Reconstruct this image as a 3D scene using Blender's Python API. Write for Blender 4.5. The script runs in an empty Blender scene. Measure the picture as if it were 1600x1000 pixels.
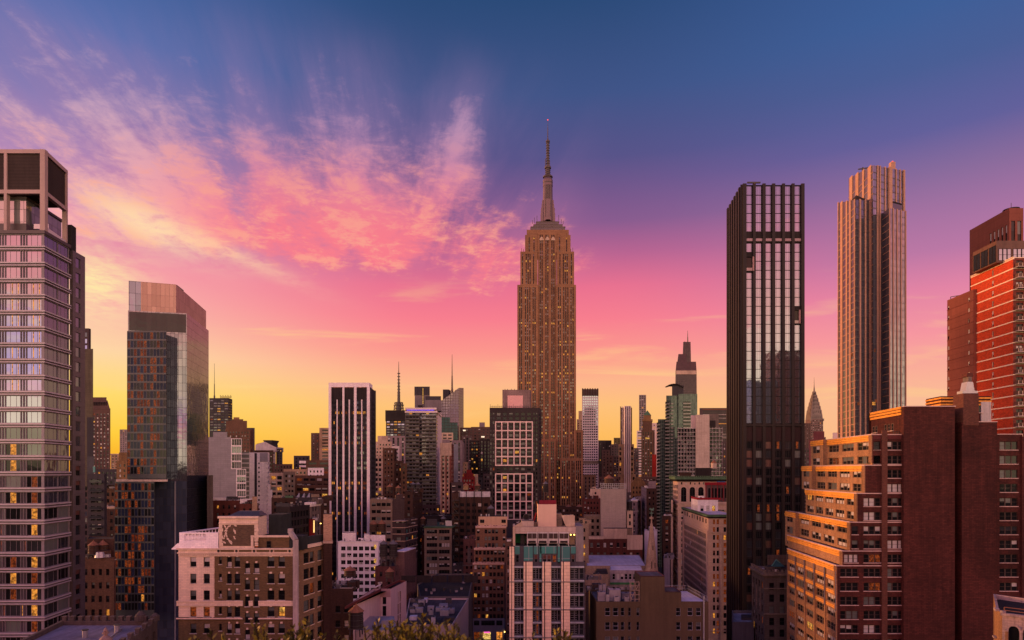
import bpy, math, random, zlib
from mathutils import Vector, Matrix
random.seed(7)
sc = bpy.context.scene
# ------------------------------------------------------------------ camera
HZ, F, CAMZ = 735.0, 1000.0, 85.0
cam = bpy.data.objects.new('camera', bpy.data.cameras.new('camera'))
sc.collection.objects.link(cam); sc.camera = cam
cam.location = (0, 0, CAMZ); cam.rotation_euler = (math.radians(90), 0, 0)
cam.data.sensor_width = 36; cam.data.lens = 36 * F / 1600
cam.data.shift_y = (HZ - 500) / 1600
cam.data.dof.use_dof = True; cam.data.dof.focus_distance = 260; cam.data.dof.aperture_fstop = 1.8
cam.data.clip_start = 0.5; cam.data.clip_end = 20000
sc.render.resolution_x = 1024; sc.render.resolution_y = 640
sc.view_settings.view_transform = 'Standard'; sc.view_settings.look = 'None'
sc.view_settings.gamma = 1; sc.view_settings.exposure = 0.0
sc.cycles.use_denoising = True
sc.cycles.max_bounces = 6; sc.cycles.diffuse_bounces = 3; sc.cycles.glossy_bounces = 3
sc.cycles.sample_clamp_indirect = 4

def lin(r, g, b):
    def f(c):
        c /= 255.0
        return c / 12.92 if c <= .04045 else ((c + .055) / 1.055) ** 2.4
    return (f(r), f(g), f(b), 1)

# ------------------------------------------------------------------ node helper
class NT:
    def __init__(s, tree): s.t = tree; s.n = tree.nodes; s.l = tree.links
    def put(s, inp, v):
        if v is None: return
        if isinstance(v, bpy.types.NodeSocket): s.l.new(v, inp)
        elif hasattr(inp, 'default_value'):
            if inp.type == 'RGBA' and not hasattr(v, '__len__'): v = (v, v, v, 1)
            elif inp.type == 'RGBA' and len(v) == 3: v = (*v, 1)
            elif inp.type == 'VECTOR' and len(v) == 4: v = v[:3]
            inp.default_value = v
    def m(s, op, a, b=None, c=None, clamp=False):
        x = s.n.new('ShaderNodeMath'); x.operation = op; x.use_clamp = clamp
        s.put(x.inputs[0], a); s.put(x.inputs[1], b); s.put(x.inputs[2], c)
        return x.outputs[0]
    def sm(s, v, a, b):
        x = s.n.new('ShaderNodeMapRange'); x.interpolation_type = 'SMOOTHSTEP'
        s.put(x.inputs[0], v); s.put(x.inputs[1], a); s.put(x.inputs[2], b)
        x.inputs[3].default_value = 0; x.inputs[4].default_value = 1
        return x.outputs[0]
    def mix(s, f, a, b, mode='MIX'):
        x = s.n.new('ShaderNodeMix'); x.data_type = 'RGBA'; x.blend_type = mode
        s.put(x.inputs[0], f); s.put(x.inputs[6], a); s.put(x.inputs[7], b)
        return x.outputs[2]
    def ramp(s, f, stops):
        x = s.n.new('ShaderNodeValToRGB'); s.put(x.inputs[0], f)
        e = x.color_ramp.elements
        while len(e) < len(stops): e.new(0.5)
        for k, (p, c) in enumerate(stops):
            e[k].position = p; e[k].color = c if len(c) == 4 else (*c, 1)
        return x.outputs[0]
    def noise(s, vec, scale, detail=4, rough=.5, dist=0, out=0):
        x = s.n.new('ShaderNodeTexNoise'); s.put(x.inputs['Vector'], vec)
        x.inputs['Scale'].default_value = scale; x.inputs['Detail'].default_value = detail
        x.inputs['Roughness'].default_value = rough; x.inputs['Distortion'].default_value = dist
        return x.outputs[out]
    def comb(s, a, b, c=0.0):
        x = s.n.new('ShaderNodeCombineXYZ')
        s.put(x.inputs[0], a); s.put(x.inputs[1], b); s.put(x.inputs[2], c)
        return x.outputs[0]

# ------------------------------------------------------------------ sky
world = bpy.data.worlds.new('World'); sc.world = world; world.use_nodes = True
def build_sky():
    t = NT(world.node_tree); t.n.clear()
    tc = t.n.new('ShaderNodeTexCoord'); sep = t.n.new('ShaderNodeSeparateXYZ')
    t.l.new(tc.outputs['Generated'], sep.inputs[0])
    dx, dy, dz = sep.outputs
    r = t.m('SQRT', t.m('ADD', t.m('MULTIPLY', dx, dx), t.m('MULTIPLY', dy, dy)))
    r = t.m('MAXIMUM', r, .02)
    te = t.m('DIVIDE', dz, r)                     # tangent of the elevation
    az = t.m('ARCTAN2', dx, dy)                   # 0 = north (ahead), negative = west
    c = lin
    west = t.ramp(te, [(0, c(246,160,40)), (.027, c(252,186,44)), (.05, c(255,205,60)), (.104, c(255,219,110)), (.158, c(254,214,164)),
        (.213, c(250,182,168)), (.27, c(246,158,168)), (.33, c(226,148,178)), (.40, c(176,136,182)), (.48, c(132,122,178)), (.58, c(84,110,172)), (.66, c(66,100,160)), (1, c(34,66,126))])
    nth = t.ramp(te, [(0, c(250,172,76)), (.055, c(254,187,94)), (.10, c(254,192,120)), (.135, c(253,183,138)), (.185, c(252,150,140)),
        (.235, c(248,126,142)), (.285, c(234,113,143)), (.335, c(186,99,144)), (.385, c(137,91,142)), (.485, c(88,83,136)), (.585, c(64,84,135)), (.735, c(43,74,120)), (1, c(24,52,100))])
    east = t.ramp(te, [(0, c(246,186,132)), (.05, c(250,188,146)), (.096, c(250,186,150)), (.13, c(250,174,152)), (.18, c(246,150,160)), (.2375, c(226,132,165)),
        (.2875, c(186,120,165)), (.3875, c(138,107,156)), (.446, c(98,96,155)), (.53, c(74,94,149)), (.61, c(62,94,151)), (1, c(34,66,126))])
    south = t.ramp(te, [(0, c(255,224,176)), (.14, c(255,214,168)), (.24, c(250,176,146)), (.34, c(226,140,142)), (.46, c(146,104,134)),
        (.62, c(66,66,108)), (1, c(34,48,88))])
    col = t.mix(t.sm(az, -.62, -.12), west, nth)
    col = t.mix(t.sm(az, .10, .62), col, east)
    # behind the viewer the unseen sky is brightened as fill for front walls
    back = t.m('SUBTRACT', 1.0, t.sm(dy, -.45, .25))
    col = t.mix(back, col, south)
    # cirrus: a thin sheet overhead, drawn out along the wind
    k = t.m('ADD', dz, .02)
    k = t.m('MAXIMUM', k, .03)
    px = t.m('DIVIDE', dx, k); py = t.m('DIVIDE', dy, k)
    e1 = t.m('ADD', t.m('MULTIPLY', px, -.2), py)
    e2 = t.m('ADD', px, t.m('MULTIPLY', py, .2))
    n3 = t.noise(t.comb(e1, e2, 9.0), 1.3, 4, .55, .3)
    n1 = t.noise(t.comb(t.m('MULTIPLY', e1, .42), t.m('MULTIPLY', e2, 2.5)), 1.35, 8, .56, .35)
    n2 = t.noise(t.comb(t.m('MULTIPLY', e1, 1.5), t.m('MULTIPLY', e2, 2.4), 4.0), 2.4, 9, .64, .3)
    n4 = t.noise(t.comb(t.m('MULTIPLY', e1, 1.1), e2, 7.0), 9.5, 8, .70, .4)
    dyc = t.m('MAXIMUM', dy, .15)
    u = t.m('DIVIDE', dx, dyc); v = t.m('DIVIDE', dz, dyc)
    lo = t.m('SUBTRACT', .305, t.m('MULTIPLY', u, .085))
    up = t.m('SUBTRACT', .625, t.m('MULTIPLY', u, .20))
    wob = t.m('MULTIPLY', t.m('SUBTRACT', n3, .5), .12)
    vv = t.m('ADD', v, wob)
    a_lo = t.sm(t.m('SUBTRACT', vv, lo), -.05, .02)
    a_up = t.m('SUBTRACT', 1.0, t.sm(t.m('SUBTRACT', vv, up), -.17, .07))
    a_rt = t.m('SUBTRACT', 1.0, t.sm(t.m('ADD', u, wob), -.08, .17))
    msk = t.m('MULTIPLY', t.m('MULTIPLY', a_lo, a_up), a_rt)
    rag = t.sm(n1, .30, .62)
    low = t.m('SUBTRACT', 1.0, t.sm(t.m('SUBTRACT', v, lo), .03, .24))
    dens = t.m('ADD', t.m('MULTIPLY', n1, .50), t.m('ADD', t.m('MULTIPLY', n2, .25), t.m('MULTIPLY', n4, .25)))
    dens = t.m('ADD', dens, t.m('ADD', t.m('MULTIPLY', t.m('SUBTRACT', msk, 1.0), .17), t.m('MULTIPLY', low, .05)))
    veil = t.m('MULTIPLY', t.m('MULTIPLY', msk, rag), .6)
    dens = t.sm(dens, .44, .59)
    core = t.m('MULTIPLY', dens, t.sm(msk, 0.0, .3))
    pink = t.mix(low, c(188,144,178), c(253,126,138))
    warm = t.mix(low, c(206,168,190), c(255,184,176))
    ccol = t.mix(t.sm(u, -.68, -.36), warm, pink)
    veilc = t.mix(low, c(160,126,172), c(222,124,154))
    col = t.mix(veil, col, veilc)
    bright = t.sm(t.m('ADD', t.m('MULTIPLY', n2, .45), t.m('MULTIPLY', n4, .55)), .48, .60)
    ccol = t.mix(t.m('MULTIPLY', t.m('MULTIPLY', bright, low), .85), ccol, c(255,166,142))
    col = t.mix(t.m('MULTIPLY', core, .88), col, ccol)
    # low thin bars near the horizon
    s1 = t.noise(t.comb(t.m('MULTIPLY', u, 2.6), t.m('MULTIPLY', v, 26), 2.0), 1.0, 6, .55, .5)
    bar = t.m('MULTIPLY', t.sm(s1, .54, .72), t.m('MULTIPLY', t.sm(v, .05, .10), t.m('SUBTRACT', 1.0, t.sm(v, .2, .34))))
    col = t.mix(t.m('MULTIPLY', bar, .5), col, c(255,214,138))
    # the bright yellow patch where the sun went down behind thin cloud
    for (cu, cv, su, sv, k_, cc) in ((-.565, .383, .10, .030, .8, c(255,228,178)), (-.655, .295, .075, .055, .9, c(255,236,168)), (-.43, .335, .10, .014, .6, c(255,206,166))):
        d1 = t.m('SUBTRACT', u, cu); d2 = t.m('ADD', t.m('SUBTRACT', v, cv), t.m('MULTIPLY', d1, .42 if cv > .3 else .1))
        g1 = t.m('DIVIDE', d1, su); g2 = t.m('DIVIDE', d2, sv)
        gg = t.m('EXPONENT', t.m('MULTIPLY', t.m('ADD', t.m('MULTIPLY', g1, g1), t.m('MULTIPLY', g2, g2)), -1.0))
        gg = t.m('MULTIPLY', t.m('MULTIPLY', gg, t.sm(dy, .2, .4)), t.sm(t.m('ADD', t.m('MULTIPLY', n2, .5), t.m('MULTIPLY', n4, .5)), .30, .60))
        col = t.mix(t.m('MULTIPLY', gg, k_), col, cc)
    rc = t.m('MULTIPLY', t.m('MULTIPLY', back, t.sm(n1, .46, .6)), t.m('MULTIPLY', t.sm(te, .12, .25), t.m('SUBTRACT', 1.0, t.sm(te, .4, .6))))
    col = t.mix(t.m('MULTIPLY', rc, .7), col, c(255,140,132))
    below = t.sm(te, -.06, -.01)
    col = t.mix(below, (.05,.035,.035,1), col)
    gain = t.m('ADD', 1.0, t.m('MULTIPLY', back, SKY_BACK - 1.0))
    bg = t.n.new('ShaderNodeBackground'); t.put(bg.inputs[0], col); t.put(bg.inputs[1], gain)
    # a little physical twilight sky on top
    ns = t.n.new('ShaderNodeTexSky'); ns.sky_type = 'NISHITA'; ns.sun_disc = False
    ns.sun_elevation = math.radians(SUN_EL); ns.sun_rotation = math.radians(SUN_AZ)
    bg2 = t.n.new('ShaderNodeBackground'); t.l.new(ns.outputs[0], bg2.inputs[0]); bg2.inputs[1].default_value = .001
    ad = t.n.new('ShaderNodeAddShader'); t.l.new(bg.outputs[0], ad.inputs[0]); t.l.new(bg2.outputs[0], ad.inputs[1])
    out = t.n.new('ShaderNodeOutputWorld'); t.l.new(ad.outputs[0], out.inputs[0])
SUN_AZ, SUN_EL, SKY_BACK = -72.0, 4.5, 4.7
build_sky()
sun = bpy.data.objects.new('sun', bpy.data.lights.new('sun', 'SUN'))
sc.collection.objects.link(sun)
sun.data.energy = 5.0; sun.data.angle = math.radians(7); sun.data.color = (1.0, .42, .17)
_a, _e = math.radians(SUN_AZ), math.radians(SUN_EL)
_d = Vector((math.sin(_a) * math.cos(_e), math.cos(_a) * math.cos(_e), math.sin(_e)))   # towards the sun
sun.rotation_euler = _d.to_track_quat('Z', 'Y').to_euler()

# ------------------------------------------------------------------ materials
MATS = {}
def wall(name, col, kind='plain', rough=.85, sx=1.0, var=.25, spec=.2, mortar=.7, bump=.15):
    """wall material, UVs are metres on the face"""
    if name in MATS: return MATS[name]
    q = .5 + .5 * min(1, max(0, (.3*col[0] + .59*col[1] + .11*col[2] - .22) / .2)); col = tuple(c * q for c in col)
    m = bpy.data.materials.new(name); m.use_nodes = True; t = NT(m.node_tree)
    p = t.n['Principled BSDF']
    uv = t.n.new('ShaderNodeUVMap'); uv.uv_map = 'uv'
    geo = t.n.new('ShaderNodeNewGeometry')
    base = (*col, 1)
    big = t.noise(geo.outputs['Position'], .06, 5, .6)
    sp = t.n.new('ShaderNodeSeparateXYZ'); t.l.new(uv.outputs[0], sp.inputs[0])
    streak = t.noise(t.comb(t.m('MULTIPLY', sp.outputs[0], .9), t.m('MULTIPLY', sp.outputs[1], .07)), 1.0, 5, .65)
    fine = t.noise(geo.outputs['Position'], 1.6, 6, .7)
    f = t.m('ADD', t.m('MULTIPLY', big, .45), t.m('ADD', t.m('MULTIPLY', streak, .35), t.m('MULTIPLY', fine, .2)))
    dark = tuple(c * (1 - var * 1.6) for c in col) + (1,)
    lite = tuple(min(1, c * (1 + var)) for c in col) + (1,)
    c0 = t.mix(t.sm(f, .34, .66), dark, lite)
    h = fine
    if kind == 'brick':
        b = t.n.new('ShaderNodeTexBrick'); t.l.new(uv.outputs[0], b.inputs['Vector'])
        b.inputs['Scale'].default_value = 1.0; b.inputs['Brick Width'].default_value = .5 * sx
        b.inputs['Row Height'].default_value = .17 * sx; b.inputs['Mortar Size'].default_value = .018 * sx
        b.inputs['Color1'].default_value = (1.25, 1.18, 1.12, 1); b.inputs['Color2'].default_value = (.72, .72, .75, 1)
        b.inputs['Mortar'].default_value = (mortar, mortar, mortar, 1); b.inputs['Bias'].default_value = -.1
        c0 = t.mix(1.0, c0, b.outputs[0], 'MULTIPLY')
    elif kind == 'block':
        b = t.n.new('ShaderNodeTexBrick'); t.l.new(uv.outputs[0], b.inputs['Vector'])
        b.inputs['Scale'].default_value = 1.0; b.inputs['Brick Width'].default_value = 1.5 * sx
        b.inputs['Row Height'].default_value = .6 * sx; b.inputs['Mortar Size'].default_value = .03 * sx
        b.inputs['Color1'].default_value = (1.08, 1.06, 1.04, 1); b.inputs['Color2'].default_value = (.9, .9, .92, 1)
        b.inputs['Mortar'].default_value = (.62, .6, .6, 1)
        c0 = t.mix(1.0, c0, b.outputs[0], 'MULTIPLY')
    elif kind == 'louvre':
        w = t.m('FRACT', t.m('MULTIPLY', sp.outputs[1], 1 / (.33 * sx)))
        c0 = t.mix(t.sm(w, .25, .6), tuple(c * .35 for c in col) + (1,), c0)
        h = w
    elif kind == 'boards':
        b = t.n.new('ShaderNodeTexBrick'); t.l.new(uv.outputs[0], b.inputs['Vector'])
        b.inputs['Scale'].default_value = 1.0; b.inputs['Brick Width'].default_value = 4.0 * sx
        b.inputs['Row Height'].default_value = 1.2 * sx; b.inputs['Mortar Size'].default_value = .05
        b.inputs['Color1'].default_value = (1.05, 1.05, 1.05, 1); b.inputs['Color2'].default_value = (.93, .93, .93, 1)
        b.inputs['Mortar'].default_value = (.7, .7, .7, 1)
        c0 = t.mix(1.0, c0, b.outputs[0], 'MULTIPLY')
    t.l.new(c0, p.inputs['Base Color'])
    p.inputs['Roughness'].default_value = rough; p.inputs['Specular IOR Level'].default_value = spec
    bp = t.n.new('ShaderNodeBump'); bp.inputs['Strength'].default_value = bump; bp.inputs['Distance'].default_value = .1
    t.l.new(h, bp.inputs['Height']); t.l.new(bp.outputs[0], p.inputs['Normal'])
    MATS[name] = m
    return m

def glass(name, col, metal=0.0, rough=.06, spec=.6, wob=.02, dirt=.3):
    if name in MATS: return MATS[name]
    m = bpy.data.materials.new(name); m.use_nodes = True; t = NT(m.node_tree)
    p = t.n['Principled BSDF']
    geo = t.n.new('ShaderNodeNewGeometry')
    n = t.noise(geo.outputs['Position'], .12, 2, .5)
    c0 = t.mix(t.sm(n, .3, .7), tuple(c * (1 - dirt) for c in col) + (1,), tuple(c * (1 + dirt) for c in col) + (1,))
    t.l.new(c0, p.inputs['Base Color'])
    p.inputs['Metallic'].default_value = metal; p.inputs['Roughness'].default_value = rough
    p.inputs['Specular IOR Level'].default_value = spec
    bp = t.n.new('ShaderNodeBump'); bp.inputs['Strength'].default_value = wob; bp.inputs['Distance'].default_value = 1.0
    t.l.new(t.noise(geo.outputs['Position'], .35, 2, .4), bp.inputs['Height']); t.l.new(bp.outputs[0], p.inputs['Normal'])
    MATS[name] = m
    return m

def lamp_mat(name, col, strength, var=.8, scale=.9):
    if name in MATS: return MATS[name]
    m = bpy.data.materials.new(name); m.use_nodes = True; t = NT(m.node_tree)
    p = t.n['Principled BSDF']
    geo = t.n.new('ShaderNodeNewGeometry')
    n = t.sm(t.noise(geo.outputs['Position'], scale, 3, .6), .33, .68)
    p.inputs['Base Color'].default_value = (.02, .012, .01, 1); p.inputs['Roughness'].default_value = .25; p.inputs['Specular IOR Level'].default_value = .08
    t.put(p.inputs['Emission Color'], (*col, 1))
    t.put(p.inputs['Emission Strength'], t.m('MULTIPLY', t.m('ADD', t.m('MULTIPLY', n, var), 1.0 - var), strength))
    MATS[name] = m
    return m

def metal(name, col, rough=.4, metallic=.8):
    m = wall(name, col, rough=rough, var=.15, spec=.5, bump=.02)
    m.node_tree.nodes['Principled BSDF'].inputs['Metallic'].default_value = metallic
    return m

G_DARK = glass('dark_window_glass', (.008, .009, .010), spec=.14)
G_MID = glass('grey_window_glass', (.022, .025, .028), spec=.16)
G_BLIND = wall('pale_window_blind', (.42, .40, .38), rough=.5, var=.12, spec=.5)
G_BLIND2 = wall('grey_green_window_blind', (.16, .19, .18), rough=.4, var=.12, spec=.5)
G_TEAL = wall('teal_window_shade', (.05, .30, .28), rough=.4, spec=.5)
G_RED = wall('red_window_curtain', (.16, .05, .035), rough=.4, spec=.5)
G_SKY = glass('mirror_coated_glass', (.15, .172, .232), metal=.85, rough=.04, wob=.02, dirt=.05)
G_NAVY = glass('navy_window_glass', (.014, .02, .04), spec=.08)
L_GLOW = lamp_mat('red_glowing_room', (1.0, .13, .03), .13, .8, 1.2)
G_SKY2 = glass('tinted_coated_glass', (.045, .052, .06), metal=.55, rough=.05, wob=.03, dirt=.2)
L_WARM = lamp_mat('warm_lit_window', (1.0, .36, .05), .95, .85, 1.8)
L_DIM = lamp_mat('dim_orange_lit_window', (1.0, .17, .03), .26, .9, 2.2)
L_YEL = lamp_mat('yellow_lit_window', (1.0, .50, .10), 1.05, .85, 1.8)
ROOF = wall('dark_roof_felt', (.05, .046, .046), var=.5)
ROOF_GREY = wall('grey_gravel_roof', (.20, .18, .185), var=.4)
ROOF_PALE = wall('pale_coated_roof', (.52, .49, .53), var=.25)
FRAME_D = wall('dark_window_frame', (.05, .045, .045), rough=.5)
FRAME_W = wall('pale_window_frame', (.45, .42, .40), rough=.6)
FRAME_G = wall('grey_window_frame', (.2, .19, .19), rough=.5)
STONE_SILL = wall('stone_sill', (.46, .40, .36))

# ------------------------------------------------------------------ mesh builder
class MB:
    def __init__(s): s.v = []; s.f = []; s.mi = []; s.mats = []
    def _m(s, m):
        if m not in s.mats: s.mats.append(m)
        return s.mats.index(m)
    def poly(s, pts, m):
        i = len(s.v); s.v.extend(tuple(p) for p in pts)
        s.f.append(tuple(range(i, i + len(pts)))); s.mi.append(s._m(m))
    def box(s, x0, x1, y0, y1, z0, z1, m, top=None):
        s.prism([(x0, y0), (x1, y0), (x1, y1), (x0, y1)], z0, z1, m, top or m)
    def prism(s, pts, z0, z1, m, top=None, bottom=True):
        n = len(pts)
        for k in range(n):
            a, b = pts[k], pts[(k + 1) % n]
            s.poly([(a[0], a[1], z0), (b[0], b[1], z0), (b[0], b[1], z1), (a[0], a[1], z1)], m)
        s.poly([(p[0], p[1], z1) for p in pts], top or m)
        if bottom: s.poly([(p[0], p[1], z0) for p in reversed(pts)], m)
    def frust(s, pa, za, pb, zb, m, cap=None):
        n = len(pa)
        for k in range(n):
            a, b, c, d = pa[k], pa[(k + 1) % n], pb[(k + 1) % n], pb[k]
            s.poly([(a[0], a[1], za), (b[0], b[1], za), (c[0], c[1], zb), (d[0], d[1], zb)], m)
        s.poly([(p[0], p[1], zb) for p in pb], cap or m)
        s.poly([(p[0], p[1], za) for p in reversed(pa)], m)
    def cyl(s, cx, cy, z0, z1, r0, r1, m, n=16):
        pa = [(cx + r0 * math.cos(2*math.pi*k/n), cy + r0 * math.sin(2*math.pi*k/n)) for k in range(n)]
        pb = [(cx + r1 * math.cos(2*math.pi*k/n), cy + r1 * math.sin(2*math.pi*k/n)) for k in range(n)]
        s.frust(pa, z0, pb, z1, m)
    def beam(s, p, q, r, m):
        p, q = Vector(p), Vector(q); d = (q - p).normalized()
        a = d.cross(Vector((0, 0, 1)) if abs(d.z) < .9 else Vector((1, 0, 0))).normalized() * r
        b = d.cross(a).normalized() * r
        A = [p + a + b, p - a + b, p - a - b, p + a - b]; B = [x + (q - p) for x in A]
        for k in range(4):
            j = (k + 1) % 4
            s.poly([A[j], A[k], B[k], B[j]], m)
        s.poly(A, m); s.poly(B[::-1], m)
    def slab(s, A, B, u0, u1, w0, w1, z0, z1, m):
        """box along wall A->B: u metres along it, w metres outward"""
        d, n, L = axes(A, B)
        P = lambda u, w: (A[0] + d[0]*u + n[0]*w, A[1] + d[1]*u + n[1]*w)
        s.prism([P(u0, w1), P(u1, w1), P(u1, w0), P(u0, w0)], z0, z1, m)
    def build(s, name, parent=None, smooth=False):
        o = parent.location if parent else Vector((0, 0, 0))
        me = bpy.data.meshes.new(name)
        me.from_pydata([(x - o[0], y - o[1], z - o[2]) for x, y, z in s.v], [], s.f)
        for m in s.mats: me.materials.append(m)
        me.polygons.foreach_set('material_index', s.mi)
        if smooth: me.polygons.foreach_set('use_smooth', [True] * len(s.f))
        set_uv(me, o)
        ob = bpy.data.objects.new(name, me); sc.collection.objects.link(ob)
        if parent: ob.parent = parent
        return ob

def set_uv(me, o):
    uv = me.uv_layers.new(name='uv')
    vs = me.vertices; data = [0.0] * (2 * len(me.loops))
    for p in me.polygons:
        n = p.normal
        if abs(n.z) > .75:
            for li in p.loop_indices:
                c = vs[me.loops[li].vertex_index].co
                data[2*li] = c.x + o[0]; data[2*li+1] = c.y + o[1]
        else:
            h = math.hypot(n.x, n.y) or 1; tx, ty = -n.y / h, n.x / h
            for li in p.loop_indices:
                c = vs[me.loops[li].vertex_index].co
                data[2*li] = (c.x + o[0]) * tx + (c.y + o[1]) * ty; data[2*li+1] = c.z + o[2]
    uv.data.foreach_set('uv', data)

def axes(A, B):
    L = math.hypot(B[0]-A[0], B[1]-A[1]); d = ((B[0]-A[0])/L, (B[1]-A[1])/L)
    return d, (d[1], -d[0]), L
def PX(px, Y): return (px - 800.0) * Y / F
def PZ(py, Y): return CAMZ + (HZ - py) * Y / F
def PT(px, Y): return (PX(px, Y), Y)
def side(Y1, x1, x2, xv=880.0): return Y1 * (x1 - xv) / (x2 - xv)
def inset(pts, t):
    out = []; n = len(pts)
    for k in range(n):
        a, b, c = pts[k-1], pts[k], pts[(k+1) % n]
        d1, n1, _ = axes(a, b); d2, n2, _ = axes(b, c)
        k2 = 1 + n1[0]*n2[0] + n1[1]*n2[1]
        out.append((b[0] - t*(n1[0]+n2[0])/k2, b[1] - t*(n1[1]+n2[1])/k2))
    return out

# ------------------------------------------------------------------ things
def tag(o, label=None, cat=None, group=None, kind=None):
    if label: o['label'] = label
    if cat: o['category'] = cat
    if group: o['group'] = group
    if kind: o['kind'] = kind
    return o
class Thing:
    def __init__(s, name, label, cat, loc, group=None):
        s.o = bpy.data.objects.new(name, None); sc.collection.objects.link(s.o)
        s.o.location = loc; tag(s.o, label, cat, group)
        s.o.empty_display_size = 2
        s.mb = MB(); s.wins = []; s.indiv = 6.0; s.fm = FRAME_D; s.sill = None; s.wname = 'window'; s.done = False
    def part(s, name, mb): return mb.build(name, s.o)
    def finish(s):
        if s.done: return
        s.done = True
        if s.mb.f: s.part('wall', s.mb)
        place_windows(s)
THINGS = []
def thing(name, label, cat, loc, group=None):
    t = Thing(name, label, cat, loc, group); THINGS.append(t); return t

# windows ------------------------------------------------------------
WCACHE = {}
def pick(rnd, lit, blind, pal):
    r = rnd.random()
    if r < lit: return rnd.choice(['lit', 'lit', 'dim', 'dim', 'yel'])
    if r < lit + blind: return rnd.choice(pal)
    return rnd.choice(['dark', 'dark', 'dark', 'mid'])
VAR = {'dark': (G_DARK, G_DARK), 'mid': (G_MID, G_DARK), 'half': (G_BLIND, G_DARK), 'blind': (G_BLIND, G_BLIND),
       'grey': (G_BLIND2, G_BLIND2), 'ghalf': (G_BLIND2, G_DARK), 'lit': (L_WARM, L_WARM), 'dim': (L_DIM, L_DIM), 'yel': (L_YEL, L_WARM),
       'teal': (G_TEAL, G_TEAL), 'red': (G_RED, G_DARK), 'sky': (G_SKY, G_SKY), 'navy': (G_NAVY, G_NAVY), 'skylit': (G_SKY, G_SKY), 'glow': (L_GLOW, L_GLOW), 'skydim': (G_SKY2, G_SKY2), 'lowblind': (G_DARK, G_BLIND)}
def win_bits(style, w, h, var, fm):
    """glass MB and frame MB in local metres; outward is -y"""
    g, f = MB(), MB()
    up, dn = VAR[var]
    n = {'triple': 3, 'double': 2, 'quad': 4}.get(style, 1)
    if style == 'pane':
        if var == 'skylit': bits = [(0, w * .4, G_SKY), (w * .4, w * .47, L_WARM), (w * .47, w * .8, G_SKY), (w * .8, w * .86, L_WARM), (w * .86, w, G_SKY)]  # mirror glass with two thin warm emissive strips
        else: bits = [(0, w, up)] if var not in ('lit', 'dim', 'yel') else [(0, w * .3, G_DARK), (w * .3, w * .7, up), (w * .7, w, G_MID)]
        for x0, x1, mm in bits: g.poly([(x0, 0, 0), (x1, 0, 0), (x1, 0, h), (x0, 0, h)], mm)
        for x in (0, w * .3, w * .7, w - .05): f.box(x, x + .05, -.04, -.003, 0, h, fm)
        f.box(.05, w - .05, -.035, -.004, 0, .05, fm)
        return g, f
    t = min(.09, w * .07); mt = .12 if n > 1 else t
    pw = (w - mt * (n - 1)) / n
    rr = random.Random(zlib.crc32(('%s %.2f %s' % (style, w, var)).encode()))
    for k in range(n):
        x0 = k * (pw + mt); x1 = x0 + pw
        u2, d2 = up, dn
        if n > 1 and var in ('half', 'grey', 'ghalf', 'blind') and rr.random() < .3: u2 = d2 = G_DARK
        if n > 1 and var in ('lit', 'dim', 'yel') and rr.random() < .25: u2 = d2 = G_DARK
        hm = h * (.5 if style != 'plain' else .55) if var not in ('half', 'ghalf') else h * rr.choice([.4, .5, .6])
        g.poly([(x0, 0, 0), (x1, 0, 0), (x1, 0, hm), (x0, 0, hm)], d2)
        g.poly([(x0, 0, hm), (x1, 0, hm), (x1, 0, h), (x0, 0, h)], u2)
        if style != 'plain': f.box(x0 + t, x1 - t, -.05, -.003, h * .5 - t * .4, h * .5 + t * .4, fm)
        f.box(x0, x0 + t, -.06, -.003, 0, h, fm); f.box(x1 - t, x1, -.06, -.003, 0, h, fm)
        f.box(x0 + t, x1 - t, -.06, -.003, 0, t, fm); f.box(x0 + t, x1 - t, -.06, -.003, h - t, h, fm)
        if k < n - 1: f.box(x1, x1 + mt, -.1, -.003, 0, h, fm)
    return g, f
def merged(a, b):
    for p, mi in zip(b.f, b.mi): a.poly([b.v[i] for i in p], b.mats[mi])
    return a
def win_mesh(style, w, h, var, fm, big):
    key = (style, round(w, 2), round(h, 2), var, fm.name, big)
    if key not in WCACHE:
        g, f = win_bits(style, w, h, var, fm)
        def mk(nm, mb):
            me = bpy.data.meshes.new(nm); me.from_pydata(mb.v, [], mb.f)
            for m in mb.mats: me.materials.append(m)
            me.polygons.foreach_set('material_index', mb.mi); set_uv(me, (0, 0, 0)); return me
        WCACHE[key] = (mk('window', g), mk('frame', f)) if big else (mk('window', merged(g, f)), None)
    return WCACHE[key]
SILLS = {}
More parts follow.
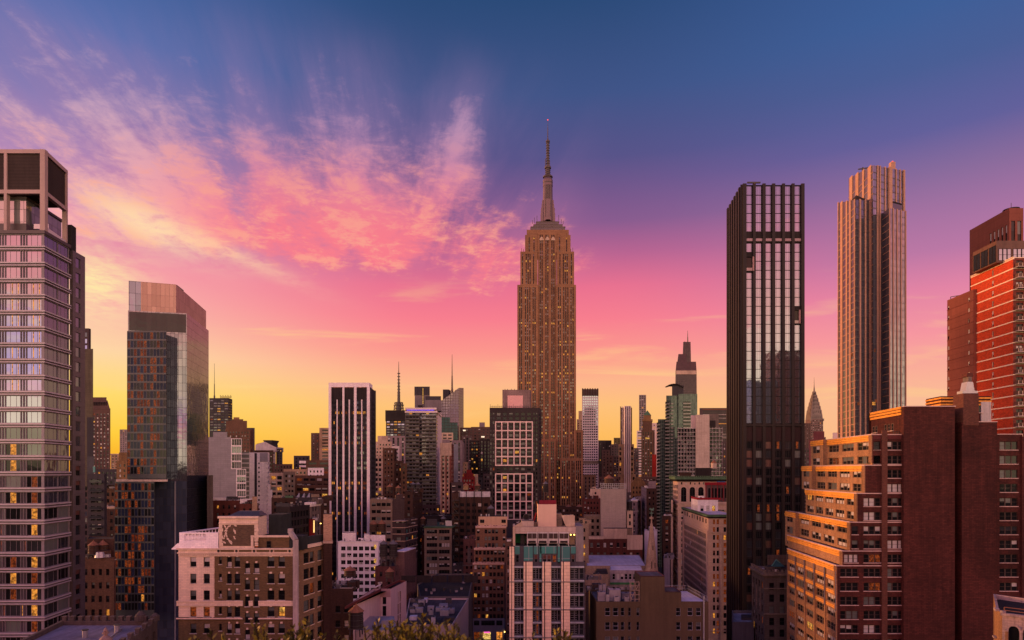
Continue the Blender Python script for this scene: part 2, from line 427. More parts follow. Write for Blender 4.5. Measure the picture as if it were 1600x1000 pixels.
def place_windows(T):
    ws = T.wins
    def score(w): return -w['hp'] if w['in'] else 1
    ws.sort(key=score)
    rest = MB(); cnt = 0
    for w in ws:
        if cnt < 100 and w['in'] and w['hp'] >= T.indiv:
            cnt += 1
            big = w['hp'] >= 9
            me, fr = win_mesh(w['style'], w['w'], w['h'], w['var'], w['fm'], big)
            o = bpy.data.objects.new(T.wname, me); sc.collection.objects.link(o); o.parent = T.o
            o.location = Vector(w['p']) - T.o.location; o.rotation_euler = (0, 0, w['a'])
            if fr:
                c = bpy.data.objects.new('frame', fr); sc.collection.objects.link(c); c.parent = o
            if w['sill']:
                k = (round(w['w'], 2), w['sill'].name)
                if k not in SILLS:
                    b = MB(); b.box(-.12, w['w'] + .12, -.42, -.01, -.16, 0, w['sill'])
                    me2 = bpy.data.meshes.new('sill'); me2.from_pydata(b.v, [], b.f); me2.materials.append(w['sill']); set_uv(me2, (0,0,0))
                    SILLS[k] = me2
                c = bpy.data.objects.new('sill', SILLS[k]); sc.collection.objects.link(c); c.parent = o
        else:
            ca, sa = math.cos(w['a']), math.sin(w['a']); x, y, z = w['p']
            if w['hp'] >= 5.5 and w['in']:
                g, f = win_bits(w['style'], w['w'], w['h'], w['var'], w['fm']); g = merged(g, f)
                for p, mi in zip(g.f, g.mi):
                    rest.poly([(x + ca*g.v[i][0] - sa*g.v[i][1], y + sa*g.v[i][0] + ca*g.v[i][1], z + g.v[i][2]) for i in p], g.mats[mi])
            else:
                up, dn = VAR[w['var']]; W_, H_ = w['w'], w['h']
                P = lambda u, q: (x + ca*u, y + sa*u, z + q)
                rest.poly([P(0, 0), P(W_, 0), P(W_, H_*.5), P(0, H_*.5)], dn)
                rest.poly([P(0, H_*.5), P(W_, H_*.5), P(W_, H_), P(0, H_)], up)
            if w['sill']:
                c, s_ = ca, sa
                q = [(-.12, -.42), (w['w'] + .12, -.42), (w['w'] + .12, -.01), (-.12, -.01)]
                rest.prism([(x + c*a - s_*b, y + s_*a + c*b) for a, b in q], z - .16, z, w['sill'])
    if rest.f:
        o = rest.build(T.wname, T.o); o['kind'] = 'stuff'

def facade(T, A, B, z0, z1, cols, rows, mw, dep=.3, style='sash', sp=None, sdep=.15, skip=None, fm=None,
           lit=.05, blind=.3, pal=('half', 'blind', 'grey', 'ghalf'), sill=None, mb=None, rnd=None, var=None):
    mb = mb or T.mb; rnd = rnd or random.Random(int(abs(A[0]*7 + A[1]*13 + z1*3)) + 5)
    d, n, L = axes(A, B); ang = math.atan2(d[1], d[0]); fm = fm or T.fm
    def P(u, z, w=0.0): return (A[0] + d[0]*u - n[0]*w, A[1] + d[1]*u - n[1]*w, z)
    def q(u0, u1, a, b, m, w=0.0): 
        if u1 - u0 > 1e-4 and b - a > 1e-4: mb.poly([P(u0, a, w), P(u1, a, w), P(u1, b, w), P(u0, b, w)], m)
    cols = sorted(c for c in cols if c[0] >= 0 and c[1] <= L + 1e-6); rows = sorted(r for r in rows if r[0] > z0 and r[1] < z1 + 1e-6)
    def addwin(c, r, i, j):
        p = P(c[0], r[0], dep); Y = max(p[1], 1); zz = p[2]
        px = 800 + F * p[0] / Y; py = HZ - F * (zz - CAMZ) / Y
        h = r[1] - r[0]; w = c[1] - c[0]
        v = var(i, j) if var else None
        T.wins.append(dict(p=p, a=ang, w=w, h=h, style=style, fm=fm, sill=sill, hp=min(h, w * 2) * F / Y,
            var=v or pick(rnd, lit, blind, pal), **{'in': -20 < px < 1620 and py < 1015}))
    if not cols or not rows:
        q(0, L, z0, z1, mw); return
    if sp is None:
        zs = z0
        for j, r in enumerate(rows):
            q(0, L, zs, r[0], mw); us = 0
            for i, c in enumerate(cols):
                if skip and skip(i, j): continue
                q(us, c[0], r[0], r[1], mw); us = c[1]
                mb.poly([P(c[0], r[0]), P(c[0], r[0], dep), P(c[0], r[1], dep), P(c[0], r[1])], mw)
                mb.poly([P(c[1], r[0], dep), P(c[1], r[0]), P(c[1], r[1]), P(c[1], r[1], dep)], mw)
                mb.poly([P(c[0], r[0]), P(c[1], r[0]), P(c[1], r[0], dep), P(c[0], r[0], dep)], mw)
                mb.poly([P(c[0], r[1], dep), P(c[1], r[1], dep), P(c[1], r[1]), P(c[0], r[1])], mw)
                addwin(c, r, i, j)
            q(us, L, r[0], r[1], mw); zs = r[1]
        q(0, L, zs, z1, mw)
    else:
        lo, hi = rows[0][0], rows[-1][1]
        q(0, L, z0, lo, mw); q(0, L, hi, z1, mw); us = 0
        for i, c in enumerate(cols):
            q(us, c[0], lo, hi, mw); us = c[1]
            mb.poly([P(c[0], lo), P(c[0], lo, dep), P(c[0], hi, dep), P(c[0], hi)], mw)
            mb.poly([P(c[1], lo, dep), P(c[1], lo), P(c[1], hi), P(c[1], hi, dep)], mw)
            mb.poly([P(c[0], lo), P(c[1], lo), P(c[1], lo, dep), P(c[0], lo, dep)], mw)
            mb.poly([P(c[0], hi, dep), P(c[1], hi, dep), P(c[1], hi), P(c[0], hi)], mw)
            for j, r in enumerate(rows):
                addwin(c, r, i, j)
                if j < len(rows) - 1:
                    b = rows[j+1][0]
                    q(c[0], c[1], r[1], b, sp, sdep)
                    mb.poly([P(c[0], b, sdep), P(c[1], b, sdep), P(c[1], b, dep), P(c[0], b, dep)], sp)
                    mb.poly([P(c[0], r[1], dep), P(c[1], r[1], dep), P(c[1], r[1], sdep), P(c[0], r[1], sdep)], sp)
        q(us, L, lo, hi, mw)

def even(L, n, w, m=0.0):
    b = (L - 2*m) / n
    return [(m + i*b + (b-w)/2, m + i*b + (b+w)/2) for i in range(n)]
def rows_down(ztop, pitch, h, zmin=3.0):
    out = []; z = ztop
    while z - h > zmin: out.append((z - h, z)); z -= pitch
    return out
def cap(T, pts, z, mw, mr=None, par=1.0, th=.35, mb=None):
    mb = mb or T.mb; inn = inset(pts, th); n = len(pts)
    for k in range(n):
        j = (k+1) % n
        mb.poly([(*pts[k], z), (*pts[j], z), (*inn[j], z), (*inn[k], z)], mw)
        mb.poly([(*inn[j], z-par), (*inn[k], z-par), (*inn[k], z), (*inn[j], z)], mw)
    mb.poly([(*p, z-par) for p in inn], mr or ROOF)
def foot(x0, x1, Y, rt=None, lt=None, depth=25.0):
    P1, P2 = PT(x0, Y), PT(x1, Y)
    if rt:
        xr, xv = rt if isinstance(rt, tuple) else (rt, 880.0)
        assert xv > xr > x1 or xv < x1, (x0, x1, rt)
        assert side(Y, x1, xr, xv) > Y, (x0, x1, rt)
        P3 = PT(xr, side(Y, x1, xr, xv)); v = (P3[0]-P2[0], P3[1]-P2[1])
    elif lt:
        xl, xv = lt if isinstance(lt, tuple) else (lt, 880.0)
        P4 = PT(xl, side(Y, x0, xl, xv)); v = (P4[0]-P1[0], P4[1]-P1[1])
    else:
        e = P2 if (x0 + x1) / 2 < 840 else P1
        v = (e[0] / Y * depth, depth)
    return [P1, P2, (P2[0]+v[0], P2[1]+v[1]), (P1[0]+v[0], P1[1]+v[1])]
def simple(label, x0, x1, yt, Y, mw, name='city_building', cat='building', rt=None, lt=None, depth=25.0, fl=3.6, wh=1.9, ww=1.5,
           bay=3.2, nb=None, style='sash', lit=.06, blind=.3, top=2.2, z0=0.0, sp=None, sdep=.15, dep=.3, fm=None, sill=None, pal=None,
           cornice=None, mr=None, zbot=None, sides=True, win=True, sidem=None, par=1.0, belt=None, indiv=None, T=None, skip=None, var=None, margin=.8, smallside=False):
    pts = foot(x0, x1, Y, rt, lt, depth); zt = PZ(yt, Y)
    if T is None:
        T = thing(name, label, cat, ((pts[0][0]+pts[2][0])/2, (pts[0][1]+pts[2][1])/2, z0))
    if indiv: T.indiv = indiv
    if fm: T.fm = fm
    kw = dict(dep=dep, style=style, sp=sp, sdep=sdep, lit=lit, blind=blind, sill=sill, fm=fm, skip=skip, var=var)
    if pal: kw['pal'] = pal
    zb = zbot if zbot is not None else max(3.0, PZ(1060, Y))
    rows = rows_down(zt - top, fl, wh, zb)
    for e in range(4):
        A, B = pts[e], pts[(e+1) % 4]; L = axes(A, B)[2]
        has = win and (e == 0 or (sides and ((e == 1 and rt) or (e == 3 and lt))))
        m_ = mw if e == 0 else (sidem or mw)
        if has:
            n = nb if (nb and e == 0) else max(1, int(round((L - 2*margin) / bay)))
            b = (L - 2*margin) / n
            facade(T, A, B, z0, zt, even(L, n, min(ww, b * .85), margin), rows, m_, **kw)
        else: T.mb.poly([(*A, z0), (*B, z0), (*B, zt), (*A, zt)], m_)
    cap(T, pts, zt, sidem if False else mw, mr, par)
    if cornice:
        cm, proj, ch = cornice
        c = MB(); out = inset(pts, -proj)
        c.frust(inset(pts, -.02), zt - ch, out, zt - ch * .45, cm); c.prism(out, zt - ch * .45 + .003, zt + .05, cm, bottom=False)
        T.part('cornice', c)
    if belt:
        bm, ys = belt
        c = MB(); o2 = inset(pts, -.22)
        for y in ys: z = PZ(y, Y); c.prism(o2, z - .25, z + .25, bm)
        T.part('belt_course', c)
    T.pts = pts; T.zt = zt; T.Y = Y
    if Y < 480 and zt < CAMZ - 4 and mr is None:
        rn = random.Random(int(x0 * 7 + yt * 3)); dv = (pts[3][0] - pts[0][0], pts[3][1] - pts[0][1]); wx = pts[1][0] - pts[0][0]
        for k in range(rn.randint(7, 12)):
            a, b_ = rn.uniform(.08, .85), rn.uniform(.12, .8); x, y = pts[0][0] + wx * a + dv[0] * b_, Y + dv[1] * b_; r = rn.random(); c = MB(); z = zt - par + .01
            if r < .4: w, h = rn.uniform(.8, 2.2), rn.uniform(.9, 1.9); c.box(x, x + w, y, y + w * .7, z + .25, z + h, rn.choice([MATS['galvanised_sheet'], FRAME_G, FRAME_W])); c.box(x + .1, x + w - .1, y + .1, y + .3, z, z + .25, FRAME_D)
            elif r < .7: c.cyl(x, y, z, z + rn.uniform(.9, 2.4), .22, .22, FRAME_G, 8); c.cyl(x, y, z + .8, z + 1.1, .4, .4, FRAME_D, 8)
            elif r < .85: w = rn.uniform(2, 3.4); h = rn.uniform(2.0, 3.0); c.box(x, x + w, y, y + w, z, z + h, mw, ROOF); c.box(x + .4, x + 1.3, y - .05, y - .003, z, z + 1.9, FRAME_D)
            else: c.beam((x, y, z + .3), (x + rn.uniform(2, 5), y + rn.uniform(-1, 2), z + .3), .14, FRAME_W); c.beam((x, y, z), (x, y, z + .3), .1, FRAME_D)
            T.part('roof_unit', c)
    return T
def bulk(T, x0, x1, yt, Y, m, depth=6.0, name='bulkhead', zb=None, mr=None, par=.25):
    """a smaller block standing on the roof"""
    pts = foot(x0, x1, Y, depth=depth); zt = PZ(yt, Y); mb = MB()
    zb = T.zt - 1.0 if zb is None else zb
    for e in range(4):
        A, B = pts[e], pts[(e+1) % 4]; mb.poly([(*A, zb), (*B, zb), (*B, zt), (*A, zt)], m)
    cap(T, pts, zt, m, mr, par, .2, mb)
    return T.part(name, mb)
def units(T, rects, Y, m, name='roof_unit', zb=None):
    for (x0, x1, yt, dY, dp) in rects:
        y = Y + dY; zt = PZ(yt, y); zb_ = T.zt - 1.0 if zb is None else zb
        if zt - zb_ < .3: zt = zb_ + .6
        mb = MB(); mb.box(PX(x0, y), PX(x1, y), y, y + dp, zb_, zt, m)
        mb.box(PX(x0, y) - .08, PX(x1, y) + .08, y - .08, y + dp + .08, zt - .18, zt - .05, FRAME_G)
        T.part(name, mb)
# ------------------------------------------------------------------ wall palette
def curtain(name, col, pw, ph, mull=.08, metal_=.55, rough=.06, c2=None, mcol=(.03,.03,.035), off=0.0):
    """glazed curtain wall: panes and mullions on metre UVs"""
    k = 1 - .4 * metal_ / .75; c2 = tuple(x * k for x in (c2 or tuple(c * .6 for c in col))); col = tuple(x * k for x in col)
    if name in MATS: return MATS[name]
    m = bpy.data.materials.new(name); m.use_nodes = True; t = NT(m.node_tree); p = t.n['Principled BSDF']
    uv = t.n.new('ShaderNodeUVMap'); uv.uv_map = 'uv'
    b = t.n.new('ShaderNodeTexBrick'); t.l.new(uv.outputs[0], b.inputs['Vector']); b.offset = off; b.squash = 1
    b.inputs['Scale'].default_value = 1; b.inputs['Brick Width'].default_value = pw; b.inputs['Row Height'].default_value = ph
    b.inputs['Mortar Size'].default_value = mull; b.inputs['Color1'].default_value = (*col, 1)
    b.inputs['Color2'].default_value = (*(c2 or tuple(c * .6 for c in col)), 1); b.inputs['Mortar'].default_value = (*mcol, 1)
    t.l.new(b.outputs[0], p.inputs['Base Color'])
    p.inputs['Specular IOR Level'].default_value = .15
    t.put(p.inputs['Metallic'], t.m('MULTIPLY', t.m('SUBTRACT', 1.0, b.outputs[1]), metal_))
    t.put(p.inputs['Roughness'], t.m('ADD', rough, t.m('MULTIPLY', b.outputs[1], .35)))
    geo = t.n.new('ShaderNodeNewGeometry')
    bp = t.n.new('ShaderNodeBump'); bp.inputs['Strength'].default_value = .03; bp.inputs['Distance'].default_value = 1
    t.l.new(t.noise(geo.outputs['Position'], .3, 2, .5), bp.inputs['Height']); t.l.new(bp.outputs[0], p.inputs['Normal'])
    MATS[name] = m
    return m
BROWN = wall('brown_brick', (.20, .115, .075), 'brick')
DKBROWN = wall('dark_brown_brick', (.10, .055, .042), 'brick')
REDBR = wall('dark_red_brick', (.17, .055, .042), 'brick')
TAN = wall('tan_brick', (.40, .28, .19), 'brick')
BEIGE = wall('beige_stucco', (.47, .36, .27), 'plain')
BEIGE2 = wall('dull_beige_brick', (.33, .255, .19), 'brick', var=.2)
STONE = wall('warm_limestone', (.46, .34, .26), 'block')
STONE2 = wall('grey_brown_stone', (.25, .20, .17), 'block')
WHITE = wall('white_terracotta', (.70, .66, .66), 'block', var=.15)
GREYW = wall('grey_panel_wall', (.33, .31, .33), 'boards', var=.1)
GREYD = wall('dark_grey_wall', (.10, .095, .10), 'boards', var=.2)
CONC = wall('board_marked_concrete', (.46, .37, .31), 'boards', var=.18)
BLACKB = wall('black_brown_facade', (.045, .035, .035), 'plain', var=.3)
RUST = wall('weathered_tank_wood', (.13, .075, .05), 'boards', var=.3, sx=.25)
TANKD = wall('dark_tank_wood', (.06, .05, .05), 'boards', var=.3, sx=.25)
CONE = wall('orange_brown_tank_roof', (.42, .19, .10), var=.25)
CONEG = wall('grey_tank_roof', (.22, .21, .22), var=.25)
STEEL = wall('dark_steel', (.05, .045, .05), rough=.5, spec=.5)
GALV = metal('galvanised_sheet', (.38, .38, .42), .45, .6)
COPPER = wall('green_copper', (.14, .27, .15), var=.3)

# ------------------------------------------------------------------ ground
g = MB(); g.poly([(-9000, -4000, 0), (9000, -4000, 0), (9000, 12000, 0), (-9000, 12000, 0)], wall('ground_asphalt', (.05, .047, .05), var=.3))
tag(g.build('ground'), kind='structure')
def road(name, pts, z, m):
    b = MB(); b.poly([(x, y, z) for x, y in pts], m); return tag(b.build(name), kind='structure')
ASPH = wall('road_asphalt', (.04, .038, .042), var=.3); PAVE = wall('pavement_slabs', (.2, .19, .19), 'block')
road('road', [(19, 250), (33, 250), (200, 2600), (140, 2600)], .004, ASPH)
road('cross_street', [(-260, 296), (260, 296), (260, 308), (-260, 308)], .008, ASPH)

# ================================================================== hero towers
# --- residential tower at the left edge
def tower_left():
    Y = 145.0
    BRONZE = wall('bronze_metal_panel', (.085, .058, .055), rough=.45, var=.2, spec=.5)
    PINKM = wall('pale_pink_metal_frame', (.42, .30, .27), rough=.5, var=.1, spec=.4)
    LEDGE = wall('grey_mauve_ledge', (.40, .355, .39), rough=.45, var=.1, spec=.5)
    LOUV = wall('brown_louvres', (.10, .070, .062), 'louvre')
    pts = foot(-60, 69, Y, rt=(108, 720.)); zt = PZ(362, Y)
    T = thing('residential_tower', 'tall apartment tower at the left edge with banded glass floors and open framed crown', 'tower', (pts[0][0]+12, Y+5, 0))
    T.indiv = 6; T.fm = BRONZE
    R = random.Random(3)
    def var(i, j):
        jt = 31 - j
        r = R.random()
        if jt >= 0:
            if r < .05 and j < 18: return 'dim'
            if r < .065 and j < 16: return 'lit'
            if j < 21 and i in (6, 9) and r < .45: return R.choice(['dim', 'lit'])
            if j < 19: return R.choice(['dark', 'mid', 'dark', 'skydim', 'grey'] if r > .5 else ['dark', 'mid'])
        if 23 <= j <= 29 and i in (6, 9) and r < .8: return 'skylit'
        if j in (19, 20): return 'skydim'
        return 'sky'
    rows = rows_down(zt - .7, 3.65, 2.45, 30)
    n = len(rows)
    u = lambda a: (a + 60) * Y / F
    fc = []
    for k in range(-2, 3):
        x = 8 + 33 * k
        for a, b in ((x, x + 23.6), (x + 24.0, x + 28.0), (x + 28.4, x + 32.6)):
            if a > -60 and b < 68.6: fc.append((u(a), u(b)))
    MU = wall('mauve_mullion', (.30, .26, .29), rough=.4)
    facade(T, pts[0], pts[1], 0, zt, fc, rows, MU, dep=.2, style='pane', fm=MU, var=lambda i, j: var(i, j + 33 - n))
    L = axes(pts[1], pts[2])[2]
    facade(T, pts[1], pts[2], 0, zt, [(.1, L*.545), (L*.555, L - .12)], rows, MU, dep=.2, style='pane', fm=MU,
           var=lambda i, j: 'sky' if (j + 33 - n) > 15 else R.choice(['skydim', 'skydim', 'grey', 'dark']))
    for e in (2, 3): T.mb.poly([(*pts[e], 0), (*pts[(e+1)%4], 0), (*pts[(e+1)%4], zt), (*pts[e], zt)], BRONZE)
    T.mb.poly([(*p, zt) for p in pts], ROOF)
    led = MB()
    for r in rows:
        z1, z0 = r[0] - .1, r[0] - 1.1
        o = inset(pts, -.10); o2 = inset(pts, -.34)
        led.prism(o, z0, z1, BRONZE)
        led.prism(o2, z1 - .32, z1 - .004, LEDGE); led.prism(o2, z0 + .12, z0 + .36, LEDGE)
    o2 = inset(pts, -.3); led.prism(o2, zt - .5, zt + .25, BRONZE)
    T.part('floor_ledge', led)
    # lift core beside it
    v = foot(109, 114, 155.5, rt=(133, 720.)); zv = PZ(391, 155.5)
    core = MB(); 
    L2 = axes(v[1], v[2])[2]
    GM = wall('mauve_grey_panel', (.15, .125, .14), 'boards', rough=.4, var=.12, spec=.5)
    facade(T, v[0], v[1], 0, zv, [], [], GM, mb=core)
    facade(T, v[1], v[2], 0, zv, [(L2*.22, L2*.62)], [(a, b) for a, b in rows_down(zv - 1.3, 3.65, 2.4, 30)], GM, dep=.25, mb=core, style='plain',
           var=lambda i, j: 'sky' if j > 15 else R.choice(['red', 'skydim', 'red', 'dark']))
    for e in (2, 3): core.poly([(*v[e], 0), (*v[(e+1)%4], 0), (*v[(e+1)%4], zv), (*v[e], zv)], GM)
    core.poly([(*p, zv) for p in v], ROOF)
    T.part('side_wing', core)
    b2 = MB(); q = foot(104, 112, 156, rt=(119, 640)); b2.prism(q, zt - 6, PZ(351, 156), wall('dark_plant_screen', (.07, .06, .065), 'louvre')); T.part('plant_room', b2)
    # crown
    c = foot(-60, 70, Y + .1, rt=(106, 608.)); z0 = zt; zm0, zm1 = PZ(302, Y), PZ(296, Y); z1 = PZ(233, Y); zb = PZ(239, Y)
    fr = MB(); L = axes(c[0], c[1])[2]; Ls = axes(c[1], c[2])[2]
    uu = lambda a: (a + 60) * Y / F
    for a, b in ((6, 10.4), (66, 70), (-58, -54)):
        fr.slab(c[0], c[1], uu(a), min(uu(b), L), -1.0, 0, z0, z1, PINKM)
    fr.slab(c[1], c[2], .002, .62, -.998, 0.002, z0, z1 - .003, PINKM); fr.slab(c[1], c[2], Ls - .6, Ls, -1.0, 0, z0, z1 - .003, PINKM)
    for a, b in ((zb, z1 + .02), (zm0, zm1)):
        fr.slab(c[0], c[1], 0, L + .003, -.9, .02, a, b, PINKM); fr.slab(c[1], c[2], 0, Ls, -.9, .02, a + .003, b - .003, PINKM)
    T.part('crown_frame', fr)
    lv = MB(); i2 = inset(c, .35); lv.prism(i2, zm1 - .02, zb + .2, LOUV, ROOF); T.part('louvre_screen', lv)
    ph = foot(-60, 41, Y + 2, rt=(97, 700.)); pz0, pz1 = zt + .25, PZ(311, Y + 2)
    pm = MB(); pm.prism(ph, zt, PZ(349, Y+2), BRONZE); pm.prism(inset(ph, -.25), pz1, pz1 + .55, BRONZE)
    gp = curtain('penthouse_glazing', (.42, .44, .44), 2.2, 2.9, .05, .6); pm.prism(inset(ph, .1), PZ(349, Y+2), pz1, gp); T.part('penthouse', pm)
    rl = MB(); rl.slab(c[1], c[2], .7, Ls - .65, -.25, -.15, zt + .3, zt + 1.5, wall('frosted_rail_glass', (.55, .48, .52), rough=.2, var=.05, spec=.5))
    rl.slab(c[0], c[1], uu(42), uu(65.5), -2.2, -2.1, zt + 1.5, zt + 2.6, MATS['frosted_rail_glass']); T.part('terrace_rail', rl)
tower_left()

# --- dark glass hotel tower
def glass_tower():
    P = [PT(200, 270), PT(292, 275), PT(326, 309)]; P.append((P[0][0] + P[2][0] - P[1][0], P[0][1] + P[2][1] - P[1][1]))
    T = thing('glass_tower', 'dark blue glass tower with pink copper panelled crown behind the banded tower', 'tower', ((P[0][0]+P[2][0])/2, 290, 0))
    T.indiv = 6; T.fm = wall('blue_black_mullion', (.035, .042, .065), rough=.4, spec=.5)
    zt = PZ(485, 270)
    CW = curtain('blue_mirror_curtain_wall', (.22, .23, .29), 1.5, 3.5, .06, .75, c2=(.14, .15, .20))
    CW2 = curtain('deep_blue_curtain_wall', (.05, .062, .095), 1.5, 3.5, .07, .1, c2=(.03, .04, .065))
    PC = curtain('pink_copper_panel', (.40, .26, .22), 1.7, 5.0, .05, .35, .35, c2=(.30, .19, .16), mcol=(.2,.12,.1))
    zlo = PZ(752, 270)
    mb = T.mb
    for e in range(4):
        A, B = P[e], P[(e+1) % 4]
        mb.poly([(*A, zlo), (*B, zlo), (*B, zt), (*A, zt)], CW)
        mb.poly([(*A, 0), (*B, 0), (*B, zlo), (*A, zlo)], CW if e == 1 else CW2)
    cap(T, P, zt, CW)
    c = [PT(201, 270.5), PT(275, 276), PT(322, 322)]; c.append((c[0][0] + c[2][0] - c[1][0], c[0][1] + c[2][1] - c[1][1]))
    cr = MB(); z1 = PZ(438, 270); cr.prism(c, zt - .8, z1, PC, ROOF); 
    cr.slab(c[0], c[1], .05, 4.6, 0, .05, zt, z1 - .02, curtain('blue_glass_corner', (.22, .27, .38), 2.3, 5, .06, .5))
    T.part('crown', cr)
    ar = MB(); a = PT(279, 285); ar.beam((*a, z1 - .5), (a[0], a[1], z1 + 1.6), .2, STEEL); ar.beam((a[0]-.8, a[1], z1 + 2.3), (a[0]+2.2, a[1], z1 - .1), .16, STEEL); T.part('window_cleaning_crane', ar)
    hd = MB(); hd.slab(P[0], P[1], .4, axes(P[0], P[1])[2] - .3, 0, .06, PZ(516, 270), zt - .5, curtain('smoky_top_glazing', (.022, .024, .03), 2.0, 8.0, .05, .15, c2=(.032, .032, .038))); T.part('sky_lobby_glazing', hd)
    R = random.Random(11)
    def bay(nm, x0, x1, Y, ya, yb, zfloor, n, red):
        b = foot(x0, x1, Y, depth=7); z1 = PZ(ya, Y); z0 = PZ(yb, Y); m2 = MB()
        L = axes(b[0], b[1])[2]
        rows = rows_down(z1 - .5, 3.5, 3.0, z0 + .2)
        def var(i, j):
            f = (len(rows) - j)
            r = R.random(); k = (i * 7919 + 13) % 11
            if i in (7, 8) and r < .5 and f > 3: return 'lit' if i == 8 and r < .10 else 'dim'
            if i in (0, 3, 4, 5) and r < red: return 'glow' if r > red * .4 else 'dim'
            if r < .05: return 'dim'
            return R.choice(['navy', 'navy', 'glow', 'dark', 'dark'] if r > .4 else ['navy', 'navy', 'dark'])
        facade(T, b[0], b[1], z0, z1, even(L, n, L / n * .93), rows, T.fm, dep=.1, style='plain', var=var, mb=m2)
        for e in (1, 2, 3): m2.poly([(*b[e], z0), (*b[(e+1)%4], z0), (*b[(e+1)%4], z1), (*b[e], z1)], CW2 if e != 1 else CW)
        m2.poly([(*p, z1) for p in b], GREYD); m2.poly([(*p, z0) for p in b[::-1]], STONE2)
        T.part('projecting_bay', m2)
    bay('upper', 198.5, 260, 266, 517, 748, 0, 12, .5)
    bay('lower', 179, 241, 262, 753, 966, 0, 12, .45)
    ld = MB(); q = foot(181, 262, 264, depth=10); ld.prism(q, PZ(752.6, 264), PZ(747, 264) - .6, CONC); T.part('ledge', ld)
    lp = MB(); lp.slab(P[0], P[1], 18.1, 18.6, 0, .5, 0, zlo - .05, wall('pale_metal_fin', (.3, .3, .33), rough=.4)); T.part('metal_fin', lp)
glass_tower()

# --- white striped office tower
def striped_tower():
    Y = 420.0; pts = foot(514, 578, Y, rt=(586, 760.)); zt = PZ(605, Y)
    T = thing('striped_office_tower', 'dark office tower with white vertical stripes and a flat white roof slab', 'tower', (PX(546, Y), Y + 12, 0))
    T.indiv = 3.6
    DG = wall('dark_slate_facade', (.05, .045, .055), 'plain', var=.2); WS = wall('white_marble_pier', (.72, .64, .66), 'block', var=.1)
    L = axes(pts[0], pts[1])[2]; s = Y / F
    rows = rows_down(PZ(627, Y), 3.3, 1.75, 10)
    R = random.Random(5); hot = {len(rows)-1-k for k in (2, 8, 16, 17, 22, 30, 35, 44)}
    def var(i, j):
        r = R.random()
        if j in hot and r < .6: return 'dim' if r < .4 else 'lit'
        return 'lit' if r < .012 else 'dim' if r < .05 else R.choice(['dark', 'dark', 'dark', 'mid', 'skydim'])
    cols = []
    for a, b in ((518, 526), (528, 535.5), (538.5, 545), (547, 553.5), (557.5, 564.5), (566.5, 573.5)):
        w = (b - a) / 3
        cols += [((a + k*w + .4 - 514)*s, (a + (k+1)*w - .4 - 514)*s) for k in range(3)]
    facade(T, pts[0], pts[1], 0, zt, cols, rows, DG, dep=.25, style='plain', var=var)
    L2 = axes(pts[1], pts[2])[2]
    facade(T, pts[1], pts[2], 0, zt, even(L2, 8, 1.4, 1), rows, DG, dep=.2, style='plain', var=lambda i, j: 'dark')
    for e in (2, 3): T.mb.poly([(*pts[e], 0), (*pts[(e+1)%4], 0), (*pts[(e+1)%4], zt), (*pts[e], zt)], DG)
    T.mb.poly([(*p, zt) for p in pts], ROOF)
    for a, b in ((514, 518), (535.6, 538.4), (553.6, 557.4), (573.7, 578)):
        m = MB(); m.slab(pts[0], pts[1], (a-514)*s, (b-514)*s, 0, .9, 0, zt - .004, WS); T.part('pier', m)
    for a, b in ((526.2, 527.8), (545.2, 546.8), (564.7, 566.3)):
        m = MB(); m.slab(pts[0], pts[1], (a-514)*s, (b-514)*s, 0, .6, 0, PZ(624.5, Y), WS); T.part('fin', m)
    m = MB(); m.slab(pts[1], pts[2], L2-2, L2, 0, .6, 0, zt-.01, GREYD); m.slab(pts[1], pts[2], .4, 2, 0, .6, 0, zt-.01, GREYD); T.part('pier', m)
    m = MB(); q = foot(513.5, 577, Y - .5, rt=(582, 760.)); m.prism(q, zt, PZ(598, Y), WS, ROOF); T.part('roof_slab', m)
    m = MB()
    for a, b in ((518.3, 535.3), (538.7, 553.3), (557.7, 573.4)): m.slab(pts[0], pts[1], (a-514)*s, (b-514)*s, 0, .3, PZ(624, Y), zt - .5, BLACKB)
    T.part('plant_screen', m)
    for i, (a, b) in enumerate(((519, 534), (540, 552), (559, 572))):
        m = MB(); m.slab(pts[0], pts[1], (a-514)*s, (b-514)*s, .3, .4, zt - .48, zt - .1, L_DIM); T.part('soffit_light', m)
striped_tower()

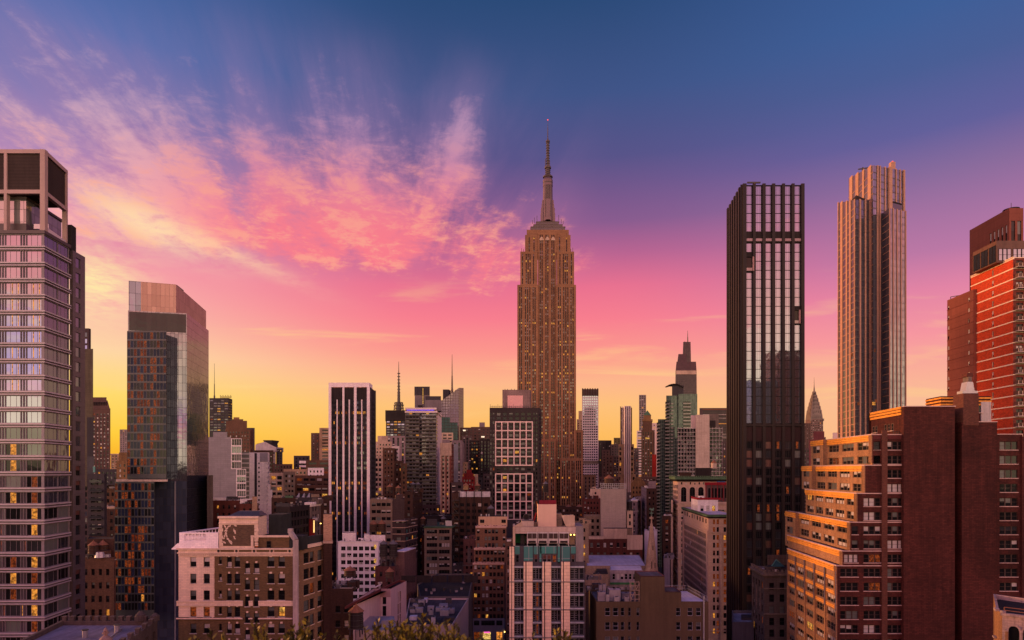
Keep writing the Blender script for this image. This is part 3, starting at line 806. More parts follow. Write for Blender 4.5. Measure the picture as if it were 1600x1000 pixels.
# --- the great stepped skyscraper with a mast
def mast_skyscraper():
    Y = 654.0; s = Y / F
    LS = wall('sunset_brown_limestone', (.385, .20, .108), 'block', var=.16, sx=3); SP = wall('aluminium_spandrel', (.11, .06, .042), rough=.5, var=.15)
    T = thing('stepped_skyscraper', 'tallest stepped art deco limestone skyscraper with silver mast and antenna needle', 'skyscraper', (PX(855, Y), Y + 22, 0))
    T.indiv = 99
    R = random.Random(2)
    H1 = 3.22; rr = random.Random(9); hot = {}
    def var(i, j):
        if j not in hot: hot[j] = rr.random()
        p = .26 if hot[j] < .12 else .022
        r = R.random()
        return ('yel' if r < p * .6 else 'lit') if r < p else R.choice(['dark', 'dark', 'mid', 'grey', 'dark', 'skydim'])
    def blk(name, x0, x1, ya, yb, cols, Yf, dep=30, sp=SP, rowtop=2.5, hh=1.75):
        b = foot(x0, x1, Yf, depth=dep); z1 = PZ(ya, Yf); z0 = 0 if yb is None else PZ(yb, Yf)
        m = MB(); k = Yf / F
        cc = [((a - x0) * k, (c - x0) * k) for a, c in cols]
        facade(T, b[0], b[1], z0, z1, cc, rows_down(z1 - rowtop, H1, hh, max(z0, PZ(800, Yf)) + .5), LS, dep=.7, sp=sp, sdep=.45, style='plain', var=var, mb=m)
        L = axes(b[1], b[2])[2]
        for e in (1, 3):
            facade(T, b[e], b[(e+1) % 4], z0, z1, even(L, max(2, int(L / 3.4)), 1.6, 1), rows_down(z1 - rowtop, H1 , hh, max(z0, PZ(800, Yf)) + .5), LS, dep=.5, sp=sp, sdep=.3, style='plain', var=var, mb=m)
        e = 2; m.poly([(*b[e], z0), (*b[3], z0), (*b[3], z1), (*b[e], z1)], LS)
        cap(T, b, z1, LS, mb=m, par=.8); T.part(name, m)
    def pr(*xs): return [(x, x + 1.75) for x in xs]
    # wings of the shaft and the recessed centre
    blk('west_wing', 808.3, 841, 445, None, pr(811.2, 814, 820.2, 823.6, 827, 832.2, 835.2), Y)
    blk('east_wing', 869.2, 900, 445, None, pr(871.6, 874.6, 880, 883.2, 886.4, 891.4, 894.6), Y)
    blk('centre_shaft', 840.5, 869.7, 363, None, pr(843.3, 846.2, 852.2, 855.2, 861.5, 864.6), Y + 3.2, 34)
    blk('west_shoulder', 813, 840, 393, 446, pr(815.6, 821.4, 824.4, 827.4, 832.8), Y + 2)
    blk('east_shoulder', 870, 897, 393, 446, pr(874, 879.4, 882.4, 885.4, 892), Y + 2)
    blk('west_crown', 820.4, 841, 367, 394, pr(826, 833.5), Y + 4, 24)
    blk('east_crown', 869, 891.6, 367, 394, pr(873.5, 884.5), Y + 4, 24)
    blk('crown', 823, 888.8, 359, 367.2, [], Y + 5, 22)
    m = MB()
    for a in (846.2, 855.1, 864.2):   # arched heads of the top windows
        cx = PX(a, Y + 2.9); z = PZ(374, Y)
        m.prism([(cx - 2.2, Y + 2.6), (cx + 2.2, Y + 2.6), (cx + 2.2, Y + 3.3), (cx - 2.2, Y + 3.3)], z, z + 1.5, STONE)
        m.frust([(cx - 2, Y + 2.5), (cx + 2, Y + 2.5), (cx + 2, Y + 3.3), (cx - 2, Y + 3.3)], z + 1.5, [(cx - .4, Y + 2.5), (cx + .4, Y + 2.5), (cx + .4, Y + 3.3), (cx - .4, Y + 3.3)], z + 3.6, STONE)
    T.part('arched_window_head', m)
    # lower setbacks towards the viewer
    blk('west_base_wing', 842, 868.4, 686, None, pr(844.6, 847.2, 852, 855, 860.8, 863.6), Y - 12, 14)
    blk('east_base_wing', 875.5, 911, 716, None, pr(878, 881, 885.6, 888.4, 893, 896, 900, 903, 906), Y - 18, 20)
    blk('inner_base_wing', 868, 876, 716, None, pr(870.5, 873), Y - 6, 10)
    blk('far_east_wing', 899, 911, 672, None, pr(902, 905.5), Y + 8, 20)
    # observation deck tiers
    DM = wall('dark_mauve_metal', (.13, .085, .095), rough=.45, var=.2, spec=.5)
    m = MB(); cy = Y + 16
    for x0, x1, a, b in ((829.5, 883, 350, 359), (834, 879, 346.5, 350.2), (838, 873.5, 342, 346.7)):
        m.prism([PT(x0, Y + 7), PT(x1, Y + 7), (PX(x1, Y), Y + 26), (PX(x0, Y), Y + 26)], PZ(b, Y), PZ(a, Y), DM, ROOF)
        m.prism(inset([PT(x0, Y + 7), PT(x1, Y + 7), (PX(x1, Y), Y + 26), (PX(x0, Y), Y + 26)], -.3), PZ(a, Y) - .5, PZ(a, Y) + .1, STONE2)
    T.part('observation_deck', m)
    # mast
    SV = metal('silver_mast_metal', (.24, .165, .17), .4, .6); DK = wall('dark_mast_bronze', (.11, .075, .06), rough=.5, spec=.5)
    C = (PX(857.3, Y), cy); z = lambda y: PZ(y, cy)
    m = MB()
    def sq(w0, w1, ya, yb): 
        a, b = w0 * s, w1 * s
        m.frust([(C[0]-a, cy-a), (C[0]+a, cy-a), (C[0]+a, cy+a), (C[0]-a, cy+a)], z(ya), [(C[0]-b, cy-b), (C[0]+b, cy-b), (C[0]+b, cy+b), (C[0]-b, cy+b)], z(yb), SV)
    for wd, ya, yb in ((11.6, 347, 334), (11, 334, 326), (10, 326, 320), (9.2, 320, 314)):
        w = wd * s
        m.box(C[0] - w, C[0] + w, cy - 2.2, cy + 2.2, z(ya), z(yb), SV); m.box(C[0] - 2.2, C[0] + 2.2, cy - w, cy + w, z(ya), z(yb) - .02, SV)
    m.cyl(C[0], cy, z(347), z(291), 8.4 * s, 7.6 * s, SV, 20)
    T.part('mast', m)
    m = MB()
    for a in (-3.2, 0, 3.2): m.box(C[0] + (a - 1.1) * s, C[0] + (a + 1.1) * s, cy - 8.9 * s, cy - 5 * s, z(341), z(291.5), DK)
    T.part('mast_window_strip', m)
    m = MB()
    for r0, r1, ya, yb, mm in ((8, 8, 292, 288, SV), (7.7, 7.7, 288, 286, DK), (8, 8, 286, 282, SV), (7, 6.2, 282, 277.5, SV), (7.8, 7.8, 277.6, 276, DK), (6.5, 5.2, 276, 274, DK)):
        m.cyl(C[0], cy, z(ya), z(yb), r0 * s, r1 * s, mm, 20)
    T.part('mast_dome', m)
    m = MB()
    for r0, r1, ya, yb in ((3.6, 3.4, 274, 263), (5.3, 5.3, 263.4, 261), (4, 4, 261, 259.5), (2.1, 2.0, 259.5, 222), (3.2, 3.2, 222, 220), (1.5, 1.2, 220, 217), (.75, .6, 217, 200), (.45, .2, 200, 188)):
        m.cyl(C[0], cy, z(ya), z(yb), r0 * s, r1 * s, DK, 12)
    for y in range(224, 260, 4): m.cyl(C[0], cy, z(y), z(y - 1.2), 2.9 * s, 2.9 * s, STEEL, 8)
    for y in range(264, 274, 3): m.cyl(C[0], cy, z(y), z(y - 1), 4.3 * s, 4.3 * s, STEEL, 10)
    m.beam((C[0] - 3.8 * s, cy, z(262)), (C[0] - 3.8 * s, cy, z(248)), .4, DK); m.beam((C[0] + 3 * s, cy, z(262)), (C[0] + 3 * s, cy, z(250)), .3, DK)
    T.part('antenna', m)
    m = MB(); m.cyl(C[0], cy, z(188), z(186.6), .5, .5, lamp_mat('red_beacon', (1, .08, .06), 2.0, .1), 8); T.part('beacon', m)
    m = MB()
    for x, ya, yb in ((835, 349, 340), (832, 350, 344), (839, 345, 337), (873, 345, 336), (877, 349, 342), (880, 350, 345), (815, 393, 388), (818, 393, 389), (895, 393, 387), (892, 393, 389)):
        m = MB(); m.beam((PX(x, Y + 8), Y + 8, PZ(ya, Y + 8)), (PX(x, Y + 8), Y + 8, PZ(yb, Y + 8)), .22, STEEL); T.part('aerial', m)
mast_skyscraper()

# --- tall dark tower of black piers and mirror glass
def pier_tower():
    Y = 245.0; s = Y / F; pts = foot(1160, 1256, Y, lt=(1138, 908.)); zt = PZ(289, Y)
    T = thing('dark_glass_tower', 'tall dark tower of black brown piers and mirror glass with cut-out balconies', 'tower', (PX(1200, Y), Y + 12, 0))
    T.indiv = 5; 
    PB = wall('black_brown_pier', (.024, .014, .014), rough=.55, var=.25, spec=.25); T.fm = wall('thin_dark_mullion', (.07, .055, .06), rough=.4, spec=.5)
    xs = [(1160, 1165.6), (1175.6, 1180), (1190.6, 1195.4), (1205.6, 1210.4), (1221.2, 1225.6), (1236, 1240.6), (1251, 1256)]
    bays = [(xs[k][1], xs[k+1][0]) for k in range(6)]
    U = lambda x: (x - 1160) * s
    fl = 3.45; R = random.Random(21)
    top = [(PZ(362, Y), PZ(290.5, Y))]
    rows_hi = []; z = PZ(380, Y)
    while z - fl > PZ(664, Y): rows_hi.append((z - fl + .12, z)); z -= fl
    rows_lo = []; z = PZ(690, Y)
    while z - fl > 8: rows_lo.append((z - fl + .75, z)); z -= fl
    rows_top = []; z = PZ(290.5, Y)
    for k in range(5): rows_top.append((z - 3.4, z)); z -= 3.5
    nlo = len(rows_lo)
    allr = sorted(rows_lo + rows_hi + rows_top)
    cut = {(0, 1): 1}
    def var(i, j):
        r = R.random()
        if j < nlo:
            if r < .05 + .08 * (j > nlo - 12): return 'lit' if r < .015 else 'dim'
            return R.choice(['dark', 'dark', 'mid', 'red', 'grey', 'skydim', 'dark', 'dark'])
        return 'sky'
    hi0 = nlo; nh = len(rows_hi)
    def skip(i, j):
        zc = (allr[j][0] + allr[j][1]) / 2
        y = HZ - F * (zc - CAMZ) / Y
        return (i == 0 and 400 < y < 425) or (i == 5 and 483 < y < 508)
    facade(T, pts[0], pts[1], 0, zt, [(U(a) + .05, U(b) - .05) for a, b in bays], allr, BLACKB, dep=.25, style='pane', var=var, skip=skip)
    L = axes(pts[3], pts[0])[2]; nb = 6; bw = L / nb
    facade(T, pts[3], pts[0], 0, zt, [(k*bw + bw*.5, k*bw + bw*.98) for k in range(nb)], allr, BLACKB, dep=.3, style='pane', var=var)
    for e in (1, 2): T.mb.poly([(*pts[e], 0), (*pts[(e+1)%4], 0), (*pts[(e+1)%4], zt), (*pts[e], zt)], BLACKB)
    T.mb.poly([(*p, zt - .3) for p in pts], ROOF)
    for a, b in xs:
        m = MB(); m.slab(pts[0], pts[1], U(a), U(b), 0, .7, 0, zt + .3, PB); T.part('pier', m)
    for k in range(nb + 1):
        m = MB(); a = max(0.0, k*bw - bw*.02); m.slab(pts[3], pts[0], a, min(L - .01, a + bw*.45), .0, .75, 0, zt + .25 - .01 * k, PB); T.part('pier', m)
    m = MB()
    for a, b in bays: m.slab(pts[0], pts[1], U(a), U(b), 0, .08, PZ(689, Y), PZ(666, Y), wall('brown_plant_louvre', (.08, .045, .045), 'louvre'))
    m.slab(pts[0], pts[1], 0, U(1256), .7, .85, PZ(666, Y), PZ(663.5, Y), PB)
    T.part('plant_floor', m)
    # open terrace floor and the two cut-out balconies
    m = MB()
    for a, b in bays:
        m.slab(pts[0], pts[1], U(a) + .02, U(b) - .02, .01, .35, PZ(378.5, Y), PZ(377, Y), PB); m.slab(pts[0], pts[1], U(a) + .02, U(b) - .02, .3, .34, PZ(377, Y), PZ(373, Y), glass('rail_glass', (.16, .12, .13)))
    T.part('terrace_rail', m)
    for x0, x1, ya, yb in ((1165.7, 1178.5, 401, 425), (1237.5, 1250.8, 484, 507)):
        m = MB(); d = .72
        m.slab(pts[0], pts[1], U(x0), U(x1), .0, d, PZ(ya, Y) - .2, PZ(ya, Y), PB); m.slab(pts[0], pts[1], U(x0), U(x1), 0, d + .02, PZ(yb, Y), PZ(yb, Y) + .3, PB)
        m.slab(pts[0], pts[1], U(x0), U(x1), .003, .06, PZ(yb, Y) + .3, PZ(ya, Y) - .2, G_DARK)
        m.slab(pts[0], pts[1], U(x1) - .8, U(x1) - .3, .06, d, PZ(yb, Y) + .3, PZ(ya, Y) - .2, wall('pink_stone_lining', (.42, .26, .25), var=.1))
        m.slab(pts[0], pts[1], U(x0), U(x1) - 1, d - .08, d - .03, PZ(yb, Y) + .3, PZ(yb, Y) + 1.4, MATS['rail_glass'])
        T.part('balcony', m)
    m = MB(); a = PT(1178, Y + 4); m.beam((*a, zt - 1), (a[0] - .4, a[1], zt + 1.5), .3, CONE); m.beam((a[0] - .4, a[1], zt + 1.4), (a[0] + .3, a[1], zt + 2.5), .25, CONE); m.beam((a[0] - 2.6, a[1], zt + 2.7), (a[0] + 2.5, a[1], zt + 2.7), .26, STEEL); T.part('window_cleaning_crane', m)
pier_tower()

# --- glass tower with orange stone fins
def fin_tower():
    T = thing('slender_glass_tower', 'slender bluish glass tower with orange vertical fins and a taller notched core', 'tower', (PX(1362, 300), 315, 0))
    T.indiv = 4.5; T.fm = wall('slate_mullion', (.06, .06, .07), rough=.4, spec=.5)
    FIN = wall('apricot_stone_fin', (.50, .29, .20), 'boards', var=.08)
    CW = curtain('slate_blue_glazing', (.30, .31, .37), 1.3, 3.35, .07, .7, c2=(.19, .20, .26), mcol=(.09, .08, .08))
    CWD = curtain('dark_slate_glazing', (.26, .27, .32), 1.3, 3.35, .07, .7, c2=(.17, .18, .23), mcol=(.07, .05, .05))
    R = random.Random(31)
    def vol(name, P, ztop, fins, glaz=CW, z0=0.0, spand=True, flat=True):
        m = MB(); zt = ztop if isinstance(ztop, list) else [ztop] * len(P)
        n = len(P)
        for e in range(n):
            j = (e + 1) % n
            m.poly([(*P[e], z0), (*P[j], z0), (*P[j], zt[j]), (*P[e], zt[e])], glaz)
        m.poly([(P[k][0], P[k][1], zt[k]) for k in range(n)], ROOF)
        T.part(name, m)
        for e, us in fins:
            A, B = P[e], P[(e+1) % n]; L = axes(A, B)[2]
            for u0, u1, pr in us:
                z1 = zt[e] + (zt[(e+1) % n] - zt[e]) * (u0 + u1) / 2
                f = MB(); f.slab(A, B, u0 * L, u1 * L, 0, pr, z0, z1 + .25, FIN); T.part('fin', f)
        if spand:
            b = MB()
            for e in (3, 0)[:2]:
                A, B = P[e], P[(e+1) % n]; L = axes(A, B)[2]; z = min(zt) - 3.3
                while z > max(30, z0): b.slab(A, B, .02, L - .02, 0, .10, z, z + .28, FIN if e == 3 else T.fm); z -= 3.35
            T.part('floor_band', b)
    # core: corner at px 1364, left face running back, right face nearly frontal
    Y = 300.0
    c = [PT(1364, Y), PT(1413, Y + 10)]; l = PT(1326, side(Y, 1364, 1326, 930.)); P = [c[0], c[1], (c[1][0] + l[0] - c[0][0], c[1][1] + l[1] - c[0][1]), l]
    z = [PZ(258, Y), PZ(267, Y + 10), PZ(267, Y + 10) - 2, PZ(279, l[1])]
    vol('core', P, z, [(0, [(.12, .16, .3), (.2, .23, .3), (.36, .39, .3), (.47, .57, .7), (.71, .74, .3), (.84, .87, .3), (.95, 1.0, .5)]),
                       (3, [(.06, .18, .28), (.32, .44, .28), (.6, .67, .28), (.82, .94, .28)])])
    # left lower volume
    a = PT(1337, Y - 4); b = PT(1362, Y + 3.5); l2 = PT(1309, side(Y - 4, 1337, 1309, 930.)); P2 = [a, b, (b[0] + l2[0] - a[0], b[1] + l2[1] - a[1]), l2]
    vol('west_volume', P2, [PZ(312, Y - 4), PZ(313, Y + 3.5), PZ(315, l2[1]), PZ(317, l2[1])], [(0, [(.22, .3, .3), (.56, .62, .3), (.84, .9, .3)]), (3, [(.02, .06, .3), (.18, .30, .28), (.48, .56, .2), (.68, .76, .28), (.93, .97, .25)])], CWD)
    # right lower volume
    a = PT(1389, Y - 3); b = PT(1415.5, Y + 1); P3 = [a, b, (b[0] + 3, b[1] + 14), (a[0] + 1, a[1] + 14)]
    vol('east_volume', P3, PZ(325, Y - 3), [(0, [(0, .04, .3), (.22, .26, .3), (.45, .49, .3), (.68, .72, .3), (.95, 1, .3)])], CWD)
    m = MB(); q0 = PT(1390.5, Y + 5.4); q1 = PT(1407.5, Y + 8.9); m.slab(q0, q1, 0, axes(q0, q1)[2], .3, .4, PZ(325, Y), PZ(308.5, Y), G_SKY2); m.slab(q0, q1, -.1, axes(q0, q1)[2] + .1, .3, .6, PZ(308.5, Y), PZ(306.5, Y), BLACKB); T.part('terrace_glazing', m)
    m = MB(); q = inset(P2, 1.6); m.prism(q, PZ(318, Y), PZ(306, Y), wall('dark_terrace_frame', (.06, .04, .04))); T.part('plant_room', m)
    m = MB(); p = PT(1394.5, Y + 12); m.prism([(p[0]-1.2, p[1]-1), (p[0]+.9, p[1]-1), (p[0]+.9, p[1]+1), (p[0]-1.2, p[1]+1)], PZ(270, p[1]), PZ(254, p[1]), FIN); T.part('crown_fin', m)
    m = MB(); m.cyl(p[0], p[1], PZ(254, p[1]), PZ(252, p[1]), .4, .4, MATS['red_beacon'], 8); T.part('beacon', m)
    m = MB(); a = PT(1348, Y + 14); m.beam((*a, PZ(268, a[1])), (a[0], a[1], PZ(261.5, a[1])), .3, STEEL); m.beam((a[0] - 2.2, a[1], PZ(264.5, a[1])), (a[0] + 3, a[1], PZ(262, a[1])), .25, STEEL); T.part('window_cleaning_crane', m)
    # a few lit rooms
    for x, y, w in ((1363, 628, 5), (1367, 624, 3), (1340, 628, 3), (1330, 552, 2.5), (1379, 618, 2.5), (1385, 556, 2), (1366, 545, 2)):
        m = MB(); yy = Y - 4.12 if x < 1362 else Y + (x - 1364) * .204 - .16
        p0 = PT(x, yy); m.box(p0[0], p0[0] + w * .3, yy, yy + .1, PZ(y + 5, yy), PZ(y, yy), L_DIM if w < 4 else L_WARM); o = T.part('window', m); o['label'] = 'lit orange window'
fin_tower()
# --- big brick building with setbacks, at the right
def brick_setback():
    Y = 160.0; s = Y / F
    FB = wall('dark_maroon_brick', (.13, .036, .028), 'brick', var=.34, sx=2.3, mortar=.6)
    OB = wall('sunlit_buff_brick', (.43, .25, .13), 'brick', var=.25); OC = wall('orange_terracotta_band', (.72, .33, .05), 'brick', var=.2)  # buff brick of the west faces, low sun put into its colour
    BR2 = wall('lighter_brown_brick_pier', (.21, .085, .06), 'brick', var=.15)
    COP = wall('pale_coping_stone', (.52, .38, .33), var=.15)
    T = thing('setback_brick_building', 'huge brick building stepping up at the right with sunlit west side and blank maroon blocks', 'building', (PX(1450, Y), Y + 18, 0))
    T.indiv = 8; T.fm = wall('brown_window_frame', (.13, .08, .07), rough=.5)
    WF = wall('buff_window_frame', (.30, .22, .16), rough=.5)
    PAL = ('grey', 'ghalf', 'half', 'grey', 'ghalf', 'blind')
    R = random.Random(17)
    def fx(x): return x
    pitch = 22.0 * s; wh = 2.05
    zr = [PZ(690 + 22.05 * k, Y) for k in range(22)]        # window tops on the front
    def rows_between(za, zb): return [(z - wh, z) for z in zr if z < za - .3 and z - wh > zb]
    def frontvar(i, j):
        return None
    tiers = [(1363, 679, 1273), (1352, 727, 1259), (1340, 771, 1259), (1329, 816, 1233), (1317, 861, 1231), (1308, 884, 1231)]
    xr = 1414
    # front face, one strip per tier (wider lower down)
    for k, (x0, yt, xl) in enumerate(tiers):
        zt = PZ(yt, Y); zb = PZ(tiers[k+1][1], Y) if k < 5 else 0
        A, B = PT(x0, Y), PT(xr, Y); L = axes(A, B)[2]
        c = []
        for a, b in ((1386, 1412), (1349, 1375) if k == 1 or k == 0 else (1349.5, 1376), (1313, 1341)):
            if k == 0 and a < 1370: a, b = 1365, 1375.5
            if k == 3 and a < 1320: a, b = 1331, 1341
            if k == 4 and a < 1320: a, b = 1319, 1341
            if a > x0 + 1: c.append(((a - x0) * s, (b - x0) * s))
        for (u0, u1) in c:
            w = u1 - u0; st = 'triple' if w > 3.4 else ('double' if w > 1.9 else 'sash')
            facade_hole(T, A, B, (u0, u1), rows_between(zt, zb), st, FB, PAL, COP, R)
        # wall with the holes
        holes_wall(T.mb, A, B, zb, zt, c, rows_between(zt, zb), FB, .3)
        # west face
        Yl = side(Y, x0, xl); Lft = PT(xl, Yl)
        Lw = axes(Lft, A)[2]
        nb = {0: 4, 1: 5, 2: 5, 3: 5, 4: 5, 5: 5}[k]
        bay = Lw / nb
        cols = [(q * bay + bay*.12, q * bay + bay*.88) for q in range(nb)]
        rws = [(z - wh + .05, z - .05) for z in zr if z < zt - 1.0 and z - wh > zb]
        lower = k == 5
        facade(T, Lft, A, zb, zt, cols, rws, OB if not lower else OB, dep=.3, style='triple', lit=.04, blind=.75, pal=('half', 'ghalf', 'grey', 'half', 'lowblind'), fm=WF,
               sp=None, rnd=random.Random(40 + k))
        # back and roof of the tier
        pts = [Lft, A, (A[0] + 14, A[1]), (A[0] + 16, Lft[1])]
        T.mb.poly([(*pts[3], zb), (*pts[0], zb), (*pts[0], zt), (*pts[3], zt)], FB)
        T.mb.poly([(p[0], p[1], zt - .02 * (k + 1)) for p in pts], ROOF)
        # orange cornice bands and coping
        m = MB()
        for q in range(3): m.slab(Lft, A, -.1, Lw - 1.6, .0, .16 + .10 * (q % 2), zt - .5 - q * .52, zt - .1 - q * .52, OC)
        m.slab(Lft, A, -.15, Lw + .1, -.3, .3, zt - .08, zt + .14, COP); m.slab(A, B, 0, min(L, (xr - x0) * s), -.3, .12, zt - .1, zt + .12, COP)
        T.part('cornice', m)
        # fluted corner
        m = MB()
        for q in range(4): m.slab(Lft, A, Lw - 1.5 + q * .4, Lw - 1.28 + q * .4, .0, .25, max(zb, zt - 2 * pitch), zt - .1, OB)
        T.part('corner_flute', m)
        # band between the two floors of a tier
        if rws and k not in (4,):
            m = MB(); z = (rws[0][1] if k < 4 else rws[-1][1]) + .3
            for r in rws[:-1]:
                for q in range(2): m.slab(Lft, A, .2, Lw - 1.7, 0, .1, r[1] + .42 + q * .42, r[1] + .72 + q * .42, OC if (k < 5 or r[1] > PZ(965, Y)) else OB)
            if m.f: T.part('spandrel_band', m)
        # projecting bay at the far end of the tier
        if k in (0, 1, 3):
            m = MB(); m.slab(Lft, A, 0, bay * 1.02, 0, 1.2, zb if k != 3 else PZ(884, Y), zt + .1, OB)
            for q in range(3): m.slab(Lft, A, -.1, bay * 1.05, 1.2, 1.3 + .1 * (q % 2), zt - .46 - q * .52, zt - .05 - q * .52, OC)
            T.part('corner_bay', m)
            d, n, _ = axes(Lft, A); A2 = (Lft[0] + n[0]*1.2, Lft[1] + n[1]*1.2)
            for r in [(z - wh, z) for z in zr if z < zt - 1 and z - wh > (zb if k != 3 else PZ(884, Y))]:
                p = (A2[0] + d[0]*bay*.22 + n[0]*.02, A2[1] + d[1]*bay*.22 + n[1]*.02, r[0]); 
                T.wins.append(dict(p=p, a=math.atan2(d[1], d[0]), w=bay*.56, h=wh, style='double', fm=WF, sill=None, hp=12, var=R.choice(['dark', 'half', 'grey']), **{'in': True}))
    # lower piers on the west face
    x0, yt, xl = tiers[5]; A = PT(x0, Y); Lft = PT(xl, side(Y, x0, xl)); Lw = axes(Lft, A)[2]
    for q in range(6):
        m = MB(); m.slab(Lft, A, max(0, q * Lw / 5 - .45), min(Lw, q * Lw / 5 + .45), 0, .28, 0, PZ(905, Y), OB)
        T.part('pier', m)
    for q in range(6):
        m = MB(); m.slab(Lft, A, max(.1, q * Lw / 5 - .3), min(Lw, q * Lw / 5 + .3), .28, .36, PZ(955, Y), PZ(893, Y), wall('blue_grey_tile', (.22, .2, .26), 'block', sx=.4)); T.part('tile_panel', m)
    # pilaster on the front
    m = MB(); m.slab(PT(1377, Y), PT(1385.5, Y), 0, 8.5 * s, 0, .35, 0, PZ(672, Y), BR2); T.part('pilaster', m)
    m = MB(); m.slab(PT(1364, Y), PT(1414, Y), 0, 50 * s, -.3, 0.06, PZ(690, Y) + .6, PZ(679, Y), wall('plum_brick', (.20, .05, .05), 'brick', var=.15)); T.part('parapet_band', m)
    # blank block with penthouse behind
    z1 = PZ(636, Y)
    Yl = side(Y, 1412, 1361); Lp = PT(1361, Yl); A = PT(1412, Y - .9); B = PT(1492, Y - .9)
    m = MB(); m.poly([(*A, 0), (*B, 0), (*B, z1), (*A, z1)], FB); m.poly([(B[0], B[1], 0), (B[0], 178, 0), (B[0], 178, z1), (B[0], B[1], z1)], FB)
    m.poly([(A[0], Y + .1, 0), (*A, 0), (*A, z1), (A[0], Y + .1, z1)], FB)
    rw = [(PZ(672, Yl - 6), PZ(660, Yl - 6))]
    P0 = (A[0], Y)
    m.poly([(Lp[0], Lp[1], 0), (P0[0], P0[1], 0), (P0[0], P0[1], z1), (Lp[0], Lp[1], z1)], FB)
    m.poly([(A[0], A[1], z1), (B[0], B[1], z1), (B[0], 178, z1), (Lp[0], 178, z1)], ROOF)
    m.poly([(B[0], 178, 0), (Lp[0], 178, 0), (Lp[0], 178, z1), (B[0], 178, z1)], FB)
    T.part('blank_block', m)
    m = MB(); Lw = axes(Lp, P0)[2]
    for q in range(3): m.slab(Lp, P0, -.2, Lw + .05, .02, .2 + .1 * (q % 2), z1 - .45 - q * .75, z1 + .1 - q * .75, OC)
    m.slab(A, B, -.05, 80 * s + .1, -.3, .15, z1, z1 + .2, COP); T.part('cornice', m)
    d, n, _ = axes(Lp, P0)
    for u in (1.2, 3.0, 8.6, 10.6, 12.6):
        u *= Lw / 18; p = (Lp[0] + d[0]*u + n[0]*.03, Lp[1] + d[1]*u + n[1]*.03, z1 - 5.6)
        T.wins.append(dict(p=p, a=math.atan2(d[1], d[0]), w=1.1, h=1.8, style='sash', fm=WF, sill=COP, hp=10, var='dark', **{'in': True}))
    # light well with ledges
    m = MB(); xa, xb = PX(1492, Y), PX(1504, Y); m.poly([(xa, Y + 8, 0), (xb, Y + 8, 0), (xb, Y + 8, PZ(678, Y)), (xa, Y + 8, PZ(678, Y))], BLACKB)
    for k in range(15):
        z = PZ(680 + 22 * k, Y); m.box(xa, xb, Y + 3, Y + 8, z - .3, z, STONE2)
    T.part('light_well', m)
    # second blank block with chimney
    A, B = PT(1503, Y - .6), PT(1558, Y - .6); z2 = PZ(660, Y)
    m = MB(); m.prism([A, B, (B[0], 174), (A[0], 174)], 0, z2, FB, ROOF); m.slab(PT(1525, Y-.6), B, 0, 33 * s, -.3, .14, z2, z2 + .2, COP); T.part('blank_block', m)
    m = MB(); c0, c1 = PX(1502, Y), PX(1526, Y); m.prism([(c0, Y - .75), (c1, Y - .75), (c1, Y + 3), (c0, Y + 3)], PZ(665, Y), PZ(615, Y), BR2, ROOF); T.part('chimney', m)
    m = MB(); cx = (c0 + c1) / 2; q = lambda w: [(cx - w, Y - .4 ), (cx + w, Y - .4), (cx + w, Y + 1.6), (cx - w, Y + 1.6)]
    m.prism(q(1.9), PZ(615, Y), PZ(611, Y), GALV); m.frust(q(1.15), PZ(611, Y), q(.7), PZ(597, Y), GALV); m.prism(q(.42), PZ(597, Y), PZ(589, Y), STONE2); m.prism(q(.75), PZ(589, Y), PZ(583, Y), REDBR); T.part('chimney_cowl', m)
    # penthouse behind the blocks
    Yp = 168; m = MB(); q = foot(1470, 1548, Yp, lt=(1447, 880.)); zp = PZ(619, Yp); m.prism(q, PZ(690, Yp), zp, FB, ROOF)
    for k in range(3):
        zz = zp - .3 - k * .85; o = inset(q, -.14); m.prism(o, zz - .42, zz, OC)
    m.slab(PT(1532, Yp), PT(1547.5, Yp), 0, 15.5 * Yp / F, 0.02, .3, PZ(664, Yp), PZ(628, Yp), wall('pale_grey_render', (.46, .42, .40)))
    T.part('penthouse', m)
    T.wins.append(dict(p=(PX(1527, Yp), Yp - .05, PZ(645, Yp)), a=0, w=1.3, h=2.2, style='sash', fm=T.fm, sill=COP, hp=12, var='dark', **{'in': True}))
    # right part of the front
    A, B = PT(1558, Y + .05), PT(1597, Y + .05); z3 = PZ(679, Y)
    c = [((1562 - 1558) * s, (1590.5 - 1558) * s)]
    rws = rows_between(z3, 0)
    facade_hole(T, A, B, c[0], rws, 'triple', FB, PAL, COP, R)
    holes_wall(T.mb, A, B, 0, z3, c, rws, FB, .3)
    m = MB(); m.slab(A, B, 0, 39 * s, -.35, .12, z3, z3 + .2, COP); a2 = PT(1597, Y - .4); m.prism([a2, PT(1640, Y - .4), (PX(1640, Y), Y + 14), (a2[0], Y + 14)], 0, PZ(682, Y), FB, ROOF); T.part('east_bay', m)
    T.mb.poly([(*A, z3 - .3), (*B, z3 - .3), (B[0], 178, z3 - .3), (A[0], 178, z3 - .3)], ROOF)
    # two roof guards
    m = MB(); z = PZ(679, Y); p = PT(1396, Y + 1)
    for k in range(5): m.beam((p[0] + k*.7, p[1], z), (p[0] + k*.7, p[1], z + .8), .05, STEEL)
    m.beam((p[0], p[1], z + .8), (p[0] + 2.8, p[1], z + .8), .05, STEEL); T.part('roof_rail', m)
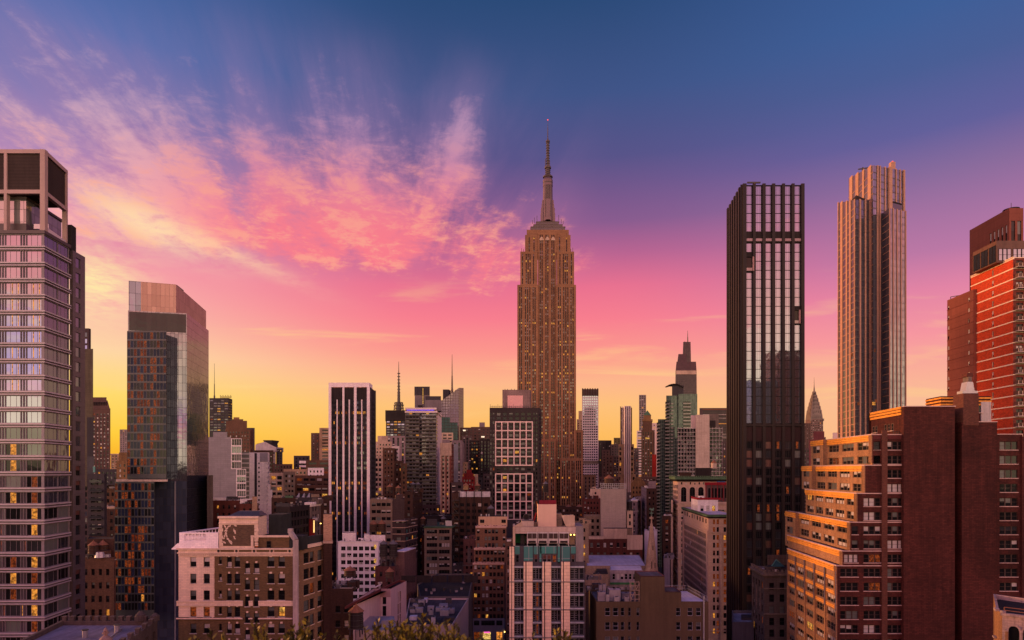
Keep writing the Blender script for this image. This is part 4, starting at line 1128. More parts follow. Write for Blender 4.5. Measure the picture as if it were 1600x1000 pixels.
def holes_wall(mb, A, B, z0, z1, cols, rows, mw, dep):
    d, n, L = axes(A, B)
    P = lambda u, z, w=0.0: (A[0] + d[0]*u - n[0]*w, A[1] + d[1]*u - n[1]*w, z)
    def q(u0, u1, a, b):
        if u1 - u0 > 1e-4 and b - a > 1e-4: mb.poly([P(u0, a), P(u1, a), P(u1, b), P(u0, b)], mw)
    cols = sorted(cols); zs = z0
    for r in sorted(rows):
        q(0, L, zs, r[0]); us = 0
        for c in cols:
            q(us, c[0], r[0], r[1]); us = c[1]
            mb.poly([P(c[0], r[0]), P(c[0], r[0], dep), P(c[0], r[1], dep), P(c[0], r[1])], mw); mb.poly([P(c[1], r[0], dep), P(c[1], r[0]), P(c[1], r[1]), P(c[1], r[1], dep)], mw)
            mb.poly([P(c[0], r[0]), P(c[1], r[0]), P(c[1], r[0], dep), P(c[0], r[0], dep)], mw); mb.poly([P(c[0], r[1], dep), P(c[1], r[1], dep), P(c[1], r[1]), P(c[0], r[1])], mw)
        q(us, L, r[0], r[1]); zs = r[1]
    q(0, L, zs, z1)
def facade_hole(T, A, B, c, rows, style, mw, pal, sill, R, lit=.05, blind=.6, dep=.3):
    d, n, L = axes(A, B)
    for r in rows:
        p = (A[0] + d[0]*c[0] - n[0]*dep, A[1] + d[1]*c[0] - n[1]*dep, r[0]); py = HZ - F * (p[2] - CAMZ) / p[1]
        T.wins.append(dict(p=p, a=math.atan2(d[1], d[0]), w=c[1] - c[0], h=r[1] - r[0], style=style, fm=T.fm, sill=sill, hp=(r[1]-r[0]) * F / p[1],
            var=pick(R, lit, blind, pal), **{'in': py < 1015}))
brick_setback()

# --- red orange apartment block with balconies behind it
def red_apartments():
    RB = wall('sunlit_red_brick', (.76, .092, .03), 'brick', var=.1, sx=1.2); RD = wall('deep_red_brick', (.30, .085, .065), 'brick', var=.12)  # west face brick carries the sun in its colour, front stays deeper
    CR = wall('cream_band_course', (.80, .62, .42), var=.1); BZ = wall('brown_metal_fascia', (.26, .13, .09), rough=.5)
    Y = 190.0; XV = 850.0
    T = thing('red_apartment_building', 'sunlit red brick apartment block at the right edge with cream bands and stacked balconies', 'building', (PX(1570, Y), Y + 15, 0))
    T.indiv = 7
    A = PT(1583, Y); Yl = side(Y, 1583, 1517, XV); Lf = PT(1517, Yl); B = PT(1650, Y); zt = PZ(402, Y)
    fl = 16.6 * Y / F; L = axes(Lf, A)[2]; Lb = axes(A, B)[2]
    Rw = [(z - 1.7, z) for _, z in rows_down(zt - 1.2, fl, 1.7, 20)]
    u = L * .52
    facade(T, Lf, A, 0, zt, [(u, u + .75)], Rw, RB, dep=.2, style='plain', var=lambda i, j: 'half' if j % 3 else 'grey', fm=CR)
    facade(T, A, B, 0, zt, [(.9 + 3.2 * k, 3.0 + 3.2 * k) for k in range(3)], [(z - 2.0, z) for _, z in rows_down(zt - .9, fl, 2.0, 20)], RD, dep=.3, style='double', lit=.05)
    T.mb.poly([(*A, zt), (*B, zt), (B[0] + 3, Yl, zt), (*Lf, zt)], ROOF)
    m = MB(); z = zt
    k = 0
    while z > 40:
        m.slab(Lf, A, 0, L + .06, 0, .12, z - .34, z, CR); m.slab(A, B, 0, Lb, 0, .06, z - .22, z, CR)
        z -= fl; k += 1
    m.slab(Lf, A, 0, L + .1, -.3, .12, zt - .6, zt + .15, CR); T.part('band_course', m)
    z = zt - fl + .2; k = 0
    while z > 50:
        b = MB(); w0 = .5; b.slab(A, B, w0, Lb, 0, 1.3, z - .22, z, CONC); T_ = T.part('balcony', b)
        r = MB(); r.slab(A, B, w0, w0 + .08, .02, 1.3, z + .05, z + 1.05, BZ); r.slab(A, B, w0, Lb, 1.22, 1.3, z + .95, z + 1.07, BZ)
        for q in range(14): r.slab(A, B, w0 + .1 + q * .3, w0 + .2 + q * .3, 1.24, 1.28, z, z + .95, CR if q % 4 == 0 else BZ)
        o = r.build('railing', T.o); o.parent = T_; z -= fl; k += 1
    # penthouse with big windows
    Yp = 194; p0 = PT(1557, Yp); pl = PT(1520, side(Yp, 1557, 1520, XV)); p1 = PT(1640, Yp); zp = PZ(376, Yp)
    m = MB(); m.prism([pl, p0, p1, (p1[0], pl[1])], zt - .3, zp, BZ, ROOF)
    for q in range(2): m.slab(pl, p0, 0, axes(pl, p0)[2], 0, .05, zp - 2.6 + q * 1.3, zp - 2.52 + q * 1.3, BLACKB)
    T.part('penthouse', m)
    Lp = axes(pl, p0)[2]; G2 = G_SKY
    for q in range(3):
        d, n, _ = axes(pl, p0); uu = .5 + q * Lp / 3.05
        T.wins.append(dict(p=(pl[0] + d[0]*uu + n[0]*.06, pl[1] + d[1]*uu + n[1]*.06, zt + .1), a=math.atan2(d[1], d[0]), w=Lp / 3.6, h=(zp - zt) * .55 + 1.5, style='double', fm=BLACKB, sill=None, hp=30, var='sky', **{'in': True}))
    for q in range(2):
        T.wins.append(dict(p=(p0[0] + .6 + q * 4.4, Yp - .06, zt + .3), a=0, w=3.8, h=3.6, style='triple', fm=BLACKB, sill=None, hp=20, var='sky', **{'in': True}))
    # tall slab behind
    T2 = thing('brown_red_apartment_slab', 'dusky red brick slab with a rooftop drum rising behind the sunlit red block', 'building', (PX(1560, 225), 230, 0))
    T2.indiv = 6; Y2 = 222.0; a = PT(1577, Y2); l = PT(1515, side(Y2, 1577, 1515, XV)); b = PT(1599, Y2); z2 = PZ(325, Y2)
    DR = wall('dusky_red_brick', (.40, .125, .085), 'boards', var=.1, sx=2.2)
    Lw = axes(l, a)[2]
    facade(T2, l, a, 0, z2, [(Lw * (.52 + .095 * k), Lw * (.52 + .095 * k + .05)) for k in range(5)], [(PZ(379, Y2), PZ(349, Y2))], DR, dep=.3, style='plain', var=lambda i, j: 'half', fm=BLACKB)
    facade(T2, a, b, 0, z2, even(axes(a, b)[2], 2, 1.4, .3), [(PZ(379, Y2), PZ(345, Y2))], DR, dep=.3, style='plain', fm=BLACKB)
    T2.mb.poly([(*a, z2), (*b, z2), (b[0] + 3, l[1], z2), (*l, z2)], ROOF)
    T2.mb.poly([(*b, 0), (b[0] + 3, l[1], 0), (b[0] + 3, l[1], z2), (*b, z2)], DR)
    T2.mb.poly([(b[0] + 3, l[1], 0), (*l, 0), (*l, z2), (b[0] + 3, l[1], z2)], DR)
    m = MB(); c = PT(1580, Y2 + 6); m.cyl(*c, z2, z2 + 1.6, 2.3, 2.3, CONE, 20); m.cyl(*c, z2 + 1.6, z2 + 1.9, 2.5, 2.5, BLACKB, 20); m.beam((c[0], c[1], z2 + 1.8), (c[0], c[1], z2 + 4.3), .06, STEEL); T2.part('roof_drum', m)
    # lower wing to the left
    T3 = thing('brown_red_apartment_wing', 'lower dusky red wing with small corner windows left of the sunlit red block', 'building', (PX(1500, 214), 214, 0))
    T3.indiv = 6; Y3 = 206.0; a = PT(1521, Y3); l = PT(1480, side(Y3, 1521, 1480, XV)); z3 = PZ(452, Y3); Lw = axes(l, a)[2]
    rr = [(z, z + 1.2) for z, _ in rows_down(z3 - 1.8, 16.8 * Y3 / F, 1.5, 25)]
    facade(T3, l, a, 0, z3, [(.3, 1.1), (Lw * .80, Lw * .80 + .85)], rr, DR, dep=.2, style='plain', blind=.7, pal=('half', 'blind'), fm=CR)
    T3.mb.poly([(*a, 0), (a[0] + 6, a[1], 0), (a[0] + 6, a[1], z3), (*a, z3)], DR); T3.mb.poly([(*a, z3), (a[0] + 6, a[1], z3), (l[0] + 8, l[1], z3), (*l, z3)], ROOF)
    T3.mb.poly([(l[0] + 8, l[1], 0), (*l, 0), (*l, z3), (l[0] + 8, l[1], z3)], DR)
    m = MB()
    for r in rr: m.slab(l, a, -.05, Lw, 0, .06, r[0] - .35, r[0] - .12, RD)
    T3.part('band_course', m)
    m = MB()
    for k in range(4): m.beam((l[0] + .5 + k*1.1, l[1] - 1.2 * k - 1, z3), (l[0] + .5 + k*1.1, l[1] - 1.2 * k - 1, z3 + .9), .08, STEEL)
    m.beam((l[0] + .5, l[1] - 1, z3 + .9), (l[0] + 3.8, l[1] - 4.6, z3 + .9), .1, STEEL); T3.part('roof_rail', m)
red_apartments()

# --- cream and brown corner building in the foreground
def cream_building():
    Y = 140.0; s = Y / F; BB = wall('olive_brown_brick', (.235, .16, .08), 'brick', var=.12); CT = wall('cream_terracotta', (.64, .51, .39), 'block', var=.12, sx=.6)
    WT = wall('white_painted_terracotta', (.84, .78, .78), 'block', var=.1, sx=.6)
    T = thing('cream_corner_building', 'brown brick and cream terracotta building with balustrade in the left foreground', 'building', (PX(370, Y), Y + 6, 0))
    T.indiv = 7; T.fm = wall('black_sash_frame', (.03, .035, .033), rough=.4)
    pts = foot(279, 459, Y, rt=(505, 1075.)); zt = PZ(857, Y); z_corn = PZ(869, Y)
    A, B = pts[0], pts[1]; U = lambda x: (x - 279) * s
    pitch = 26.0 * s; H = 3.35 * .72
    R = random.Random(8); PALc = ('ghalf', 'ghalf', 'grey', 'half', 'lowblind')
    # columns with their own window heights: (x0, x1, first top y)
    groups = [((297, 306.8), 870.5, 15), ((318, 327.8), 870.5, 15), ((342, 346.5), 870.5, 11), ((354.5, 362), 870.5, 15.5), ((366.5, 375), 870.5, 15.5),
              ((382.5, 390.5), 880, 15.5), ((396.5, 405), 880, 15.5), ((418, 428.5), 870.5, 15), ((435, 445), 870.5, 15)]
    zlo = 30.0
    xs = sorted(x for g in groups for x in g[0])
    edges = [279] + [(groups[k][0][1] + groups[k+1][0][0]) / 2 for k in range(len(groups) - 1)] + [459]
    for k, (cx, yt, hp) in enumerate(groups):
        a = (A[0] + U(edges[k]), Y); b = (A[0] + U(edges[k+1]), Y)
        rows = rows_down(PZ(yt, Y), pitch, hp * s, zlo)
        c = ((cx[0] - edges[k]) * s, (cx[1] - edges[k]) * s)
        mt = CT if edges[k+1] <= 335 else BB
        if mt is CT:
            zz = PZ(964, Y); rlo = [r for r in rows if r[1] < zz]; rhi = [r for r in rows if r[0] > zz]
            holes_wall(T.mb, a, b, zz, zt, [c], rhi, CT, .35); holes_wall(T.mb, a, b, 0, zz, [c], rlo, BB, .35)
        else: holes_wall(T.mb, a, b, 0, zt, [c], rows, BB, .35)
        facade_hole(T, a, b, c, rows, 'sash', BB, PALc, STONE_SILL, R, lit=.03, blind=.5, dep=.33)
        m = MB()
        if k >= 3:
            for r in rows: m = MB(); m.box(a[0] + c[0] + (c[1]-c[0])*.32, a[0] + c[0] + (c[1]-c[0])*.68, Y - .1, Y + .05, r[1] + .05, r[1] + .42, CT); T.part('keystone', m)
    for w in T.wins:
        if 297 < 800 + F * w['p'][0] / w['p'][1] < 330 and abs(HZ - F * (w['p'][2] - CAMZ) / w['p'][1] - 962) < 6: w['var'] = 'dim'
    # side face: corner pier, three columns
    L = axes(pts[1], pts[2])[2]; ob = wall('ochre_brown_brick', (.33, .22, .13), 'brick', var=.12)
    rr = rows_down(PZ(868, Y) , pitch * .985, 2.35, zlo)
    facade(T, pts[1], pts[2], 0, PZ(862, Y), [(L*.0 + .35, L*.15), (L*.32, L*.50), (L*.53, L*.67), (L*.80, L*.97)], rr, ob, dep=.3, style='sash', lit=.04, blind=.35, pal=('grey', 'ghalf'), sill=CT)
    for e in (2, 3): T.mb.poly([(*pts[e], 0), (*pts[(e+1)%4], 0), (*pts[(e+1)%4], zt), (*pts[e], zt)], BB)
    cap(T, pts, zt, CT, par=.6)
    m = MB(); m.slab(pts[1], pts[2], -.2, L + .3, -.2, .25, zt - .5, zt + .3, CT); m.slab(pts[1], pts[2], -.1, L + .2, -.2, .1, zt - 1.5, zt - .9, ob); T.part('side_cornice', m)
    # entablature
    m = MB(); m.slab(A, B, U(279), U(459), 0, .12, PZ(870, Y) + .12, PZ(857, Y), CT); m.slab(A, B, -.2, U(459), .12, .34, PZ(864.6, Y), PZ(863, Y), CT); m.slab(A, B, -.3, U(459), 0, .5, PZ(858.5, Y), zt + .1, CT)
    for k in range(60): m.slab(A, B, U(281 + k * 3), U(282.6 + k * 3), .12, .3, PZ(867.6, Y), PZ(865.2, Y), CT)
    for x in (342, 370, 397.5, 425, 453):
        c = (PX(x, Y), Y - .25); n = 14
        pl = [(c[0] + .5 * math.cos(2*math.pi*q/n), PZ(860.8, Y) + .5 * math.sin(2*math.pi*q/n)) for q in range(n)]
        m.poly([(p[0], Y - .2, p[1]) for p in pl], CT)
        for q in range(n):
            a_, b_ = pl[q], pl[(q+1) % n]; m.poly([(a_[0], Y - .2, a_[1]), (a_[0], Y - .1, a_[1]), (b_[0], Y - .1, b_[1]), (b_[0], Y - .2, b_[1])], CT)
        pl = [(c[0] + .3 * math.cos(2*math.pi*q/n), PZ(860.8, Y) + .3 * math.sin(2*math.pi*q/n)) for q in range(n)]; m.poly([(p[0], Y - .21, p[1]) for p in pl], FRAME_D)
    for x0, x1 in ((345, 366), (374, 393.5), (401.5, 421), (429, 449)): m.slab(A, B, U(x0), U(x1), .12, .2, PZ(862.2, Y), PZ(859.4, Y), BB)
    T.part('entablature', m)
    # belts
    for ya, yb, pr in ((938.5, 946.5, .3), (965, 968, .35)):
        for x0, x1 in ((279, 380), (389.5, 395.5), (404.5, 458)):
            m = MB(); m.slab(A, B, U(x0) - (.3 if x0 == 279 else 0), U(x1), 0, pr, PZ(yb, Y), PZ(ya, Y), CT if ya < 950 else STONE2); m.slab(A, B, U(x0) - (.3 if x0 == 279 else 0), U(x1), pr, pr + .12, PZ(ya, Y) - .25, PZ(ya, Y) + .02, CT); T.part('belt_course', m)
    m = MB()
    for k in range(12): z = PZ(872 + 8 * k, Y); m.slab(A, B, U(331) , U(333.6 if k % 2 else 335.2), 0, .06, z - 1.0, z, CT)
    T.part('quoin', m)
    # white attic with balustrade at the left corner
    m = MB(); w0, w1 = U(280), U(341); d = 8.5
    zb, zm, z1 = zt + .1, PZ(847, Y), PZ(832, Y)
    def P(u, w): return (A[0] + u, Y + w)
    m.slab(A, B, w0, w1, -.6, .06, zb, zm, WT)
    for a, b, w in ((P(w0, .02), P(w1, .02), .5),):
        m.prism([a, b, (b[0], b[1] + w), (a[0], a[1] + w)], zm, zm + .3, WT); m.prism([a, b, (b[0], b[1] + w), (a[0], a[1] + w)], z1 - .3, z1, WT)
    for x0, x1 in ((280, 288), (322, 341)): m.prism([P(U(x0), .04), P(U(x1), .04), P(U(x1), .5), P(U(x0), .5)], zm, z1 - .02, WT)
    Lr = d + 4
    xl = w0 + .02
    lx = lambda t: (A[0] + xl + t * .22, Y + .5 + t)
    for za, zz in ((zb, zm), (zm, zm + .3), (z1 - .3, z1)):
        a, b = lx(0), lx(Lr); m.prism([a, (a[0] + .5, a[1]), (b[0] + .5, b[1]), b], za, zz - .003, WT)
    a, b = lx(Lr), (lx(Lr)[0] + 9, lx(Lr)[1])
    for za, zz in ((zm - .4, zm + .3), (z1 - .3, z1)): m.prism([a, b, (b[0], b[1] + .5), (a[0], a[1] + .5)], za, zz - .006, WT)
    T.part('attic', m)
    for k in range(15):
        q = MB(); x, y = P(U(289.6 + k * 2.2), .25); h = z1 - .3 - zm - .3
        q.cyl(x, y, zm + .3, zm + .3 + h * .35, .10, .17, WT, 8); q.cyl(x, y, zm + .3 + h * .35, z1 - .3, .17, .08, WT, 8); T.part('baluster', q)
    for k in range(11):
        q = MB(); x, y = lx(1 + k * 1.1); x += .25; h = z1 - .6 - zm
        q.cyl(x, y, zm + .3, zm + .3 + h * .35, .10, .17, WT, 8); q.cyl(x, y, zm + .3 + h * .35, z1 - .3, .17, .08, WT, 8); T.part('baluster', q)
    for k in range(9):
        q = MB(); x, y = lx(Lr); x += .8 + k * .9; y += .25; h = z1 - .6 - zm
        q.cyl(x, y, zm + .3, zm + .3 + h * .35, .10, .17, WT, 8); q.cyl(x, y, zm + .3 + h * .35, z1 - .3, .17, .08, WT, 8); T.part('baluster', q)
    m = MB(); p = A; m.frust([(p[0] - 1.5, Y + .1), (p[0] + .1, Y + .1), (p[0] + .1, Y + 3), (p[0] - 1.3, Y + 3)], PZ(857, Y), [(p[0] - .4, Y + .15), (p[0] + .1, Y + .15), (p[0] + .1, Y + 3), (p[0] - .2, Y + 3)], PZ(849.5, Y), WT)
    m.prism([(p[0] - 1.55, Y + .05), (p[0] + .1, Y + .05), (p[0] + .1, Y + 3.2), (p[0] - 1.4, Y + 3.2)], PZ(857, Y) - .25, PZ(857, Y) - .01, WT); T.part('cornice_end', m)
    # tall panel of patched brick
    x0, x1 = U(342), U(403); zp = PZ(808, Y)
    m = MB(); pb = wall('panel_brick', (.20, .14, .09), 'brick', var=.12)
    m.prism([P(x0, .08), P(x1, .08), P(x1, 5), P(x0, 5)], zb, zp, CT, ROOF)
    m.slab(A, B, U(346.5), U(400), -.08, .0, PZ(853, Y), PZ(820, Y), pb)
    m.slab(A, B, x0 - .15, x1 + .15, -.5, .3, PZ(810, Y), PZ(806.5, Y), CT); m.slab(A, B, x0, x1, -.3, .08, PZ(818.5, Y), PZ(816.5, Y), CT)
    for k in range(6):
        for xa in (342.2, 397.5): m.slab(A, B, U(xa), U(xa + (5.2 if k % 2 else 6.4)), -.08, .05, PZ(853 - 5.6 * k, Y), PZ(848 - 5.6 * k, Y), CT)
    T.part('panel_block', m)
    m = MB(); rr = random.Random(4)
    pat = [((351, 821.5), (354, 827)), ((354, 827), (352.5, 836)), ((357, 822), (352, 830)), ((359.5, 821), (357, 823)), ((353, 832), (356, 843)), ((352.5, 834), (349.5, 842)), ((356, 842), (363, 848)), ((358, 845), (362, 850)),
           ((365, 827), (368, 833)), ((366, 829), (367, 831)), ((365.5, 838), (367, 842)), ((348, 846), (352, 848)), ((367, 820.8), (369.5, 821.6))]
    for (a, b) in pat:
        n = 5
        for q in range(n + 1):
            x = a[0] + (b[0]-a[0]) * q / n + rr.uniform(-.5, .5); y = a[1] + (b[1]-a[1]) * q / n + rr.uniform(-.4, .4); w = rr.uniform(.8, 1.7); h = rr.uniform(.6, 1.3)
            yy = Y - .012 - .003 * rr.random()
            c = [(x + w * math.cos(t*math.pi/4) * rr.uniform(.7, 1.1), y + h * math.sin(t*math.pi/4) * rr.uniform(.7, 1.1)) for t in range(8)]
            m.poly([(PX(cx, Y), yy, PZ(cy, Y)) for cx, cy in c], CT)
    T.part('plaster_patch', m)
    m = MB(); z = zp + .2; q0 = [P(U(354), .6), P(U(404), .6), P(U(404), 5), P(U(354), 5)]; q1 = [P(U(366), 2.2), P(U(399), 2.2), P(U(399), 3.6), P(U(366), 3.6)]; m.frust(q0, z, q1, PZ(799.5, Y), wall('slate_skylight', (.12, .13, .16), 'louvre', rough=.4)); T.part('skylight_roof', m)
    # attic with small windows and dark bulkhead behind
    m = MB(); m.prism([P(U(403), .3), P(U(452), .3), P(U(452), 5), P(U(403), 5)], zb, PZ(838, Y), BB, ROOF); m.slab(A, B, U(392), U(452), -.35, .1, PZ(839.5, Y), PZ(836.5, Y), CT); m.slab(A, B, U(392), U(396), -.2, .04, PZ(853, Y), PZ(839, Y), CT); T.part('attic', m)
    for x, v in ((397.5, 'dim'), (416, 'dark')):
        T.wins.append(dict(p=(PX(x, Y), Y + .26 if x > 400 else Y - .03, PZ(856, Y)), a=0, w=.95, h=1.45, style='sash', fm=T.fm, sill=None, hp=9, var=v, **{'in': True}))
    m = MB(); dk = wall('dark_green_bulkhead', (.045, .055, .055), var=.3); m.box(A[0] + U(403.5), A[0] + U(426), Y + 6, Y + 12, zt - .5, PZ(804, Y + 6), dk); T.part('bulkhead', m); m = MB(); m.box(A[0] + U(452), A[0] + U(470), Y + 1.2, Y + 5, zt - .5, PZ(838, Y + 1), dk); T.part('bulkhead', m); m = MB(); m.prism([pts[1], pts[2], (pts[2][0] - 1, pts[2][1] + .1), (pts[1][0] - 1.5, pts[1][1] + .4)], zt - .5, PZ(843, Y) , dk); T.part('dark_attic', m)
    # painted downpipe at the corner
    m = MB(); pp = wall('pale_duct_metal', (.42, .36, .34), rough=.5); x = PX(463.2, Y)
    m.box(x - .52, x + .52, Y - .75, Y - .02, 0, PZ(843, Y), pp); m.beam((x, Y - .4, PZ(843.5, Y)), (PX(453.5, Y), Y + .2, PZ(832, Y)), .42, pp); m.box(PX(450, Y), PX(456.5, Y), Y - .2, Y + .8, PZ(833, Y), PZ(826, Y), pp); T.part('duct', m)
cream_building()

# --- chimney stack beyond it
def chimney_stack():
    Y = 150.0; T = thing('chimney_stack', 'tall tan brick chimney stack at the right end of the cream corner building', 'chimney', (PX(512, Y), Y + 1, 0))
    q = foot(505.5, 519, Y, depth=2.5); T.mb.prism(q, 0, PZ(846, Y), DKBROWN); T.mb.prism(inset(q, -.02), PZ(846, Y), PZ(803.5, Y), wall('tan_stack_brick', (.44, .30, .20), 'brick', var=.1), ROOF)
    m = MB(); m.prism(inset(q, -.15), PZ(849, Y), PZ(845.5, Y), STONE); T.part('collar', m)
chimney_stack()

# --- stone and green glass building, centre foreground
def centre_building():
    Y = 160.0; s = Y / F; T = thing('stone_pier_building', 'new building with pale stone piers, louvred bays and green glass top in the centre foreground', 'building', (PX(855, Y), Y + 8, 0))
    T.indiv = 7; T.fm = wall('steel_grey_frame', (.22, .23, .26), rough=.4, spec=.5)
    PS = wall('pale_stone', (.76, .60, .42), 'block', var=.08, sx=1.4); BK = wall('mauve_backing', (.12, .11, .13))
    SG = wall('slab_grey', (.36, .40, .42), rough=.5); GG = curtain('green_spandrel_glass', (.11, .42, .36), 2.1, 3.0, .07, .35, .12, c2=(.11, .32, .30), mcol=(.2,.24,.25))
    pts = foot(795, 914, Y, depth=15); zt = PZ(878, Y); A, B = pts[0], pts[1]; U = lambda x: (x - 795) * s
    bays = [(803.8, 817.6), (832.8, 846.2), (862, 875.4), (891, 912)]
    rows = [(PZ(905.5 + 21.7 * k, Y), PZ(888 + 21.7 * k, Y)) for k in range(14)]
    R = random.Random(6); c = [(U(a), U(b)) for a, b in bays]
    def var(i, j): return 'dim' if i == 1 and j > 5 and R.random() < .7 else R.choice(['dark', 'dark', 'skydim', 'dark'])
    facade(T, A, B, 0, zt, c, rows, BK, dep=.5, style='triple', var=var)
    for e in (1, 2, 3): T.mb.poly([(*pts[e], 0), (*pts[(e+1)%4], 0), (*pts[(e+1)%4], zt), (*pts[e], zt)], BK if e == 3 else wall('maroon_flank', (.09, .035, .04)))
    T.mb.poly([(*p, zt) for p in pts], ROOF)
    for x0, x1, ya in ((796, 799, 854), (800, 803.4, 854), (818.2, 821, 877.5), (822.6, 832, 877.5), (847.3, 850, 877.5), (851.6, 861, 877.5), (876.8, 879.6, 877.5), (881, 890.2, 877.5)):
        m = MB(); m.slab(A, B, U(x0), U(x1), 0, .55, 0, PZ(ya, Y), PS)
        T.part('stone_pier', m)
    m = MB()
    for k in range(14):
        z = PZ(887 + 21.7 * k, Y)
        for a, b in bays: m.slab(A, B, U(a - .6), U(b + .6), 0, .42, z, z + .42, SG)
        if k % 2: m.slab(A, B, U(795), U(913), .42, .62, z - .12, z + .12, T.fm)
    T.part('floor_slab', m)
    m = MB()
    for a, b in bays:
        for r in rows:
            n = 5; h = r[1] - r[0]
            for q in range(n): m.slab(A, B, U(a + .6), U(a) + (U(b) - U(a)) * .5, -.4, -.28, r[0] + h * (q + .3) / n, r[0] + h * (q + .62) / n, T.fm)
    T.part('louvre', m)
    # green glass storey
    q = foot(804, 900, Y + .2, depth=10); m = MB(); m.prism(q, zt - .1, PZ(853, Y), BK, ROOF); T.part('glass_storey', m)
    for x0, x1, ya, yb in ((804.5, 812, 853, 866), (818.5, 832.5, 853, 876), (834, 841, 853, 866), (844, 869.5, 853, 865), (871.5, 875, 853, 880), (877.5, 890.5, 853, 876), (892, 899.5, 853, 865), (843, 846, 853, 879)):
        m = MB(); m.slab(A, B, U(x0), U(x1), -.18, .0, PZ(yb, Y), PZ(ya, Y), GG); T.part('green_glass_panel', m)
    for x0, x1 in ((806, 811), (835, 840), (848, 861), (863.5, 869), (893, 898)):
        T.wins.append(dict(p=(PX(x0, Y), Y + .15, PZ(880, Y)), a=0, w=(x1 - x0) * s, h=13 * s, style='double' if x1 - x0 > 8 else 'sash', fm=T.fm, sill=None, hp=13, var=R.choice(['dark', 'red', 'dim']) if x0 > 834 else 'dark', **{'in': True}))
    # plant deck with a concrete portal
    zr = PZ(853, Y); m = MB()
    gr = wall('green_painted_wall', (.05, .36, .10), var=.15)
    m.box(PX(801.5, Y), PX(805, Y), Y + .3, Y + 9, zr, PZ(823, Y), BEIGE); m.box(PX(805, Y), PX(900, Y), Y + .5, Y + 1.1, PZ(834, Y), PZ(823.5, Y), CONC)
    m.box(PX(805, Y), PX(822, Y), Y + 6, Y + 6.4, zr, PZ(834, Y), gr); m.box(PX(813.5, Y), PX(820, Y), Y + 3, Y + 5, zr, PZ(836, Y), GREYD)
    m.box(PX(900, Y), PX(912, Y), Y + .4, Y + 10, zt, PZ(822, Y), wall('grey_render_wall', (.30, .27, .27))); m.box(PX(805, Y), PX(900, Y), Y + 6.4, Y + 7, zr, PZ(824, Y), CONC)
    m.poly([(PX(801.5, Y), Y + .3, PZ(823, Y)), (PX(815, Y), Y + .5, PZ(815.6, Y)), (PX(818, Y), Y + .5, PZ(823, Y))], BEIGE)
    m.prism([PT(815, Y + 2), PT(834, Y + 2), (PX(834, Y), Y + 7), (PX(815, Y), Y + 7)], PZ(834, Y), PZ(815, Y), CONC, ROOF_GREY)
    T.part('plant_enclosure', m)
    for k in range(4):
        x0 = 823.6 + k * 16.6; m = MB(); y0 = Y + .0
        m.box(PX(x0, Y), PX(x0 + 15.6, Y), Y - .1 + .3, Y + 2.5, PZ(849, Y), PZ(831.5, Y), FRAME_W)
        m.box(PX(x0 + 1, Y), PX(x0 + 7.4, Y), Y + .1, Y + .18, PZ(841.5, Y), PZ(833.6, Y), wall('brown_condenser_coil', (.14, .10, .09), 'louvre', sx=.4)); m.box(PX(x0 + 8.2, Y), PX(x0 + 14.6, Y), Y + .1, Y + .18, PZ(841.5, Y), PZ(833.6, Y), MATS['brown_condenser_coil'])
        m.box(PX(x0 + 2, Y), PX(x0 + 13.6, Y), Y + .1, Y + .18, PZ(848.4, Y), PZ(845, Y), BLACKB); m.box(PX(x0, Y), PX(x0 + .7, Y), Y + .2, Y + .8, zr, PZ(849, Y), FRAME_W); m.box(PX(x0 + 14.9, Y), PX(x0 + 15.6, Y), Y + .2, Y + .8, zr, PZ(849, Y), FRAME_W)
        T.part('condenser_unit', m)
    for x in (892.4, 897.8):
        m = MB(); m.cyl(PX(x, Y), Y + .9, PZ(837, Y), PZ(835.2, Y), .16, .16, lamp_mat('bright_orange_lamp', (1, .55, .12), 6, .1), 10); T.part('wall_lamp', m)
    # tall peach bulkhead with red top
    m = MB(); m.box(PX(840.5, Y + 4), PX(869.5, Y + 4), Y + 4, Y + 9, zr, PZ(788, Y + 4), wall('peach_render', (.56, .40, .30), var=.06), ROOF); T.part('bulkhead', m)
    m = MB(); rd = wall('crimson_paint', (.30, .025, .05), var=.2); m.box(PX(842.5, Y + 5), PX(869, Y + 5), Y + 5, Y + 5.2, PZ(788, Y + 5), PZ(781.5, Y + 5), rd); m.box(PX(866, Y + 5), PX(869, Y + 5), Y + 5.2, Y + 8, PZ(788, Y + 5), PZ(782, Y + 5), rd); T.part('crimson_screen', m)
    m = MB(); m.box(PX(869.6, Y + 5), PX(878, Y + 5), Y + 5, Y + 9, zr, PZ(803, Y + 5), BEIGE2); T.part('bulkhead', m); m = MB(); m.box(PX(834, Y + 5), PX(840, Y + 5), Y + 5, Y + 9, zr, PZ(818, Y + 5), BEIGE2); T.part('bulkhead', m)
    m = MB(); a0 = PZ(822, Y + 3)
    m.poly([(PX(878.5, Y), Y + 3, PZ(806.5, Y)), (PX(898, Y), Y + 3, PZ(805.5, Y)), (PX(898, Y), Y + 3, a0), (PX(885.5, Y), Y + 3, a0)][::-1], BEIGE); m.prism([PT(885, Y + 3.1), PT(898, Y + 3.1), (PX(898, Y), Y + 7), (PX(885, Y), Y + 7)], zr, PZ(807, Y), BEIGE, ROOF_GREY); T.part('skylight_hood', m)
    m = MB(); c = PT(822.5, Y + 7); n = 20; rr = .72
    zc = PZ(808, Y + 7)
